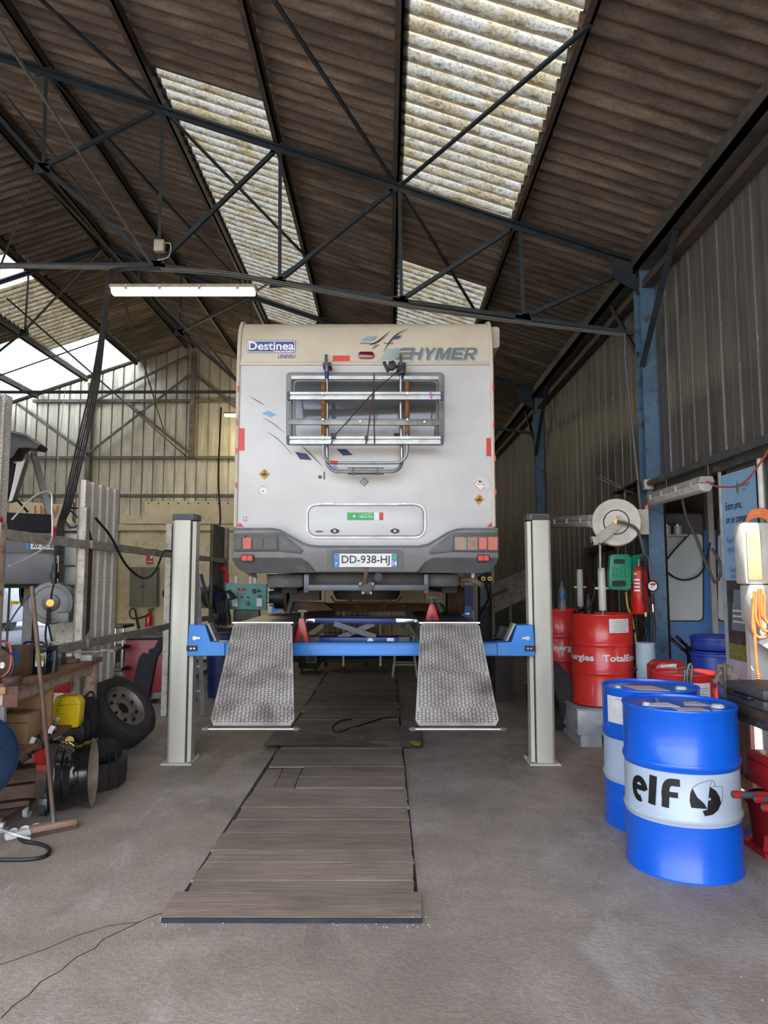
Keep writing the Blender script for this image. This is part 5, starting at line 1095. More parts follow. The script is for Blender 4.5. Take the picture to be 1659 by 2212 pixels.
# air line with gauge hanging in front of the column
gq = P(1409, 1266, 7.12)
t = thing('pressure_gauge', 'black tyre gauge with red dial hanging on its hose before the blue column', 'gauge', gq)
part(t, 'case', 'black', lambda m: m.lathe([(.001, -.02), (.05, -.02), (.056, -.008), (.056, .012), (.048, .02), (.044, .014)], gq, (-.1, -1, 0), 26), ang=40)
dl = part(t, 'dial', 'paper', lambda m: m.cyl(gq + Vector((0, -.010, 0)), gq + Vector((0, -.014, 0)), .045, 24)); part(t, 'dial_mark', 'sign_red', lambda m: m.prism([gq + Vector((-.03, -.016, .005)), gq + Vector((.03, -.016, .012)), gq + Vector((.028, -.016, .03)), gq + Vector((-.02, -.016, .03))], (0, .002, 0))); part(t, 'needle', 'black', lambda m: m.bar(gq + Vector((-.02, -.018, -.02)), gq + Vector((.02, -.018, .02)), .004, .004))
part(t, 'upper_hose', 'hose_grey', lambda m: m.tube(curve_pts([P(1394, 1200, 7.2), P(1402, 1208, 7.14), P(1404, 1230, 7.12), P(1407, 1252, 7.12)], 5), .012, 8)); part(t, 'grip', 'black', lambda m: m.tube([P(1408, 1282, 7.12), P(1409, 1298, 7.12), P(1411, 1322, 7.12)], [.018, .022, .012], 10)); part(t, 'coupling', 'chrome', lambda m: m.tube([P(1410, 1305, 7.11), P(1411, 1322, 7.11)], .012, 8))
part(t, 'lower_hose', 'cable', lambda m: m.tube(curve_pts([P(1411, 1322, 7.12), P(1414, 1360, 7.12), P(1411, 1395, 7.1), P(1406, 1420, 7.08), P(1396, 1440, 7.05), P(1380, 1446, 7.0), P(1365, 1442, 7.0)], 5), .014, 8)); part(t, 'return_hose', 'cable', lambda m: m.tube(curve_pts([P(1402, 1290, 7.14), P(1406, 1330, 7.14), P(1408, 1380, 7.12), P(1409, 1402, 7.1)], 5), .010, 8)); part(t, 'hose_joint', 'black', lambda m: m.ball(P(1410, 1400, 7.1), .026, 10))
cable('hose_yellow', 'thin yellow hose running down beside the blue column', [P(1352, 1278, 7.35), P(1356, 1310, 7.35), P(1364, 1330, 7.35), P(1370, 1360, 7.35), P(1376, 1395, 7.3), P(1390, 1420, 7.3), P(1400, 1424, 7.3)], .010, 'hose_yellow', cat='hose')
cable('conduit', 'pale conduit running down the wall beside the blue column from the truss', [P(1350, 722, 7.5), P(1352, 790, 7.45), P(1362, 880, 7.4), P(1372, 980, 7.36), P(1382, 1080, 7.34), P(1384, 1110, 7.34)], .014, 'hose_grey', cat='conduit')
cable('black_hose_coil', 'black hose hanging in a loop beneath the extinguisher', [P(1376, 1330, 7.3), P(1394, 1352, 7.3), P(1396, 1372, 7.28), P(1380, 1395, 7.25), P(1366, 1400, 7.25), P(1360, 1385, 7.28), P(1372, 1360, 7.3)], .014, cat='hose')
# sliding-door rail and its lintel over the side doorway
t = thing('door_rail', 'grey pipe rail on a beam above the side doorway', 'rail', (2.8, 6.2, 2.5))
part(t, 'pipe', 'alu_dull', lambda m: m.cyl((2.74, 7.42, 2.585), (2.74, 3.0, 2.60), .032, 14)); part(t, 'lintel', 'steel_grey', lambda m: m.box((2.80, 3.0, 2.50), (2.875, 7.42, 2.60)))
part(t, 'end_bracket', 'fixture', lambda m: m.box((2.69, 7.36, 2.52), (2.79, 7.46, 2.63)), bevel=.01)
for yy in (6.0, 6.9): part(t, 'hook', 'steel_grey', lambda m: m.tube([(2.735, yy, 2.56), (2.74, yy, 2.42), (2.7, yy + .02, 2.40)], .006, 6))
dl_ = batten_lamp('doorway_lamp', 'unlit grey strip lamp slung under the rail at the side doorway', PX(1408, 1078, 2.70), PX(1527, 1042, 2.70), 'diffuser_off', .14, .12)
cable('red_flex', 'thin red cable sagging from the doorway lamp towards the right edge', [PX(1528, 1040, 2.70), PX(1545, 1050, 2.68), PX(1575, 1052, 2.68), PX(1598, 1048, 2.68), PX(1620, 1030, 2.68), PX(1640, 1003, 2.68), PX(1670, 958, 2.68)], .008, 'cable_red')
# annex seen through the doorway
struct(part(None, 'wall_annex_back', 'annex_wall', lambda m: m.box((2.95, 9.2, 0), (6.6, 9.3, 3.0)))); struct(part(None, 'wall_annex_side', 'annex_wall', lambda m: m.box((6.5, 2.4, 0), (6.6, 9.3, 3.0)))); struct(part(None, 'ceiling_annex', 'annex_wall', lambda m: m.box((2.95, 2.4, 2.9), (6.6, 9.3, 3.0)))); struct(part(None, 'wall_annex_front', 'annex_wall', lambda m: m.box((2.95, 2.3, 1.5), (6.6, 2.4, 3.0))))
def leaf(lab, x0, x1, wx0, wx1, Y=8.1):
    t = thing('swing_door', lab, 'door', P((x0 + x1) / 2, 1500, Y).xy.to_3d(), 'blue doors in the annex')
    part(t, 'leaf', 'leaf_blue', lambda m: m.box((P(x0, 1300, Y).x, Y, 0), (P(x1, 1300, Y).x, Y + .05, 2.15)), bevel=.004)
    part(t, 'gasket', 'black', lambda m: m.ring([P(x, y, Y - .008) for x, y in rrect(wx0 - 3, 1108, wx1 + 3, 1343, 12)], [P(x, y, Y - .008) for x, y in rrect(wx0, 1111, wx1, 1340, 10)], (0, .02, 0)))
    part(t, 'window', 'leaf_window', lambda m: m.prism([P(x, y, Y - .004) for x, y in rrect(wx0, 1154, wx1, 1340, 9)], (0, .01, 0)))
    part(t, 'upper_window', 'pane', lambda m: m.prism([P(x, y, Y - .003) for x, y in rrect(wx0, 1111, wx1, 1160, 9)], (0, .01, 0)))
leaf('wide blue door with frosted pane in the annex, next to the column', 1420, 1534, 1437, 1518); leaf('second blue door in the annex, half hidden behind the banner', 1546, 1650, 1551, 1640)
t = tag(part(None, 'door_post', 'box_grey', lambda m: m.box((P(1534, 1300, 8.1).x, 8.06, 0), (P(1546, 1300, 8.1).x, 8.16, 2.6))), 'slim pale post between the two blue annex doors', 'post')
for x, lab in ((1440, 'steel spray can on top of the frosted pane, left one'), (1464, 'steel spray can on top of the frosted pane, right one')):
    q = P(x, 1155, 8.0); t = thing('spray_can', lab, 'can', q, 'cans behind the blue door'); part(t, 'body', 'galvanised', lambda m: m.cyl(q, q + Vector((0, 0, .10)), .045, 16)); part(t, 'top', 'chrome', lambda m: m.cyl(q + Vector((0, 0, .10)), q + Vector((0, 0, .115)), .038, 16))
t = tag(part(None, 'can_shelf', 'box_grey', lambda m: m.box((P(1432, 1155, 8).x, 7.93, P(1440, 1155, 8).z - .02), (P(1480, 1155, 8).x, 8.095, P(1440, 1155, 8).z - .001))), 'narrow ledge across the blue door that carries the cans', 'shelf')
cable('annex_hose', 'grey hose hanging slack across the blue annex doors', [Vector((P(1470, 1085, 7.6).x, 7.6, 2.9)), P(1475, 1085, 7.6), P(1488, 1130, 7.6), P(1503, 1160, 7.6), P(1518, 1200, 7.6), P(1535, 1240, 7.6), P(1545, 1258, 7.6), P(1556, 1240, 7.6), P(1555, 1215, 7.6), P(1538, 1185, 7.6)], .016, 'hose_grey', cat='hose')
cable('annex_loop', 'thin dark cable looping over the frosted door pane', [P(1488, 1154, 8.05), P(1455, 1190, 8.05), P(1438, 1215, 8.05), P(1440, 1234, 8.05), P(1470, 1252, 8.05), P(1500, 1248, 8.05), P(1518, 1230, 8.05), P(1530, 1190, 8.05), P(1534, 1172, 8.05)], .010)
for i, (y0, y1, lab) in enumerate(((1370, 1402, 'blue plastic barrel on top of another in the annex'), (1404, 1470, 'blue plastic barrel under another one in the annex'))):
    yy = 6.75; c = P(1545, y1, yy); r = .21; h = P(1545, y0, yy).z - c.z
    if i == 1: zb2 = 0.; h = c.z + P(1545, y0, yy).z - c.z; c.z = 0
    t = thing('plastic_barrel', lab, 'barrel', c, 'blue barrels in the annex')
    part(t, 'body', 'barrel_blue', lambda m: m.lathe([(.001, 0), (r * .95, .0), (r, .02), (r, h * .55), (r * 1.03, h * .58), (r * 1.03, h * .64), (r, h * .67), (r * .98, h - .04), (r * .9, h - .005), (r * .5, h), (.001, h)], c, (0, 0, 1), 30), ang=50); part(t, 'lid_ring', 'barrel_blue', lambda m: m.lathe([(r * 1.0, h - .05), (r * 1.05, h - .045), (r * 1.05, h - .025), (r * 1.0, h - .02)], c, (0, 0, 1), 30))
t = thing('hand_truck', 'black tubular hand truck handles in the annex behind the red jerrycan', 'hand truck', PZ(1490, 1520))
part(t, 'handle', 'black_gloss', lambda m: m.tube(curve_pts([P(1448, 1378, 7.0), P(1470, 1398, 7.0), P(1484, 1410, 7.0), P(1488, 1425, 7.0), P(1489, 1500, 7.0)], 5), .018, 8)); part(t, 'handle', 'black_gloss', lambda m: m.tube(curve_pts([P(1460, 1374, 7.2), P(1486, 1398, 7.2), P(1502, 1412, 7.2), P(1507, 1428, 7.2), P(1508, 1500, 7.2)], 5), .018, 8)); part(t, 'axle_block', 'black', lambda m: m.cbox(P(1495, 1402, 7.1), (.05, .2, .05)))
# blue-white tin and red cans behind the blue drums
c = P(1396, 1462, 7.0); c.z = 0; t = thing('paint_tin', 'pale blue and white tin beside the front red drum', 'tin', c); hh = P(1396, 1390, 7.0).z
part(t, 'body', 'tin_blue', lambda m: m.lathe([(.001, 0), (.09, 0), (.09, hh * .55), (.092, hh * .56), (.09, hh * .57)], c, (0, 0, 1), 22)); part(t, 'upper_body', 'tin_pale', lambda m: m.lathe([(.09, hh * .57), (.09, hh), (.094, hh), (.09, hh + .01), (.001, hh + .01)], c, (0, 0, 1), 22))
jq = P(1438, 1462, 6.15); jz = .60
t = thing('jerrycan', 'red plastic jerrycan with white label behind the open red drum', 'jerrycan', (jq.x, 6.15, .0)); jh = P(1438, 1426, 6.15).z
part(t, 'body', 'tool_red', lambda m: m.prism([(jq.x - .13, 6.02, .0), (jq.x + .13, 6.02, .0), (jq.x + .13, 6.02, jh - .05), (jq.x + .11, 6.02, jh), (jq.x - .08, 6.02, jh), (jq.x - .13, 6.02, jh - .04)], (0, .22, 0)), bevel=.012); part(t, 'label_plate', 'paper', lambda m: m.pprism([(1428, 1437), (1461, 1434), (1461, 1444), (1428, 1446)], 6.0, .015)); plettering('TotalEnergies', 1430, 1437.5, 1459, 1443, 5.998, 'text_grey', t)
D3 = (P(1478, 1455, 5.72).x, 5.72, 0.); h3 = P(1478, 1450, 5.72).z
t, lid = drum('open_drum', 'short red open-topped drum with white label behind the blue drums', *D3, .235, h3, ('drum_red',) * 4, None)
curved_label(t, wrap(*D3, .239, -.05, .24, h3 - .16, .2), 'paper'); curved_label(t, wrap(*D3, .239, -1.25, .05, h3 - .16, .2), 'paper')
for k in range(5): curved_label(t, wrap(*D3, .2405, -.05, .19 - .02 * (k % 3), h3 - .10 - k * .02, .003), 'text_grey', 4, 'print_line')
part(lid, 'clamp_hook', 'alu_dull', lambda m: (m.tube(curve_pts([P(1486, 1480, 5.46), P(1484, 1455, 5.46), P(1489, 1436, 5.46), P(1495, 1440, 5.46), P(1492, 1480, 5.46)], 4), .012, 8), m.tube([P(1465, 1444, 5.5), P(1484, 1442, 5.5)], .012, 8), m.tube([P(1480, 1446, 5.46), P(1478, 1478, 5.46)], .009, 6)))

# banner, inflator cabinet with orange hose, pipe
BX = 2.845
def bq(x, y): return PX(x, y, BX)
t = thing('roll_up_banner', 'tall pale blue printed banner with a car picture beside the doorway', 'banner', (BX, 5.62, .55))
yb0, yb1, zb0, zb1 = 5.985, 5.44, .62, 2.46
def bp(u, v): return Vector((BX, yb0 + (yb1 - yb0) * u, zb0 + (zb1 - zb0) * v))
def brect(u0, v0, u1, v1, mat, name, d=.0): return part(t, name, mat, lambda m: m.prism([bp(u0, v0), bp(u1, v0), bp(u1, v1), bp(u0, v1)], (-.004 - d, 0, 0)))
brect(0, .52, 1, 1, 'banner_blue', 'banner_sky'); brect(0, .24, 1, .52, 'banner_photo', 'banner_picture'); brect(0, .17, 1, .24, 'banner_grass', 'banner_grass'); brect(0, 0, 1, .17, 'banner_pale', 'banner_foot')
def btext(s, u0, v0, u1, v1, mat='black_print', bold=0.):
    a = bp(u0, v0) + Vector((-.0085, 0, 0)); lettering(s, a, bp(u1, v0) - bp(u0, v0), bp(u0, v1) - bp(u0, v0), mat, t, bold=bold)
btext('RENAULT', .62, .925, .86, .938, 'text_grey', .02); btext('PRO+', .62, .905, .75, .917, 'text_grey')
part(t, 'emblem', 'grey_print', lambda m: m.ring([bp(.5, .955) + Vector((-.008, 0, 0)), bp(.545, .925) + Vector((-.008, 0, 0)), bp(.5, .895) + Vector((-.008, 0, 0)), bp(.455, .925) + Vector((-.008, 0, 0))], [bp(.5, .94) + Vector((-.008, 0, 0)), bp(.522, .925) + Vector((-.008, 0, 0)), bp(.5, .91) + Vector((-.008, 0, 0)), bp(.478, .925) + Vector((-.008, 0, 0))], (-.002, 0, 0)))
btext('Entre pros,', .10, .825, .60, .87, bold=.005); btext('on se comprend.', .10, .765, .92, .81, bold=.005)
btext("Pour l'entretien de", .10, .685, .74, .715, 'text_grey'); btext('votre vehicule', .10, .645, .58, .675, 'text_grey'); btext('Forfaits', .16, .555, .45, .58, 'text_grey'); btext('en moyenne', .16, .52, .56, .545, 'text_grey')
def carshape(m):
    for u, v, w, h in ((.12, .30, .55, .12), (.2, .42, .36, .06)): m.prism([bp(u, v) + Vector((-.006, 0, 0)), bp(u + w, v) + Vector((-.006, 0, 0)), bp(u + w * .92, v + h) + Vector((-.006, 0, 0)), bp(u + w * .1, v + h) + Vector((-.006, 0, 0))], (-.002, 0, 0))
part(t, 'car_picture', 'sticker_steel', carshape)
for k in range(3): brect(.18, .335 + k * .024, .58, .343 + k * .024, 'white_print', 'grille_line', .006)
brect(-.05, -.3, -.02, 1.02, 'galvanised', 'edge_strip', .02)
# inflator cabinet
cx0, cx1, cy = 2.61, 2.85, 5.22
ic = thing('tyre_inflator', 'sunlit white air cabinet with hanging orange hoses at the right edge', 'air station', (2.7, cy, 1.0))
part(ic, 'upper_case', 'plastic_white', lambda m: m.box((cx0, cy - .02, 1.55), (cx1, cy + .14, 2.0)), bevel=.02)
part(ic, 'screen', 'mesh_beige', lambda m: m.box((cx0 + .015, cy - .032, 1.58), (cx0 + .12, cy - .02, 1.945)), bevel=.004)
part(ic, 'lower_case', 'plastic_white', lambda m: m.prism([(cx0 + .03, cy - .03, 1.545), (cx1, cy - .03, 1.545), (cx1, cy - .03, 1.12), (cx0 + .12, cy - .03, 1.12), (cx0 + .03, cy - .03, 1.3)], (0, .17, 0)), bevel=.012)
part(ic, 'button', 'plastic_white', lambda m: m.cyl((cx0 + .06, cy - .05, 1.44), (cx0 + .06, cy - .03, 1.44), .03, 16))
part(ic, 'red_label', 'sign_red', lambda m: m.prism([(cx0 + .12, cy - .06, 1.09), (cx0 + .22, cy - .06, 1.02), (cx0 + .24, cy - .06, 1.08), (cx0 + .14, cy - .06, 1.15)], (0, .02, 0))); part(ic, 'white_label', 'paper', lambda m: m.prism([(cx0 + .05, cy - .06, 1.13), (cx0 + .12, cy - .06, 1.09), (cx0 + .14, cy - .06, 1.15), (cx0 + .07, cy - .06, 1.19)], (0, .02, 0)))
part(ic, 'back_board', 'plastic_white', lambda m: m.box((2.70, cy + .14, .0), (2.86, cy + .2, 1.9)))
for k in range(5):
    o = k * .012
    J = lambda s_: random.uniform(-s_, s_)
    pts = [(cx0 + .03 + o, cy - .07 - o, 1.50 + J(.02)), (cx0 + .02 + o * 1.5 + J(.015), cy - .08 - o, 1.24 + o + J(.05)), (cx0 + .08 + o * 3 + J(.02), cy - .09 - o, 1.17 + o * 2 + J(.03)), (cx0 + .15 + o * 2 + J(.02), cy - .09 - o, 1.34 + J(.04)), (cx0 + .20 + o + J(.012), cy - .09 - o, 1.62), (cx0 + .215 + o * .7 + J(.012), cy - .06 - o, 1.86), (cx0 + .18 + o * .5, cy + .0, 2.03 + o), (cx0 + .11, cy + .06, 2.04 + o), (cx0 + .08, cy + .10, 1.99)]
    part(ic, 'orange_hose', 'hose_orange', lambda m: m.tube(curve_pts(pts, 6), .011, 8))
part(ic, 'hose_tail', 'hose_orange', lambda m: m.tube(curve_pts([(cx0 + .03, cy - .07, 1.50), (cx0 + .015, cy - .08, 1.2), (cx0 + .02, cy - .08, .95), (cx0 + .03, cy - .08, .78)], 5), .011, 8)); part(ic, 'hose_tail', 'hose_orange', lambda m: m.tube(curve_pts([(cx0 + .23, cy - .1, 1.6), (cx0 + .20, cy - .1, 1.2), (cx0 + .21, cy - .1, 1.0), (cx0 + .23, cy - .1, .93)], 5), .011, 8))
part(ic, 'hose_fitting', 'alu', lambda m: (m.cyl((cx0 + .03, cy - .08, .80), (cx0 + .032, cy - .08, .70), .017, 10), m.cyl((cx0 + .032, cy - .08, .70), (cx0 + .034, cy - .08, .66), .011, 8))); part(ic, 'spring', 'hose_orange', lambda m: [m.lathe([(.014, k * .014), (.018, k * .014 + .006), (.014, k * .014 + .012)], (cx0 + .027, cy - .08, .81), (0, 0, 1), 10) for k in range(8)])
tag(part(None, 'wall_pipe', 'plastic_white', lambda m: m.cyl((2.84, 5.36, 1.9), (2.84, 5.36, 2.5), .022, 12)), 'short cream vertical pipe on the wall right of the banner', 'pipe')
# ---------------------------------------------------------------- right workbench and what is on and under it
wbx0, wbx1, wby0, wby1, wz = 2.02, 2.78, 2.7, 4.42, .87
t = thing('workbench', 'dark wooden workbench at the right edge beside the blue drums', 'workbench', (2.4, 3.56, 0))
part(t, 'top', 'wood_dark', lambda m: m.box((wbx0, wby0, wz - .045), (wbx1, wby1, wz)), bevel=.006)
part(t, 'apron', 'steel_grey', lambda m: m.box((wbx0 + .05, wby0 + .05, wz - .11), (wbx0 + .08, wby1 - .05, wz - .045)))
for x in (wbx0 + .34, wbx1 - .04):
    for y in (wby0 + .06, wby1 - .08): part(t, 'leg', 'steel_grey', lambda m: m.box((x - .025, y - .025, 0), (x + .025, y + .025, wz - .045)))
part(t, 'shelf', 'wood_dark', lambda m: m.box((2.14, wby0 + .05, .40), (wbx1, wby1 - .04, .43)), bevel=.004)
cz = wz
t = thing('tool_case', 'flat dark grey plastic tool case with handle on the right workbench', 'tool case', (2.3, 4.12, wz))
part(t, 'base', 'case_grey', lambda m: m.box((2.035, 3.93, cz), (2.62, 4.36, cz + .055)), bevel=.012); part(t, 'cover', 'case_grey', lambda m: m.box((2.035, 3.93, cz + .059), (2.62, 4.36, cz + .115)), bevel=.014)
part(t, 'handle', 'black', lambda m: m.tube(curve_pts([(2.04, 4.28, cz + .055), (2.005, 4.26, cz + .055), (2.005, 4.06, cz + .055), (2.04, 4.04, cz + .055)], 4), .012, 8)); part(t, 'latch', 'case_grey', lambda m: m.box((2.12, 3.91, cz + .02), (2.19, 3.935, cz + .09)), bevel=.008)
lettering('TOOLS', (2.26, 3.926, cz + .015), (.14, 0, 0), (0, 0, .02), 'white_print', t, bold=.03); part(t, 'paper_label', 'paper_pink', lambda m: m.prism([(2.24, 4.0, cz + .115), (2.42, 4.0, cz + .115), (2.40, 4.12, cz + .115), (2.26, 4.14, cz + .115)], (0, 0, .002)))
t = thing('rag', 'brown and pink rag hung over an upright rod at the bench corner', 'rag', (2.06, 4.40, wz))
part(t, 'rod', 'steel_grey', lambda m: m.cyl((2.05, 4.39, wz), (2.05, 4.39, wz + .21), .011, 8))
def rag(m):
    vs = []; n = 9
    for i in range(n):
        for j in range(n):
            u = i / (n - 1); v = j / (n - 1); a = u * 2.4 - 1.2
            vs.append((2.05 + .085 * math.sin(a) * (.5 + .6 * v) + .012 * math.sin(v * 9 + i), 4.395 + .04 * math.cos(a * 2) * v + .012 * math.sin(j * 2 + i), wz + .20 - .17 * v * (.62 + .42 * abs(math.sin(a * 2 + .6)))))
    m.add(vs, [(i * n + j, i * n + j + 1, (i + 1) * n + j + 1, (i + 1) * n + j) for i in range(n - 1) for j in range(n - 1)])
    m.add([(x, y + .012, z) for x, y, z in vs], [(i * n + j, (i + 1) * n + j, (i + 1) * n + j + 1, i * n + j + 1) for i in range(n - 1) for j in range(n - 1)])
part(t, 'cloth', 'cloth_brown', rag)
q = (2.22, 3.98, .43); t = thing('metal_toolbox', 'red metal toolbox with pull handle on the shelf under the right bench', 'toolbox', q)
part(t, 'box', 'tool_red', lambda m: m.prism([(2.085, 3.86, .43), (2.46, 3.86, .43), (2.46, 3.86, .58), (2.42, 3.86, .605), (2.105, 3.86, .605), (2.085, 3.86, .585)], (0, .38, 0)), bevel=.006); part(t, 'lid_seam', 'black', lambda m: m.box((2.084, 3.857, .558), (2.461, 4.241, .563))); part(t, 'handle', 'alu_dull', lambda m: m.tube([(2.13, 3.86, .53), (2.13, 3.83, .53), (2.13, 3.83, .48), (2.22, 3.83, .48), (2.22, 3.83, .53), (2.22, 3.86, .53)], .008, 8))
part(t, 'latch', 'alu_dull', lambda m: m.box((2.30, 3.852, .53), (2.34, 3.86, .58)))
t = thing('air_spring', 'black ribbed rubber bellows on the red toolbox', 'bellows', (2.24, 4.08, .605)); part(t, 'bellows', 'rubber', lambda m: m.lathe([(.04, 0), (.075, .008), (.095, .03), (.09, .055), (.07, .065), (.09, .075), (.10, .10), (.09, .125), (.05, .14), (.001, .14)], (2.24, 4.08, .605), (0, 0, 1), 24)); part(t, 'plate', 'steel_grey', lambda m: m.cyl((2.24, 4.08, .74), (2.24, 4.08, .75), .045, 16))
t = thing('plastic_bin', 'grey plastic storage bin on the shelf at the right edge', 'bin', (2.35, 3.66, .43)); part(t, 'body', 'grey_plastic', lambda m: m.prism([(2.19, 3.52, .43), (2.5, 3.52, .43), (2.52, 3.52, .74), (2.17, 3.52, .74)], (0, .30, 0)), bevel=.006); part(t, 'rib', 'grey_plastic', lambda m: m.box((2.165, 3.51, .62), (2.525, 3.83, .65)))
for k, (pq, yy, lab) in enumerate((((1583, 1716), 3.60, 'longest red-tipped grey jack handle beside the elf drum'), ((1632, 1726), 3.55, 'middle red-tipped jack handle beside the elf drum'), ((1648, 1744), 3.48, 'lowest red-tipped jack handle at the right edge'))):
    a = P(*pq, yy); b = a + Vector((.5, .05, -.03)); d = (b - a).normalized()
    t = thing('jack_handle', lab, 'handle', (a.x, a.y, a.z), 'red and grey handles by the elf drum'); part(t, 'grip', 'tool_red', lambda m: m.cyl(a, a + d * .03, .018, 14)); part(t, 'tip', 'alu_dull', lambda m: m.cyl(a - d * .005, a + d * .004, .011, 10)); part(t, 'bar', 'case_grey', lambda m: m.cyl(a + d * .03, a + d * .13, .0165, 14)); part(t, 'sleeve', 'tool_red', lambda m: m.cyl(a + d * .13, b, .019, 14))
t = thing('trolley_jack', 'red trolley jack body standing under the right workbench', 'jack', (2.45, 3.4, 0)); part(t, 'frame', 'tool_red', lambda m: m.prism([(2.32, 3.0, .06), (2.38, 3.0, .06), (2.38, 3.0, .2), (2.32, 3.0, .26)], (0, .7, 0)), bevel=.006); part(t, 'frame', 'tool_red', lambda m: m.prism([(2.54, 3.0, .06), (2.6, 3.0, .06), (2.6, 3.0, .26), (2.54, 3.0, .2)], (0, .7, 0)), bevel=.006); part(t, 'handle_socket', 'tool_red', lambda m: m.bar((2.40, 3.5, .1), (2.30, 3.55, .60), .06, .06)); part(t, 'cross_bar', 'steel_grey', lambda m: m.box((2.32, 3.35, .08), (2.6, 3.45, .16)))
for y in (3.06, 3.62): part(t, 'wheel', 'steel_grey', lambda m: m.cyl((2.29, y, .055), (2.63, y, .055), .055, 16))
bq_ = (2.30, 4.36, 0); t = thing('bucket', 'dull red plastic bucket between elf drum and right bench', 'bucket', bq_); part(t, 'body', 'cabinet_red', lambda m: m.lathe([(.001, .005), (.12, 0), (.155, .30), (.162, .30), (.162, .31), (.15, .31), (.118, .02), (.001, .02)], bq_, (0, 0, 1), 26), ang=40); part(t, 'rim', 'cabinet_red', lambda m: m.lathe([(.154, .26), (.165, .265), (.165, .28), (.154, .285)], bq_, (0, 0, 1), 26))
kq = PZ(1612, 1812); tag(part(None, 'wheel_chock', 'lift_blue', lambda m: m.prism([(kq.x, kq.y, 0), (kq.x + .24, kq.y, 0), (kq.x + .24, kq.y, .10)], (0, .12, 0)), bevel=.006), 'blue wedge lying on the floor right of the elf drum', 'chock')
sq_ = PZ(1676, 1838); t = thing('floor_stand', 'red pyramid axle stand on the floor at the right edge', 'axle stand', (sq_.x, sq_.y, 0))
for sx in (-1, 1):
    for sy in (-1, 1): part(t, 'leg', 'tool_red', lambda m: m.bar((sq_.x + .11 * sx, sq_.y + .11 * sy, 0), (sq_.x + .025 * sx, sq_.y + .025 * sy, .24), .045, .012))
part(t, 'collar', 'tool_red', lambda m: m.box((sq_.x - .045, sq_.y - .045, .22), (sq_.x + .045, sq_.y + .045, .27)), bevel=.004); part(t, 'foot_ring', 'tool_red', lambda m: m.ring([(sq_.x - .13, sq_.y - .13, .0), (sq_.x + .13, sq_.y - .13, .0), (sq_.x + .13, sq_.y + .13, .0), (sq_.x - .13, sq_.y + .13, .0)], [(sq_.x - .10, sq_.y - .10, .0), (sq_.x + .10, sq_.y - .10, .0), (sq_.x + .10, sq_.y + .10, .0), (sq_.x - .10, sq_.y + .10, .0)], (0, 0, .03)))

# ---------------------------------------------------------------- left: partition of posts, rails and perforated sheet
FX = -2.60
fence = thing('partition_fence', 'open grey steel partition with rails and perforated corrugated sheets left of the lift', 'partition', (FX, 8.2, 0))
for y, h, w in ((6.08, 2.2, .075), (8.5, 2.25, .07), (11.45, 2.42, .1)):
    part(fence, 'post', 'steel_post', lambda m: m.box((FX - w / 2, y - w / 2, 0), (FX + w / 2, y + w / 2, h)), bevel=.004, seg=1)
part(fence, 'rust_plate', 'steel_brown', lambda m: m.prism([(FX + .03, 6.12, 1.1), (FX + .03, 6.20, 1.15), (FX + .03, 6.20, 1.92), (FX + .03, 6.12, 2.02)], (.006, 0, 0)))
def roughrail(m, y0, y1, z, r=.03):
    n = 14; pts = [(FX + .045, y0 + (y1 - y0) * i / n, z + random.uniform(-.006, .006)) for i in range(n + 1)]
    for a, b in zip(pts, pts[1:]): m.bar(a, b, .04, .07)
for a, b in ((4.2, 6.05), (6.12, 8.46), (8.54, 11.4)):
    part(fence, 'rail', 'steel_post', lambda m: roughrail(m, a, b, 1.88)); part(fence, 'rail', 'steel_post', lambda m: roughrail(m, a, b, 1.04))
    if a > 8: part(fence, 'rail', 'steel_post', lambda m: roughrail(m, a, b, .30))
def corr(m, y0, y1, z0, z1, nrib, amp=.04):
    per = (y1 - y0) / nrib; st = []
    for k in range(nrib):
        for f, o in ((0, 0), (.22, 0), (.30, 1), (.88, 1), (.96, 0)): st.append((y0 + (k + f) * per, o * amp))
    st.append((y1, 0)); vs = []
    for y, o in st: vs += [(FX - .03 + o, y, z0), (FX - .03 + o, y, z1)]
    m.add(vs, [(2 * i, 2 * i + 2, 2 * i + 3, 2 * i + 1) for i in range(len(st) - 1)])
part(fence, 'perforated_sheet', 'perforated', lambda m: corr(m, 6.02, 6.86, .66, 2.44, 5), smooth=False)
part(fence, 'perforated_sheet', 'perforated', lambda m: corr(m, 4.16, 4.84, .95, 2.84, 4), smooth=False)
part(fence, 'ribbed_sheet', 'steel_grey', lambda m: corr(m, 10.6, 11.4, .9, 2.42, 5, .03), smooth=False)
cable('fence_cable', 'black cable sagging across the partition from sheet to post', [(FX + .05, 6.2, 2.12), (FX + .07, 6.5, 1.98), (FX + .08, 6.9, 1.72), (FX + .08, 7.4, 1.60), (FX + .07, 7.8, 1.68), (FX + .06, 8.1, 1.90), (FX + .06, 8.4, 1.92)], .012)
# tall timber upright in front of the left bench
t = thing('timber_upright', 'pale pinkish timber upright with red tip at the left edge', 'post', (-2.38, 4.34, 0)); part(t, 'shaft', 'wood_pink', lambda m: m.box((-2.415, 4.30, 0), (-2.345, 4.38, 1.93)), bevel=.004); part(t, 'tip', 'sign_red', lambda m: m.box((-2.40, 4.315, 1.93), (-2.36, 4.365, 1.965)), bevel=.006)

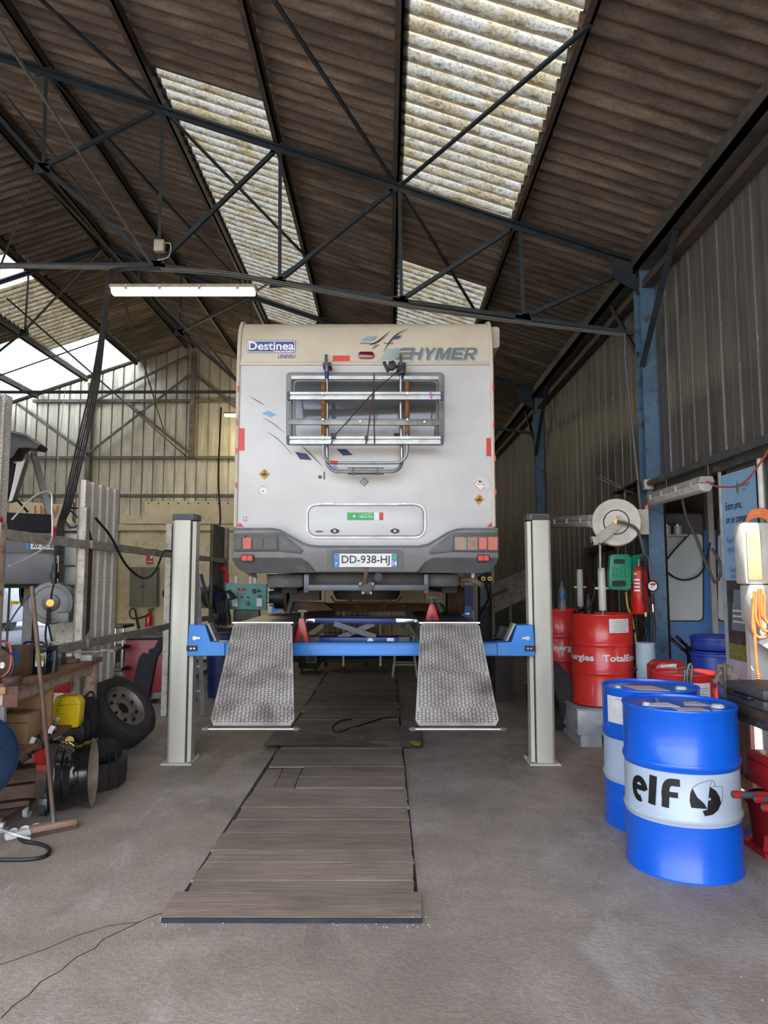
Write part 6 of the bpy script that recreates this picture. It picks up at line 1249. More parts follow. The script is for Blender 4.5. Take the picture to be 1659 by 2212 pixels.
# ---------------------------------------------------------------- left workbench
BZ = .955
ben = thing('left_bench', 'worn wooden workbench with pink painted legs at the left', 'workbench', (-2.75, 5.1, 0))
def slab(m, z0, z1, ins=0.): m.prism([(-3.3, 4.25 + ins, z0), (-2.24 - ins, 4.25 + ins, z0), (-2.335 - ins, 5.93 - ins, z0), (-3.3, 5.93 - ins, z0)], (0, 0, z1 - z0))
part(ben, 'top', 'wood', lambda m: slab(m, BZ - .045, BZ), bevel=.008)
part(ben, 'apron', 'wood_pink', lambda m: m.prism([(-2.27, 4.3, BZ - .115), (-2.36, 5.88, BZ - .115), (-2.36, 5.88, BZ - .045), (-2.27, 4.3, BZ - .045)], (-.03, 0, 0)))
for x, y in ((-2.385, 5.84), (-3.2, 5.84), (-3.2, 4.4)): part(ben, 'leg', 'wood_pink', lambda m: m.box((x - .035, y - .035, 0), (x + .035, y + .035, BZ - .045)), bevel=.004)
part(ben, 'lower_shelf', 'wood', lambda m: slab(m, .47, .505, .04), bevel=.004)
part(ben, 'shelf_box_side', 'wood_box', lambda m: m.box((-2.95, 5.02, .505), (-2.32, 5.05, .82))); part(ben, 'shelf_box_top', 'wood_box', lambda m: m.box((-2.95, 4.40, .82), (-2.32, 5.05, .85))); part(ben, 'shelf_box_side', 'box_grey', lambda m: m.box((-2.95, 4.40, .505), (-2.32, 4.43, .82)))
def bthing(name, label, cat, x, y, z): return thing(name, label, cat, (x, y, z))
c = P(84, 1436, 4.86); t = bthing('car_battery', 'black car battery with green and white label on the left bench', 'battery', c.x, 4.86, BZ)
x0, x1 = P(54, 1420, 4.86).x, P(112, 1420, 4.86).x
part(t, 'case', 'black_gloss', lambda m: m.box((x0, 4.78, BZ), (x1, 4.96, BZ + .15)), bevel=.006); part(t, 'cover', 'black', lambda m: m.box((x0 + .004, 4.785, BZ + .15), (x1 - .004, 4.955, BZ + .18)), bevel=.006)
part(t, 'green_label', 'green_label', lambda m: m.box((x0 + .11, 4.777, BZ + .085), (x1 - .015, 4.781, BZ + .14))); part(t, 'white_label', 'paper', lambda m: m.box((x0 + .11, 4.777, BZ + .055), (x1 - .015, 4.781, BZ + .085))); lettering('FORCE', (x0 + .115, 4.775, BZ + .10), (.05, 0, 0), (0, 0, .025), 'black_print', t, bold=.03)
for dx in (.03, .15): part(t, 'terminal', 'steel_grey', lambda m: m.cyl((x0 + dx, 4.9, BZ + .18), (x0 + dx, 4.9, BZ + .2), .009, 10))
part(t, 'carry_handle', 'black', lambda m: m.tube(curve_pts([(x0 + .01, 4.80, BZ + .17), (x0 + .03, 4.80, BZ + .21), (x1 - .04, 4.80, BZ + .21), (x1 - .02, 4.80, BZ + .17)], 4), .008, 6))
x0, x1 = P(2, 1400, 4.62).x, P(48, 1400, 4.62).x
t = bthing('battery_charger', 'dusty brown battery charger with coiled leads on the left bench', 'charger', (x0 + x1) / 2, 4.62, BZ)
part(t, 'case', 'rust_light', lambda m: m.box((x0, 4.48, BZ), (x1, 4.78, BZ + .2)), bevel=.012); part(t, 'side_panel', 'plate_blue', lambda m: m.box((x1 - .002, 4.48, BZ + .09), (x1 + .006, 4.56, BZ + .19))); part(t, 'knob', 'chrome', lambda m: m.cyl((x1 - .04, 4.465, BZ + .10), (x1 - .04, 4.48, BZ + .10), .02, 12))
part(t, 'red_lead', 'cable_red', lambda m: m.tube(curve_pts([(x0 + .03, 4.5, BZ + .2), (x0 + .10, 4.46, BZ + .25), (x1 + .02, 4.44, BZ + .20), (x1 + .03, 4.42, BZ + .08), (x1 - .03, 4.40, BZ + .02)], 5), .007, 6)); part(t, 'black_lead', 'cable', lambda m: m.tube(curve_pts([(x0 + .02, 4.5, BZ + .2), (x0 + .08, 4.45, BZ + .22), (x1 + .04, 4.43, BZ + .16), (x1 + .04, 4.41, BZ + .05), (x0 + .05, 4.40, BZ + .02)], 5), .007, 6)); part(t, 'black_lead', 'cable', lambda m: m.tube(curve_pts([(x0, 4.45, BZ + .1), (x0 + .08, 4.42, BZ + .05), (x1, 4.41, BZ + .03), (x1 + .05, 4.43, BZ + .12)], 5), .007, 6))
for k, (lab, px, y, w, h, mt) in enumerate((('short steel offcut standing on the left bench behind the battery', 128, 5.35, .07, .09, 'steel_grey'), ('flat rusty bracket lying on the left bench', 150, 5.45, .14, .03, 'rust_light'), ('small grey metal box at the far end of the left bench', 185, 5.62, .13, .045, 'steel_post'))):
    q = P(px, 1410, y); m = MB(); m.box((q.x - w / 2, y - .04, BZ), (q.x + w / 2, y + .04, BZ + h)); m.box((q.x - w / 2 - .01, y - .02, BZ), (q.x + w * .2, y + .03, BZ + h * .5)); tag(m.build('metal_offcut', mt, bevel=.004), lab, 'scrap metal', 'offcuts on the left bench')
q0, q1 = P(140, 1402, 5.7), P(232, 1394, 5.75); m = MB(); m.bar((q0.x, 5.70, BZ + .055), (q1.x + .05, 5.78, BZ + .06), .05, .012); m.bar((q1.x - .05, 5.72, BZ + .066), (q1.x + .06, 5.8, BZ + .068), .03, .02); tag(m.build('steel_strip', 'alu_dull', bevel=.003), 'long bright steel strip resting across the far end of the left bench', 'scrap metal')
q = P(50, 1460, 4.4); m = MB(); m.box((q.x - .05, 4.27, BZ - .12), (q.x + .04, 4.275, BZ + .004)); m.box((q.x - .05, 4.27, BZ), (q.x + .04, 4.36, BZ + .006)); m.cyl((q.x + .01, 4.266, BZ - .04), (q.x + .01, 4.271, BZ - .04), .007, 8); tag(m.build('angle_plate', 'steel_brown'), 'brown steel angle plate hooked over the near edge of the left bench', 'metal plate')
q = P(25, 1462, 4.42); m = MB(); m.lathe([(.001, 0), (.055, 0), (.06, .012), (.06, .03), (.045, .04), (.001, .04)], (q.x, 4.42, BZ), (0, 0, 1), 20); tag(m.build('round_tin', 'wood_dark'), 'low brown round tin on the near corner of the left bench', 'tin')
# in the shelf: radio and parcels
t = bthing('car_radio', 'small silver car radio on the shelf under the left bench', 'radio', -2.5, 4.62, .505); part(t, 'body', 'alu_dull', lambda m: m.box((-2.58, 4.55, .505), (-2.42, 4.72, .565)), bevel=.004); part(t, 'face', 'dark_blue', lambda m: m.box((-2.56, 4.543, .52), (-2.44, 4.55, .55))); part(t, 'knob', 'chrome', lambda m: m.cyl((-2.57, 4.535, .535), (-2.57, 4.55, .535), .012, 10))
t = bthing('parcel', 'small cardboard parcel on the shelf under the left bench', 'box', -2.45, 4.86, .505); part(t, 'box', 'wood_box', lambda m: m.box((-2.52, 4.78, .505), (-2.36, 4.96, .70)), bevel=.004); part(t, 'flap', 'rust_light', lambda m: m.box((-2.52, 4.776, .64), (-2.36, 4.78, .645)))
t = bthing('black_case', 'black box on the shelf beside the cardboard parcel', 'box', -2.66, 4.86, .505); part(t, 'box', 'black', lambda m: m.box((-2.75, 4.78, .505), (-2.56, 4.96, .68)), bevel=.006); part(t, 'lid', 'black_gloss', lambda m: m.box((-2.755, 4.775, .68), (-2.555, 4.965, .70)), bevel=.004)
t = bthing('red_jack', 'red steel press frame standing behind the left bench', 'press', -2.78, 6.2, 0)
for x in (-2.95, -2.72): part(t, 'upright', 'tool_red', lambda m: m.box((x - .05, 6.2, 0), (x + .05, 6.3, .86)), bevel=.004)
part(t, 'cross_plate', 'tool_red', lambda m: m.box((-3.0, 6.18, .62), (-2.66, 6.2, .84)), bevel=.004); part(t, 'foot', 'tool_red', lambda m: m.box((-3.05, 6.1, 0), (-2.64, 6.4, .04)))
# yellow and black tool carrier on the floor
yc = 5.42; t = bthing('wheeled_toolbox', 'yellow-lidded black plastic tool carrier with ruler marks under the left bench', 'toolbox', P(140, 1620, yc).x, yc, 0)
part(t, 'lid', 'yellow_plastic', lambda m: m.prism([P(x, y, yc) for x, y in ((118, 1506), (124, 1504), (164, 1504), (174, 1516), (172, 1534), (168, 1572), (112, 1577), (105, 1570))], (0, .10, 0)), bevel=.014, seg=3)
def marks(m):
    for k in range(14):
        a = P(126 - .9 * k, 1508 + k * 4.3, yc - .003); l = .05 if k % 4 == 0 else .03
        m.box((a.x, a.y, a.z), (a.x + l, a.y + .004, a.z + .003))
o = part(t, 'ruler_marks', 'black_print', marks); o['kind'] = 'stuff'
part(t, 'lid_groove', 'sticker_orange', lambda m: m.prism([P(x, y, yc - .002) for x, y in ((116, 1523), (172, 1521), (172, 1522), (116, 1524))], (0, .003, 0)))
part(t, 'body', 'black', lambda m: m.prism([P(x, y, yc + .015) for x, y in ((112, 1577), (170, 1572), (178, 1560), (182, 1580), (176, 1610), (172, 1612))], (0, .12, 0)), bevel=.01)
zc_ = P(140, 1612, yc).z; part(t, 'lower_body', 'black', lambda m: m.box((P(104, 1600, yc).x, yc - .02, 0.0), (P(172, 1600, yc).x, yc + .2, zc_ + .03)), bevel=.015)
part(t, 'yellow_button', 'yellow_plastic', lambda m: m.cyl(P(150, 1600, yc - .03), P(150, 1600, yc), .032, 20))
# tyre with steel wheel, leaning
tyre('wheel_with_tyre', 'winter tyre on a grey steel rim tilted against the partition near the left lift post', (-2.52, 6.85, .345), (.775, -.25, .645), .35, .24, 'rim_steel', 'loose tyres', N=40)
# bare black steel rim standing on the floor
rc = Vector((-2.17, 5.12, .232)); ra = Vector((.974, .226, .03)).normalized()
t = thing('bare_rim', 'bare black steel wheel rim standing on edge by the left bench', 'wheel rim', (rc.x, rc.y, 0))
part(t, 'barrel', 'black_gloss', lambda m: m.lathe([(.225, -0.108), (.232, -0.104), (.232, -0.0944), (.222, -0.0864), (.222, -0.068), (.214, -0.06), (.222, -0.0528), (.218, -0.04), (.195, -0.016), (.192, 0.016), (.205, 0.044), (.217, 0.06), (.218, 0.088), (.23, 0.0976), (.232, 0.1056), (.226, 0.1104)], rc, ra, 44), ang=60)
part(t, 'inner_face', 'rim_dirty', lambda m: m.lathe([(.226, 0.1104), (.216, 0.104), (.21, 0.08), (.20, 0.048), (.185, 0.024), (.15, 0.016), (.10, 0.028), (.065, 0.024), (.05, 0.016)], rc, ra, 44), ang=50)
part(t, 'hub_disc', 'rim_dirty', lambda m: m.lathe([(.06, .026), (.05, .02), (.001, .02)], rc, ra, 24)); part(t, 'valve', 'chrome', lambda m: m.cyl(rc + Vector((-.05, -.19, -.10)), rc + Vector((-.05, -.22, -.11)), .007, 8))
# low brown tyre under cloth
tyre('flat_tyre', 'low brown treaded tyre lying behind the black rim', (-2.30, 5.68, .11), (.05, -.05, 1), .27, .20, None, 'loose tyres', 'rubber_brown', 3, 26)
t = thing('backpack', 'black fabric bag with straps draped on the brown tyre behind the rim', 'bag', (-2.18, 5.62, .2))
def bagm(m):
    n = 12
    for (cx, cy, cz, rx, ry, rz) in ((-2.18, 5.62, .275, .14, .15, .085),):
        vs = []; fs = []; K = 9
        for i in range(K + 1):
            th = PI * i / K
            for k in range(n):
                a = 2 * PI * k / n; r = 1 + .14 * math.sin(3 * a + i) + .08 * math.sin(5 * a - 2 * i); vs.append((cx + rx * r * math.sin(th) * math.cos(a), cy + ry * r * math.sin(th) * math.sin(a), cz + rz * math.cos(th) * (1 + .1 * math.sin(2 * a))))
        for i in range(K):
            for k in range(n): fs.append((i * n + k, i * n + (k + 1) % n, (i + 1) * n + (k + 1) % n, (i + 1) * n + k))
        m.add(vs, fs)
part(t, 'body', 'cloth_black', bagm)
def strap(pts, w):
    c = curve_pts(pts, 4); part(t, 'strap', 'cloth_black', lambda m: [m.bar(p, q, w, .006, (1, 0, .2)) for p, q in zip(c, c[1:])])
strap([(-2.07, 5.52, .32), (-2.02, 5.45, .27), (-1.985, 5.43, .16), (-1.99, 5.42, .05)], .035); strap([(-2.10, 5.50, .31), (-2.06, 5.43, .22), (-2.05, 5.41, .12), (-2.05, 5.41, .05)], .012)
t = thing('hanging_bag', 'dark grey fabric bag hanging from the far leg of the left bench', 'bag', (-2.45, 5.75, .45)); part(t, 'body', 'cloth_black', lambda m: m.prism([P(x, y, 5.72) for x, y in ((176, 1512), (190, 1506), (204, 1512), (206, 1560), (202, 1600), (188, 1612), (178, 1606), (182, 1560))], (0, .08, 0)), bevel=.02, seg=3); part(t, 'strap', 'cloth_black', lambda m: m.tube(curve_pts([P(184, 1512, 5.72), P(190, 1498, 5.74), P(200, 1496, 5.76), P(206, 1518, 5.7), P(208, 1536, 5.68)], 4), .008, 6))
# cylinders, planks, caster under the bench
def cyl_part(label, pa, pb, Ya, Yb, r, mats):
    a = P(*pa, Ya); b = P(*pb, Yb); d = (b - a).normalized(); t = thing('starter_motor', label, 'car part', (a.x, a.y, min(a.z, b.z) - r), 'car parts under the left bench'); L = (b - a).length
    part(t, 'barrel', mats[0], lambda m: m.cyl(a, b, r, 20), bevel=.006); part(t, 'end_cap', mats[1], lambda m: (m.cyl(b, b + d * .03, r * .7, 16), m.cyl(a - d * .02, a, r * .85, 16))); part(t, 'band', mats[1], lambda m: m.cyl(a + d * L * .7, a + d * (L * .7 + .015), r * 1.04, 20)); part(t, 'bracket', 'chrome', lambda m: m.bar(b + d * .01 + Vector((0, 0, .02)), b + d * .03 + Vector((.01, 0, .07)), .03, .03))
cyl_part('grey cylinder part lying highest under the left bench shelf', (50, 1592), (112, 1574), 5.05, 5.12, .045, ('steel_grey', 'alu_dull'))
cyl_part('lower rusty cylinder part with steel clamp under the left bench', (48, 1622), (100, 1596), 4.85, 4.95, .05, ('rust_light', 'black'))
cyl_part('short dark cylinder part nearest the floor boards under the left bench', (36, 1640), (60, 1622), 4.75, 4.8, .05, ('under_grey', 'black'))
for k, (px, lab, z) in enumerate((((8, 1660, 78, 1650), 'upper short timber baulk under the left bench', .28), ((4, 1700, 76, 1684), 'middle timber baulk under the left bench', .18), ((2, 1725, 62, 1712), 'thin lowest timber board under the left bench', .115))):
    a = P(px[0], px[1], 4.72); b = P(px[2], px[3], 4.85); t_ = .05 if k < 2 else .02; m = MB(); m.bar((a.x - .1, 4.72, z + t_ / 2 + .01), (b.x, 4.85, z + t_ / 2 + .01), .16, t_ * 1.7); tag(m.build('timber_baulk', 'wood_dark', bevel=.006), lab, 'timber', 'timber baulks under the left bench')
t = thing('dolly', 'low wheeled dolly carrying the timber baulks under the left bench', 'dolly', (-2.45, 4.75, 0)); part(t, 'deck', 'wood_dark', lambda m: m.box((-2.85, 4.56, .085), (-2.38, 4.98, .108)))
for x, y in ((-2.42, 4.62), (-2.78, 4.62), (-2.42, 4.92)): part(t, 'caster', 'plastic_white', lambda m: m.cyl((x, y, .04), (x + .03, y, .04), .04, 18)); part(t, 'fork', 'steel_grey', lambda m: m.box((x - .008, y - .02, .04), (x + .038, y + .02, .086)))
q = P(97, 1718, 4.95); t = thing('caster_wheel', 'small black swivel caster on the floor beside the bare rim', 'caster', (q.x, 4.95, 0)); part(t, 'wheel', 'rubber', lambda m: m.cyl((q.x - .018, 4.95, .045), (q.x + .018, 4.95, .045), .045, 20)); part(t, 'fork', 'alu_dull', lambda m: m.box((q.x - .028, 4.92, .045), (q.x + .028, 4.975, .12)), bevel=.006); part(t, 'stem', 'steel_grey', lambda m: m.cyl((q.x, 4.95, .12), (q.x, 4.95, .155), .012, 10))
# blue round plastic lid at the left edge
bc = P(-58, 1640, 4.12); t = thing('round_tub', 'round dark blue plastic tub leaning on the timber upright at the left edge', 'tub', (bc.x, 4.12, bc.z - .26)); ba = Vector((.72, -.68, .12)).normalized()
part(t, 'shell', 'plastic_blue', lambda m: m.lathe([(.001, .05), (.12, .05), (.20, .045), (.225, .03), (.232, .008), (.225, -.02), (.20, -.03), (.001, -.03)], bc, ba, 40), ang=40); part(t, 'rim', 'plastic_blue', lambda m: m.lathe([(.225, -.005), (.242, .0), (.242, .016), (.225, .02)], bc, ba, 40))
bx = ba.cross(Vector((0, 0, 1))).normalized() * -1; bz = bx.cross(ba) * -1
for k in range(5):
    a = 2 * PI * k / 5 + .3; part(t, 'star_recess', 'black', lambda m: m.prism([bc + ba * .0505 + bx * (r_ * math.cos(a + o_)) + bz * (r_ * math.sin(a + o_)) for r_, o_ in ((.05, 0), (.11, -.22), (.15, 0), (.11, .22))], ba * .002))
part(t, 'prop', 'steel_grey', lambda m: m.tube([bc - ba * .03, Vector((bc.x - .02, 4.22, 0.005))], .012, 8))
# push broom
hb = PZ(116, 1782, .045); top = P(69, 1266, 4.42); t = thing('push_broom', 'wooden push broom with grey-brown head leaning on the left bench', 'broom', (hb.x, hb.y, 0))
hd_ = Vector((.78, .62, 0)).normalized()
part(t, 'head', 'broom_head', lambda m: m.bar(hb - hd_ * .135, hb + hd_ * .135, .07, .038), bevel=.012); part(t, 'bristles', 'wood_dark', lambda m: m.bar(hb - hd_ * .128 - Vector((0, 0, .03)), hb + hd_ * .128 - Vector((0, 0, .03)), .058, .03))
hs = hb + Vector((0, 0, .018)); hdv = (top - hs).normalized()
part(t, 'socket', 'alu_dull', lambda m: m.tube([hs - hdv * .01, hs + hdv * .02, hs + hdv * .09], [.022, .014, .015], 12)); part(t, 'handle', 'broom_wood', lambda m: m.tube([hs + hdv * .085, top], .0135, 12))
# power strip and leads
pa, pb = PZ(14, 1808, .02), PZ(74, 1795, .02); d = (pb - pa).normalized(); pd = d.cross(Vector((0, 0, 1)))
t = thing('power_strip', 'white three-socket power strip on the floor by the broom', 'power strip', (pa.x, pa.y, 0)); part(t, 'body', 'cable_white', lambda m: m.bar(pa - d * .01 + Vector((0, 0, .003)), pb + Vector((0, 0, .003)), .055, .042), bevel=.012, seg=3)
for k in range(3):
    c = pa + d * (.035 + k * .065) + Vector((0, 0, .025)); part(t, 'socket', 'cable_white', lambda m: m.lathe([(.028, -.004), (.028, .006), (.024, .007), (.022, -.001), (.001, -.001)], c, (0, -.3, 1), 20)); part(t, 'socket_hole', 'black', lambda m: m.cyl(c + pd * .006, c + pd * .006 + Vector((0, 0, .001)), .003, 6))
cable('white_lead', 'white cable lying from the left edge to the power strip', [PZ(-30, 1786, .02), PZ(0, 1792, .05), PZ(30, 1802, .055), PZ(65, 1812, .012)], .008, 'cable_white'); cable('black_lead', 'thick black cable curling on the floor in front of the power strip', [PZ(40, 1808, .012), PZ(52, 1818, .012), PZ(80, 1822, .012), PZ(102, 1830, .012), PZ(106, 1842, .012), PZ(90, 1852, .012), PZ(50, 1857, .012), PZ(-20, 1857, .012)], .011)
# ---------------------------------------------------------------- behind the partition: raised car, reel, boxes
CYr = 8.7
car = thing('raised_car', 'silver car on a lift behind the partition, tailgate open, seen at left edge', 'car', (P(115, 1180, CYr).x, CYr, .9))
xr_ = P(115, 1180, CYr).x; xl_ = xr_ - 1.72
zf = lambda y: P(60, y, CYr).z
def carbody(m):
    sec = [(xl_, zf(1250)), (xl_ - .03, zf(1190)), (xl_, zf(1150)), (xl_ + .1, zf(1120)), (xr_ - .1, zf(1120)), (xr_, zf(1150)), (xr_ + .03, zf(1190)), (xr_ - .02, zf(1250)), (xr_ - .15, zf(1262)), (xl_ + .15, zf(1262))]
    m.prism([(x, CYr, z) for x, z in sec], (0, 3.6, 0))
part(car, 'body', 'car_silver', carbody, bevel=.03, seg=3)
part(car, 'bumper', 'car_silver', lambda m: m.prism([(xl_ - .02, CYr - .10, zf(1262)), (xr_ + .02, CYr - .10, zf(1262)), (xr_ + .04, CYr - .10, zf(1205)), (xr_ - .05, CYr - .10, zf(1195)), (xl_ + .05, CYr - .10, zf(1195)), (xl_ - .04, CYr - .10, zf(1205))], (0, .3, 0)), bevel=.03, seg=3)
part(car, 'underbody', 'under_dark', lambda m: m.box((xl_ + .1, CYr + .1, zf(1270)), (xr_ - .12, CYr + 3.4, zf(1262))))
part(car, 'cargo', 'cloth_black', lambda m: m.box((xl_ + .15, CYr - .04, zf(1152)), (xr_ - .02, CYr + .5, zf(1112))), bevel=.03)
part(car, 'pillar', 'car_silver', lambda m: m.prism([(xr_ - .07, CYr, zf(1120)), (xr_, CYr, zf(1120)), (xr_ - .2, CYr + .1, zf(985)), (xr_ - .27, CYr + .1, zf(985))], (0, .08, 0)))
part(car, 'roof', 'car_silver', lambda m: m.box((xl_ + .2, CYr + .1, zf(985)), (xr_ - .2, CYr + 2.4, zf(972))), bevel=.02)
CR = math.radians(36); _c = car.location
UNR = Matrix.Translation(_c) @ Matrix.Rotation(-CR, 4, 'Z') @ Matrix.Translation(-_c)   # shapes given where they stand, before the car is turned
def cpart(par, name, mat, fn, **k):
    def g(m): m.M = UNR; fn(m)
    return part(par, name, mat, g, **k)
tg = cpart(car, 'tailgate', 'car_silver', lambda m: m.prism([P(-100, 960, 8.1), P(40, 966, 8.1), P(57, 972, 8.1), P(55, 992, 8.1), P(42, 1036, 8.25), P(28, 1082, 8.45), P(16, 1086, 8.45), P(28, 1040, 8.25), P(34, 1000, 8.15), P(20, 990, 8.1), P(-100, 990, 8.1)], (0, .10, 0)), bevel=.008)
cpart(tg, 'spoiler', 'black', lambda m: m.prism([P(-120, 925, 7.9), P(24, 934, 7.9), P(58, 942, 7.9), P(85, 962, 7.9), P(80, 971, 7.9), P(62, 968, 7.9), P(40, 968, 7.9), P(26, 990, 7.9), P(-120, 1000, 7.9)], (0, .22, 0)), bevel=.012)
cpart(tg, 'spoiler_edge', 'car_silver', lambda m: m.tube([P(-120, 924, 7.9), P(24, 932, 7.9), P(58, 940, 7.9), P(86, 961, 7.9)], .012, 6))
cpart(tg, 'tailgate_lining', 'black', lambda m: m.prism([P(-100, 992, 8.2), P(18, 992, 8.2), P(32, 1002, 8.22), P(26, 1040, 8.3), P(14, 1084, 8.5), P(-100, 1084, 8.5)], (0, .03, 0)))
cpart(tg, 'gas_strut', 'black', lambda m: m.tube([P(18, 1058, 8.45), P(60, 1106, 8.7)], .014, 6))
cpl = part(car, 'license_plate', 'plate_white', lambda m: m.pprism([(50, 1173), (108, 1173), (108, 1187), (50, 1187)], CYr - .12, .015)); part(cpl, 'plate_band', 'plate_blue', lambda m: m.pprism([(50, 1173), (56, 1173), (56, 1187), (50, 1187)], CYr - .123, .004))
a = P(59, 1185, CYr - .125); b = P(105, 1185, CYr - .125); c = P(59, 1175, CYr - .125); lettering('AV-797-RF', a, b - a, c - a, 'black_print', cpl, bold=.015)
part(car, 'tail_lamp', 'lamp_red', lambda m: m.pprism([(110, 1135), (120, 1140), (121, 1172), (112, 1172)], CYr - .02, .05), bevel=.01)
for s, x in ((0, xr_ - .10), (1, xl_ + .10)):
    q = Vector((x, CYr + .75, zf(1262) + .0)); part(car, 'wheel', 'rubber', lambda m: m.lathe([(.18, -.09), (.28, -.1), (.30, -.06), (.30, .06), (.28, .1), (.18, .09), (.001, .06)], q, (1, 0, 0), 28))
car.rotation_euler.z = CR
t = thing('car_lift_post', 'dark steel post carrying the cable reel behind the partition', 'post', (P(66, 1300, 8.9).x, 8.9, 0)); q = P(66, 1300, 8.9); part(t, 'shaft', 'steel_grey', lambda m: m.box((q.x - .06, 8.84, 0), (q.x + .06, 8.96, 1.85))); part(t, 'arm', 'steel_grey', lambda m: m.box((q.x, 8.86, 1.15), (q.x + .55, 8.93, 1.22)))
part(t, 'base_plate', 'steel_grey', lambda m: m.box((q.x - .14, 8.76, 0), (q.x + .14, 9.04, .015)))
rc = P(112, 1302, 8.6); t = thing('cable_reel', 'big round grey cable reel with yellow centre badge behind the partition', 'cable reel', rc - Vector((0, 0, .27)))
ax = Vector((.22, -1, 0)).normalized()
part(t, 'casing', 'grey_plastic', lambda m: m.lathe([(.001, -.12), (.22, -.12), (.255, -.09), (.26, .02), (.245, .05), (.20, .06), (.19, .05), (.13, .055), (.001, .055)], rc, ax, 44), ang=40); part(t, 'hub', 'lamp_dark', lambda m: m.lathe([(.105, .05), (.10, .075), (.06, .08), (.001, .08)], rc, ax, 30)); part(t, 'badge', 'brass', lambda m: m.lathe([(.05, .08), (.045, .086), (.001, .086)], rc, ax, 24)); part(t, 'outlet', 'grey_plastic', lambda m: m.cbox(rc + Vector((.17, -.02, -.17)), (.16, .14, .12)), bevel=.02); part(t, 'lead', 'cable', lambda m: m.tube(curve_pts([rc + Vector((0, -.1, -.06)), rc + Vector((0, -.1, -.2)), rc + Vector((-.02, -.08, -.4)), rc + Vector((.02, -.05, -.6))], 5), .012, 6)); part(t, 'lead', 'cable', lambda m: m.tube(curve_pts([rc + Vector((.015, -.1, -.06)), rc + Vector((.02, -.1, -.25)), rc + Vector((.06, -.08, -.45))], 5), .012, 6))
for k, (y0, y1, lab) in enumerate(((1152, 1222, 'upper grey electrical box behind the partition above the cable reel'), (1224, 1264, 'lower grey electrical box behind the partition beside the cable reel'))):
    t = thing('electrical_box', lab, 'electrical box', P(155, y1, 9.0), 'grey electrical boxes'); part(t, 'body', 'box_grey', lambda m: m.pprism([(140, y0), (171, y0), (170, y1), (138, y1)], 8.95, .14), bevel=.01); part(t, 'cover', 'box_grey', lambda m: m.pprism([(141, y0 + 2), (169, y0 + 2), (168, y1 - 2), (140, y1 - 2)], 8.94, .012), bevel=.004)
t = thing('box_stand', 'grey backing board behind the electrical boxes', 'board', (P(150, 1300, 9.12).x, 9.12, 0)); part(t, 'board', 'steel_post', lambda m: m.box((P(128, 1200, 9.1).x, 9.10, .0), (P(176, 1200, 9.1).x, 9.13, 2.3))); part(t, 'shelf', 'steel_post', lambda m: m.box((P(120, 1200, 9.1).x, 8.93, 2.2), (P(176, 1200, 9.1).x, 9.1, 2.22)))
t = thing('wall_banner', 'cream cloth banner with faded red lettering behind the raised car', 'banner', P(90, 1150, 13.6)); part(t, 'cloth', 'booth', lambda m: m.pprism([(20, 1082), (140, 1090), (168, 1150), (20, 1146)], 13.6, .02)); plettering('UCV', 74, 1092, 128, 1118, 13.59, 'lamp_orange', t, bold=.03); plettering('quest', 118, 1134, 154, 1146, 13.59, 'rust_light', t, bold=.01)
for x in (30, 160): part(t, 'pole', 'steel_grey', lambda m: m.tube([P(x, 1085, 13.63), Vector((P(x, 1085, 13.63).x, 13.63, 0))], .02, 6))
cable('blue_airline', 'thin blue air hose slanting down behind the left bench', [P(64, 1286, 8.4), P(40, 1315, 7.8), P(20, 1345, 7.2), P(8, 1360, 6.8)], .010, 'hose_blue', cat='hose'); cable('white_string', 'thin white cable arching in front of the raised car', [PX(20, 1222, -2.535), PX(60, 1205, -2.535), PX(100, 1180, -2.535), PX(112, 1160, -2.535), PX(112, 1100, -2.535), PX(108, 1062, -2.535), PX(70, 1075, -2.535), PX(26, 1122, -2.535)], .006, 'cable_white'); cable('pull_cord', 'thin pale pull cord hanging from the left roof', [P(142, 836, 12.95), P(137, 870, 12.95), P(130, 950, 12.95), P(120, 1040, 12.95)], .006, 'cable_white')
# daylight opening: bright yard with a parked car's plate
t = thing('yard_car', 'pale car with yellow plate out in the bright yard beyond the left opening', 'car', (-12.6, 23.0, 0)); part(t, 'body', 'white_body', lambda m: m.prism([(-13.6, 22.2, .25), (-11.7, 22.2, .25), (-11.6, 22.2, .9), (-11.9, 22.2, 1.4), (-13.5, 22.2, 1.4), (-13.7, 22.2, .9)], (0, 2.5, 0)), bevel=.06, seg=3); part(t, 'plate', 'yellow_plastic', lambda m: m.pprism([(22, 1298), (42, 1298), (42, 1306), (22, 1306)], 22.17, .03)); plettering('177', 24, 1299.5, 40, 1305, 22.165, 'black_print', t, bold=.02)
for x in (-13.4, -11.9): part(t, 'wheel', 'rubber', lambda m: m.cyl((x - .1, 22.6, .3), (x + .1, 22.6, .3), .3, 24))
struct(part(None, 'yard', 'asphalt', lambda m: m.box((-40, 24, -.25), (40, 60, -.02))))
t = thing('hedge', 'green hedge at the end of the bright yard', 'hedge', (-16, 36, 0)); 
def hedge(m):
    for k in range(26):
        x = -32 + k * 1.3; m.ball((x, 36 + random.uniform(-.5, .5), random.uniform(.8, 1.3)), random.uniform(1.0, 1.5), 10)
part(t, 'foliage', 'hedge', hedge)
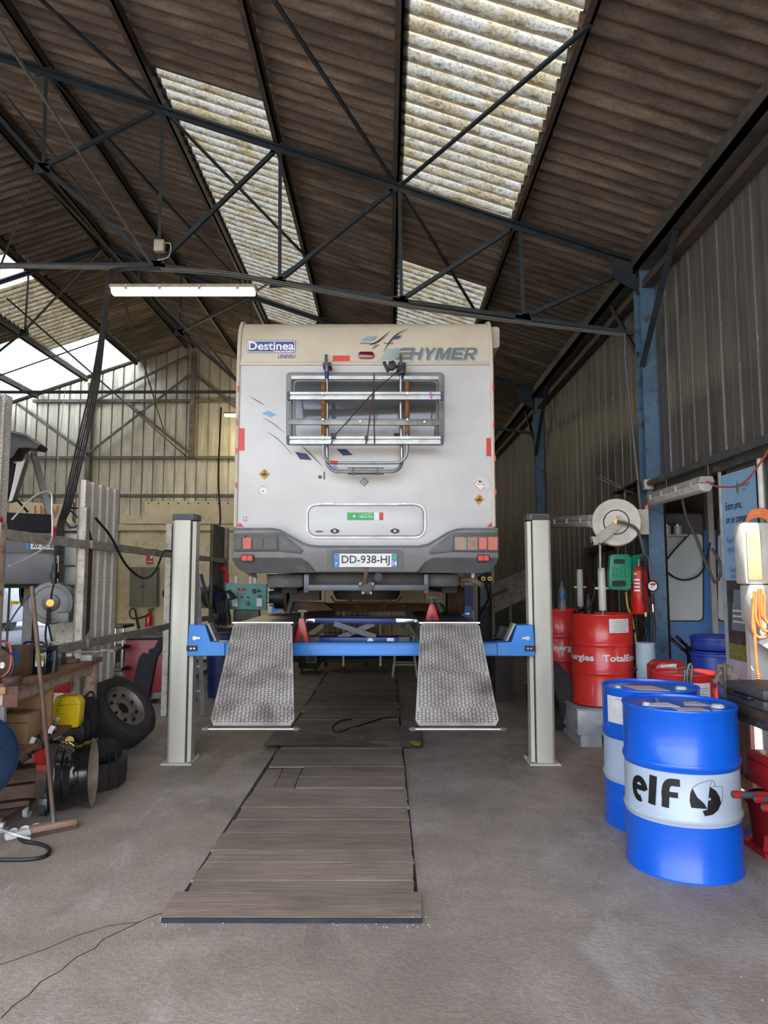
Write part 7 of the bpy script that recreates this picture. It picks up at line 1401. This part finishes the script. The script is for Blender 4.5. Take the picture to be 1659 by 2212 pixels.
# ---------------------------------------------------------------- cream booth at the back
OY = 14.0; bx0, bx1 = P(250, 1200, OY).x, .75
bo = thing('spray_booth', 'cream panelled booth with lintel and side door at the back of the hall', 'booth', ((bx0 + bx1) / 2, OY, 0))
z_c0, z_c1 = P(400, 1142, OY).z, P(400, 1112, OY).z
xs = [bx0, P(362, 1200, OY).x, P(458, 1200, OY).x, -2.6, -1.9, -1.2, -.5, .1, bx1]
for a, b in zip(xs, xs[1:]): part(bo, 'wall_sheet', 'booth', lambda m: m.box((a + .006, OY, 0), (b - .006, OY + .06, z_c0)), bevel=.003, seg=1)
part(bo, 'roof_panel', 'booth', lambda m: m.box((bx0, OY + .06, z_c0 - .05), (bx1, 18.5, z_c0)))
part(bo, 'side_wall', 'booth', lambda m: m.box((bx0, OY + .06, 0), (bx0 + .06, 18.5, z_c0 - .05)))
part(bo, 'frame_post', 'booth', lambda m: m.box((bx0 - .08, OY - .14, 0), (bx0 + .06, OY, z_c0 + .02)), bevel=.004)
part(bo, 'canopy', 'booth', lambda m: (m.box((bx0 - .08, OY - .22, z_c0 - .05), (bx1, OY, z_c0 + .06)),), bevel=.006); part(bo, 'canopy_rail', 'booth', lambda m: m.box((bx0 + .12, OY - .17, z_c0 + .08), (bx1, OY - .05, z_c0 + .17)), bevel=.006); part(bo, 'canopy_back', 'booth', lambda m: m.box((bx0 + .05, OY + .08, z_c0), (bx1, OY + .14, z_c1)))
part(bo, 'top_board', 'booth', lambda m: m.box((P(302, 1080, OY).x, OY + .3, z_c1 - .1), (bx1, OY + .34, P(302, 1079, OY).z)))
for k in range(9): part(bo, 'rivet', 'rust', lambda m: m.cyl((P(310 + k * 22, 1083, OY).x, OY + .294, P(310, 1084, OY).z), (P(310 + k * 22, 1083, OY).x, OY + .3, P(310, 1084, OY).z), .018, 6))
dr = part(bo, 'door', 'booth', lambda m: m.box((P(415, 1200, OY).x, OY - .05, .05), (P(455, 1200, OY).x, OY - .005, 2.0)), bevel=.006); part(dr, 'door_window', 'lamp_dark', lambda m: m.prism([P(x, y, OY - .06) for x, y in rrect(417, 1268, 448, 1314, 3, 3)], (0, .012, 0)))
part(bo, 'dark_skirting', 'dirt', lambda m: m.box((bx0, OY - .01, 0), (bx1, OY - .002, .25)))
part(bo, 'torn_hole', 'black', lambda m: m.pprism([(352, 1276), (356, 1272), (361, 1276), (361, 1290), (354, 1292), (350, 1284)], OY - .012, .012))
t = thing('wall_cabinet', 'grey two-door metal cabinet on the cream booth wall', 'cabinet', P(309, 1312, OY)); 
part(t, 'carcass', 'cab_grey', lambda m: m.pprism([(281, 1225), (338, 1225), (337, 1311), (279, 1311)], OY - .2, .2), bevel=.006)
for x0, x1, kx in ((280.5, 307, 303), (308, 332, 310.5)): 
    d_ = part(t, 'door', 'cab_grey', lambda m: m.pprism([(x0, 1227), (x1, 1227), (x1 - .5, 1309), (x0 - 1, 1309)], OY - .215, .015), bevel=.003); part(d_, 'lock', 'black', lambda m: m.cyl(P(kx, 1267, OY - .225), P(kx, 1267, OY - .214), .016, 10))
part(t, 'red_label', 'lamp_orange', lambda m: m.pprism([(287, 1234), (298, 1233), (296, 1238), (288, 1238)], OY - .218, .004))
s_ = tag(part(None, 'safety_sign', 'sign_red', lambda m: m.pprism([(316, 1198), (331, 1198), (331, 1219), (316, 1219)], OY - .012, .012)), 'small red and white sign on the cream booth wall above the cabinet', 'sign'); part(s_, 'pictogram', 'white_print', lambda m: (m.pprism([(325, 1200), (330, 1200), (330, 1204), (325, 1208)], OY - .015, .003), m.pprism([(318, 1212), (329, 1212), (329, 1214), (318, 1214)], OY - .015, .003)))
eq = P(321, 1368, 13.92); e = extinguisher('small red carbon dioxide extinguisher before the cream booth wall', eq.x, 13.92, eq.z, .07, .40)
part(e, 'horn', 'black', lambda m: m.tube([P(302, 1368, 13.86), P(296, 1340, 13.86), P(292, 1316, 13.86)], [.035, .022, .018], 10)); part(e, 'hose', 'black', lambda m: m.tube(curve_pts([P(316, 1330, 13.86), P(296, 1336, 13.86), P(283, 1334, 13.86), P(280, 1322, 13.86), P(286, 1314, 13.86), P(292, 1318, 13.86)], 5), .014, 8))
# cart under it, red cabinet, ladder, drum etc. behind the partition
t = thing('red_cabinet', 'dark red tool cabinet with black padded top behind the partition', 'cabinet', (P(315, 1500, 9.35).x, 9.35, 0)); cxa, cxb = P(268, 1450, 9.2).x, P(357, 1450, 9.2).x
zc0, zc1 = .16, P(300, 1382, 9.2).z
part(t, 'body', 'cabinet_red', lambda m: m.box((cxa, 9.2, zc0), (cxb, 9.8, zc1)), bevel=.01); part(t, 'top', 'black', lambda m: m.box((cxa - .05, 9.17, zc1), (cxb, 9.83, zc1 + .07)), bevel=.02); part(t, 'jacket', 'cloth_black', lambda m: m.pprism([(352, 1378), (345, 1376), (332, 1400), (322, 1402), (318, 1414), (308, 1410), (300, 1420), (292, 1450), (284, 1490), (278, 1520), (318, 1522), (326, 1480), (332, 1450), (338, 1420), (350, 1400)], 9.15, .045), bevel=.01)
part(t, 'plinth', 'steel_grey', lambda m: m.box((cxa + .03, 9.23, .08), (cxb - .03, 9.77, zc0)))
for x in (cxa + .06, cxb - .06):
    for y in (9.28, 9.72): part(t, 'caster', 'rubber', lambda m: m.cyl((x - .02, y, .04), (x + .02, y, .04), .04, 14))
t = thing('tool_trolley', 'black and chrome trolley frame beside the red cabinet', 'trolley', (P(255, 1500, 9.0).x, 9.0, 0)); 
for x in (246, 263): part(t, 'leg', 'chrome', lambda m: m.cyl((P(x, 1450, 9.0).x, 9.0, 0), (P(x, 1450, 9.0).x, 9.0, 1.0), .018, 8))
for z in (.45, .72, .98): part(t, 'tray', 'black', lambda m: m.box((P(243, 1450, 9.0).x - .1, 8.95, z), (P(266, 1450, 9.0).x, 9.35, z + .04)), bevel=.006)
t = thing('step_ladder', 'aluminium step ladder standing behind the left lift post', 'ladder', (P(455, 1540, 8.5).x, 8.5, 0)); la = P(437, 1541, 8.5); lb = P(428, 1240, 9.0); ra_ = P(500, 1455, 9.3); ra_.z = 0
part(t, 'rail', 'alu_dull', lambda m: m.bar((la.x, 8.5, 0), lb, .05, .025)); part(t, 'rail', 'alu_dull', lambda m: m.bar((la.x - .42, 8.5, 0), lb - Vector((.36, 0, 0)), .05, .025)); part(t, 'back_rail', 'alu_dull', lambda m: m.bar((ra_.x, 9.5, 0), lb + Vector((.02, .06, 0)), .035, .025)); part(t, 'back_rail', 'alu_dull', lambda m: m.bar((ra_.x - .5, 9.5, 0), lb + Vector((-.36, .06, 0)), .035, .025))
for k in range(1, 6):
    f = k / 6; a = Vector((la.x, 8.5, 0)).lerp(lb, f); part(t, 'step', 'alu_dull', lambda m: m.box((a.x - .41 + .05 * f, a.y - .03, a.z - .012), (a.x, a.y + .05, a.z + .012)))
t = thing('waste_bin', 'tall dark blue waste bin behind the left lift post', 'bin', (-2.22, 9.9, 0)); q = Vector((-2.22, 9.9, 0)); part(t, 'body', 'dark_blue', lambda m: m.lathe([(.001, 0), (.22, 0), (.26, .85), (.275, .86), (.275, .89), (.25, .89)], q, (0, 0, 1), 24), ang=40); part(t, 'lid', 'black', lambda m: m.lathe([(.275, .89), (.22, .94), (.001, .96)], q, (0, 0, 1), 24))
t = thing('yellow_crate', 'yellow plastic crate behind the left ramp', 'crate', (P(500, 1400, 10.6).x, 10.6, 0)); xa, xb = P(486, 1380, 10.5).x, P(560, 1380, 10.5).x; part(t, 'body', 'yellow_plastic', lambda m: m.box((xa, 10.5, P(500, 1402, 10.5).z), (xb, 10.9, P(500, 1352, 10.5).z)), bevel=.01); part(t, 'stand', 'black', lambda m: m.box((xa + .03, 10.55, 0), (xb - .03, 10.85, P(500, 1402, 10.5).z)))
t = thing('control_panel', 'turquoise machine control panel with switches behind the left ramp', 'control panel', (P(530, 1400, 11.0).x, 11.0, 0))
part(t, 'case', 'panel_teal', lambda m: m.pprism([(488, 1260), (576, 1262), (575, 1318), (487, 1316)], 10.9, .25), bevel=.01); part(t, 'badge', 'lamp_cream', lambda m: m.pprism([(511, 1268), (533, 1268), (533, 1282), (511, 1282)], 10.89, .012)); plettering('R.G', 513, 1270, 531, 1276, 10.885, 'steel_brown', t, bold=.03)
for x0, y0, w, h, mt in ((492, 1273, 6, 9, 'black'), (545, 1272, 7, 10, 'black'), (501, 1294, 12, 16, 'plastic_white'), (554, 1293, 12, 17, 'plastic_white'), (531, 1299, 6, 9, 'case_grey'), (520, 1288, 4, 3, 'black'), (533, 1288, 4, 3, 'black'), (508, 1288, 4, 3, 'black'), (556, 1286, 8, 3, 'black'), (555, 1274, 7, 2, 'black'), (555, 1277, 7, 2, 'black')):
    part(t, 'switch', mt, lambda m: m.pprism([(x0, y0), (x0 + w, y0), (x0 + w, y0 + h), (x0, y0 + h)], 10.87, .03))
part(t, 'stand', 'under_grey', lambda m: m.box((P(505, 1350, 11).x, 10.95, 0), (P(560, 1350, 11).x, 11.1, P(530, 1317, 11).z)))
for x in (510, 541, 551): q = P(x, 1260, 11.0); part(t, 'bulb', 'plastic_white', lambda m: m.lathe([(.028, 0), (.028, .09), (.018, .11), (.001, .115)], q, (0, 0, 1), 12))
part(t, 'red_hook', 'sign_red', lambda m: m.tube(curve_pts([P(490, 1258, 11), P(490, 1240, 11), P(484, 1228, 11), P(478, 1230, 11)], 4), .03, 8)); part(t, 'cables', 'cable', lambda m: [m.tube(curve_pts([P(490 + k * 3, 1278, 10.86), P(502 - k * 3, 1282, 10.7), P(506 - k * 3, 1292, 10.7), P(492 - k * 2, 1300, 10.7), P(490 + k * 2, 1340, 10.7)], 5), .016, 6) for k in range(3)])
t = thing('hose_gun', 'dark reel and hoses hanging on the partition end, left of the control panel', 'hose', P(460, 1400, 10.9)); q = P(462, 1290, 10.9); part(t, 'reel', 'black', lambda m: m.lathe([(.001, -.12), (.16, -.12), (.18, -.06), (.18, .06), (.16, .12), (.001, .12)], q, (.6, -.8, 0), 26)); part(t, 'reel_hub', 'dark_blue', lambda m: m.lathe([(.07, .12), (.06, .15), (.001, .15)], q, (.6, -.8, 0), 20))
for k in range(4): part(t, 'hose', 'cable', lambda m: m.tube(curve_pts([q + Vector((.05 + k * .05, -.1, -.05)), q + Vector((.12 + k * .05, -.12, -.3)), q + Vector((.08 + k * .06, -.1, -.6)), q + Vector((.16 + k * .04, -.1, -.85))], 5), .024, 8))
# under the lift, far end of the hall
t = thing('welding_machine', 'black welding machine on small wheels under the raised camper', 'welder', (P(668, 1450, 12.2).x, 12.2, 0)); xa, xb = P(646, 1430, 12.2).x, P(688, 1430, 12.2).x; part(t, 'case', 'lamp_dark', lambda m: m.box((xa, 12.1, .1), (xb, 12.7, .62)), bevel=.015); part(t, 'panel', 'steel_grey', lambda m: m.ring([(xa + .14, 12.095, .2), (xb - .03, 12.095, .2), (xb - .03, 12.095, .42), (xa + .14, 12.095, .42)], [(xa + .16, 12.095, .22), (xb - .05, 12.095, .22), (xb - .05, 12.095, .40), (xa + .16, 12.095, .40)], (0, .01, 0)))
for x in (xa + .05, xb - .05): part(t, 'wheel', 'rubber', lambda m: m.cyl((x - .02, 12.2, .05), (x + .02, 12.2, .05), .05, 14))
t = thing('wheeled_cart', 'low dark wheeled cart with pale posts under the raised camper', 'cart', (P(780, 1450, 12.4).x, 12.4, 0)); xa, xb = P(705, 1430, 12.4).x, P(850, 1430, 12.4).x; part(t, 'deck', 'under_dark', lambda m: m.box((xa, 12.35, .18), (xb, 12.9, .24)), bevel=.006); part(t, 'load', 'dark_blue', lambda m: m.box((xa + .1, 12.4, .24), (xb - .2, 12.85, .62)), bevel=.02)
for px in (742, 822): q = P(px, 1420, 12.3); part(t, 'post', 'plastic_white', lambda m: m.cyl((q.x, 12.3, .12), (q.x, 12.3, 1.15), .022, 10)); part(t, 'caster', 'rubber', lambda m: m.cyl((q.x - .02, 12.3, .06), (q.x + .02, 12.3, .06), .06, 16))
t = thing('work_stool', 'slim steel work stool under the right side of the camper', 'stool', (P(875, 1460, 11.8).x, 11.8, 0)); q = Vector((P(874, 1440, 11.9).x, 11.9, 0))
for sx in (-1, 1):
    for sy in (-1, 1): part(t, 'leg', 'alu_dull', lambda m: m.bar((q.x + .2 * sx, 11.9 + .2 * sy, 0), (q.x + .13 * sx, 11.9 + .13 * sy, .62), .03, .03))
for z in (.2, .4): part(t, 'rung', 'alu_dull', lambda m: m.ring([(q.x - .19, 11.71, z), (q.x + .19, 11.71, z), (q.x + .19, 12.09, z), (q.x - .19, 12.09, z)], [(q.x - .165, 11.735, z), (q.x + .165, 11.735, z), (q.x + .165, 12.065, z), (q.x - .165, 12.065, z)], (0, 0, .025)))
part(t, 'seat', 'steel_grey', lambda m: m.box((q.x - .17, 11.73, .62), (q.x + .17, 12.07, .65)), bevel=.006)
t = thing('wire_cage', 'beige wire mesh cage against the back wall under the camper', 'cage', (P(740, 1400, 13.2).x, 13.2, 0)); xa, xb = P(700, 1350, 13.2).x, P(795, 1350, 13.2).x; zt = P(740, 1318, 13.2).z; part(t, 'back', 'mesh_beige', lambda m: m.box((xa, 13.3, .3), (xb, 13.34, zt)))
for k in range(9): x = xa + (xb - xa) * k / 8; part(t, 'wire', 'under_dark', lambda m: m.box((x - .006, 13.26, .3), (x + .006, 13.275, zt)))
for k in range(8): z = .3 + (zt - .3) * k / 7; part(t, 'wire', 'under_dark', lambda m: m.box((xa, 13.275, z - .006), (xb, 13.29, z + .006)))
for x in (xa + .03, xb - .03): part(t, 'leg', 'under_dark', lambda m: m.box((x - .03, 13.27, 0), (x + .03, 13.33, .3)))
# ---------------------------------------------------------------- right background
t = thing('lift_power_unit', 'tall blue lift column with two round dials behind the camper, right side', 'machine', (P(1052, 1340, 11.6).x, 11.6, 0)); xa, xb = P(1036, 1280, 11.6).x, P(1062, 1280, 11.6).x; zt = P(1050, 1236, 11.6).z; part(t, 'column', 'steel_frame', lambda m: m.box((xa, 11.6, 0), (xb, 11.85, zt)), bevel=.006); part(t, 'panel', 'jack_grey', lambda m: m.box((xa + .01, 11.59, zt - .55), (xb - .03, 11.6, zt - .2)))
for x in (1044, 1058): part(t, 'dial', 'brass', lambda m: m.cyl(P(x, 1250, 11.57), P(x, 1250, 11.6), .036, 16)); part(t, 'dial_centre', 'black', lambda m: m.cyl(P(x, 1250, 11.56), P(x, 1250, 11.58), .016, 12))
part(t, 'hose', 'cable', lambda m: m.tube(curve_pts([P(1050, 1262, 11.5), P(1056, 1290, 11.5), P(1046, 1310, 11.5), P(1034, 1330, 11.5)], 5), .014, 6))
t = thing('leaning_sheet', 'grey plastic sheet slanting down along the right wall behind the lift post', 'sheet', P(1100, 1330, 11.0)); part(t, 'sheet', 'steel_post', lambda m: m.prism([P(1064, 1260, 11.2), P(1142, 1228, 10.4), P(1146, 1288, 10.4), P(1064, 1326, 11.2)], (.02, .05, 0))); part(t, 'prop', 'steel_grey', lambda m: m.bar(P(1102, 1300, 10.9), Vector((P(1102, 1300, 10.9).x, 10.9, 0)), .04, .04))
part(t, 'scribble', 'plastic_white', lambda m: (m.tube([P(1076, 1274, 11.03), P(1096, 1272, 10.83)], .006, 5), m.tube([P(1114, 1280, 10.64), P(1136, 1273, 10.43)], .006, 5))); part(t, 'lever', 'rust_light', lambda m: m.bar(P(1060, 1288, 11.05), P(1096, 1272, 10.8), .05, .03)); part(t, 'cloth', 'cloth_brown', lambda m: m.pprism([(1062, 1302), (1072, 1296), (1079, 1303), (1070, 1311)], 11.0, .03))
t = thing('black_canister', 'black plastic canister tilted on the floor behind the blue crossbeam end', 'canister', (P(1088, 1400, 9.6).x, 9.6, 0)); part(t, 'body', 'case_grey', lambda m: m.prism([P(x, y, 9.5) for x, y in ((1080, 1350), (1104, 1356), (1098, 1388), (1070, 1378))], (0, .18, 0)), bevel=.02); part(t, 'stand', 'under_dark', lambda m: m.box((P(1068, 1400, 9.5).x, 9.45, 0), (P(1104, 1400, 9.5).x, 9.8, P(1084, 1384, 9.5).z - .0)))
part(t, 'red_label', 'dark_red', lambda m: m.pprism([(1086, 1362), (1096, 1364), (1093, 1372), (1084, 1370)], 9.49, .012))
t = tag(part(None, 'wall_opening_frame', 'steel_brown', lambda m: (m.box((2.80, 9.0, 0), (2.87, 9.08, 2.0)), m.box((2.80, 10.0, 0), (2.87, 10.08, 2.0)), m.box((2.80, 9.0, 1.95), (2.87, 10.08, 2.03)))), 'brown metal frame on the right wall behind the right lift post', 'frame')
# bits on the floor
cable('floor_lead', 'thin black lead with pale plugs lying on the pit boards beneath the camper', [PZ(760, 1553, .03), PZ(740, 1556, .03), PZ(722, 1566, .03), PZ(718, 1576, .03), PZ(730, 1582, .03), PZ(760, 1572, .03), PZ(800, 1560, .03), PZ(826, 1552, .03), PZ(856, 1548, .03)], .008)
t = tag(part(None, 'leaf', 'leaf_yellow', lambda m: m.prism([PZ(884, 1602, .045), PZ(896, 1600, .045), PZ(910, 1606, .045), PZ(906, 1611, .045), PZ(890, 1607, .045)], (0, 0, .004))), 'yellow paper scrap lying at the right corner of the checker plate', 'scrap')
def grit(m):
    for k in range(150):
        if random.random() < .5: x = random.uniform(-1.1, .25); y = random.choice((3.44, 3.43, 4.12, 5.54)) + random.uniform(-.03, .03) ; z = .0 if y < 3.45 else .025
        else: x = random.uniform(-1.8, 1.6); y = random.uniform(2.6, 6.5); z = 0
        s = random.uniform(.0015, .004) * (1.4 if y < 3.46 else 1)
        m.add([(x - s, y, z), (x + s, y - s, z), (x + s * .6, y + s, z), (x, y, z + s)], [(0, 1, 3), (1, 2, 3), (2, 0, 3)])
o = part(None, 'floor_grit', 'debris', grit, smooth=False); tag(o, 'pale grit and chips scattered over the floor and pit boards', 'grit'); o['kind'] = 'stuff'
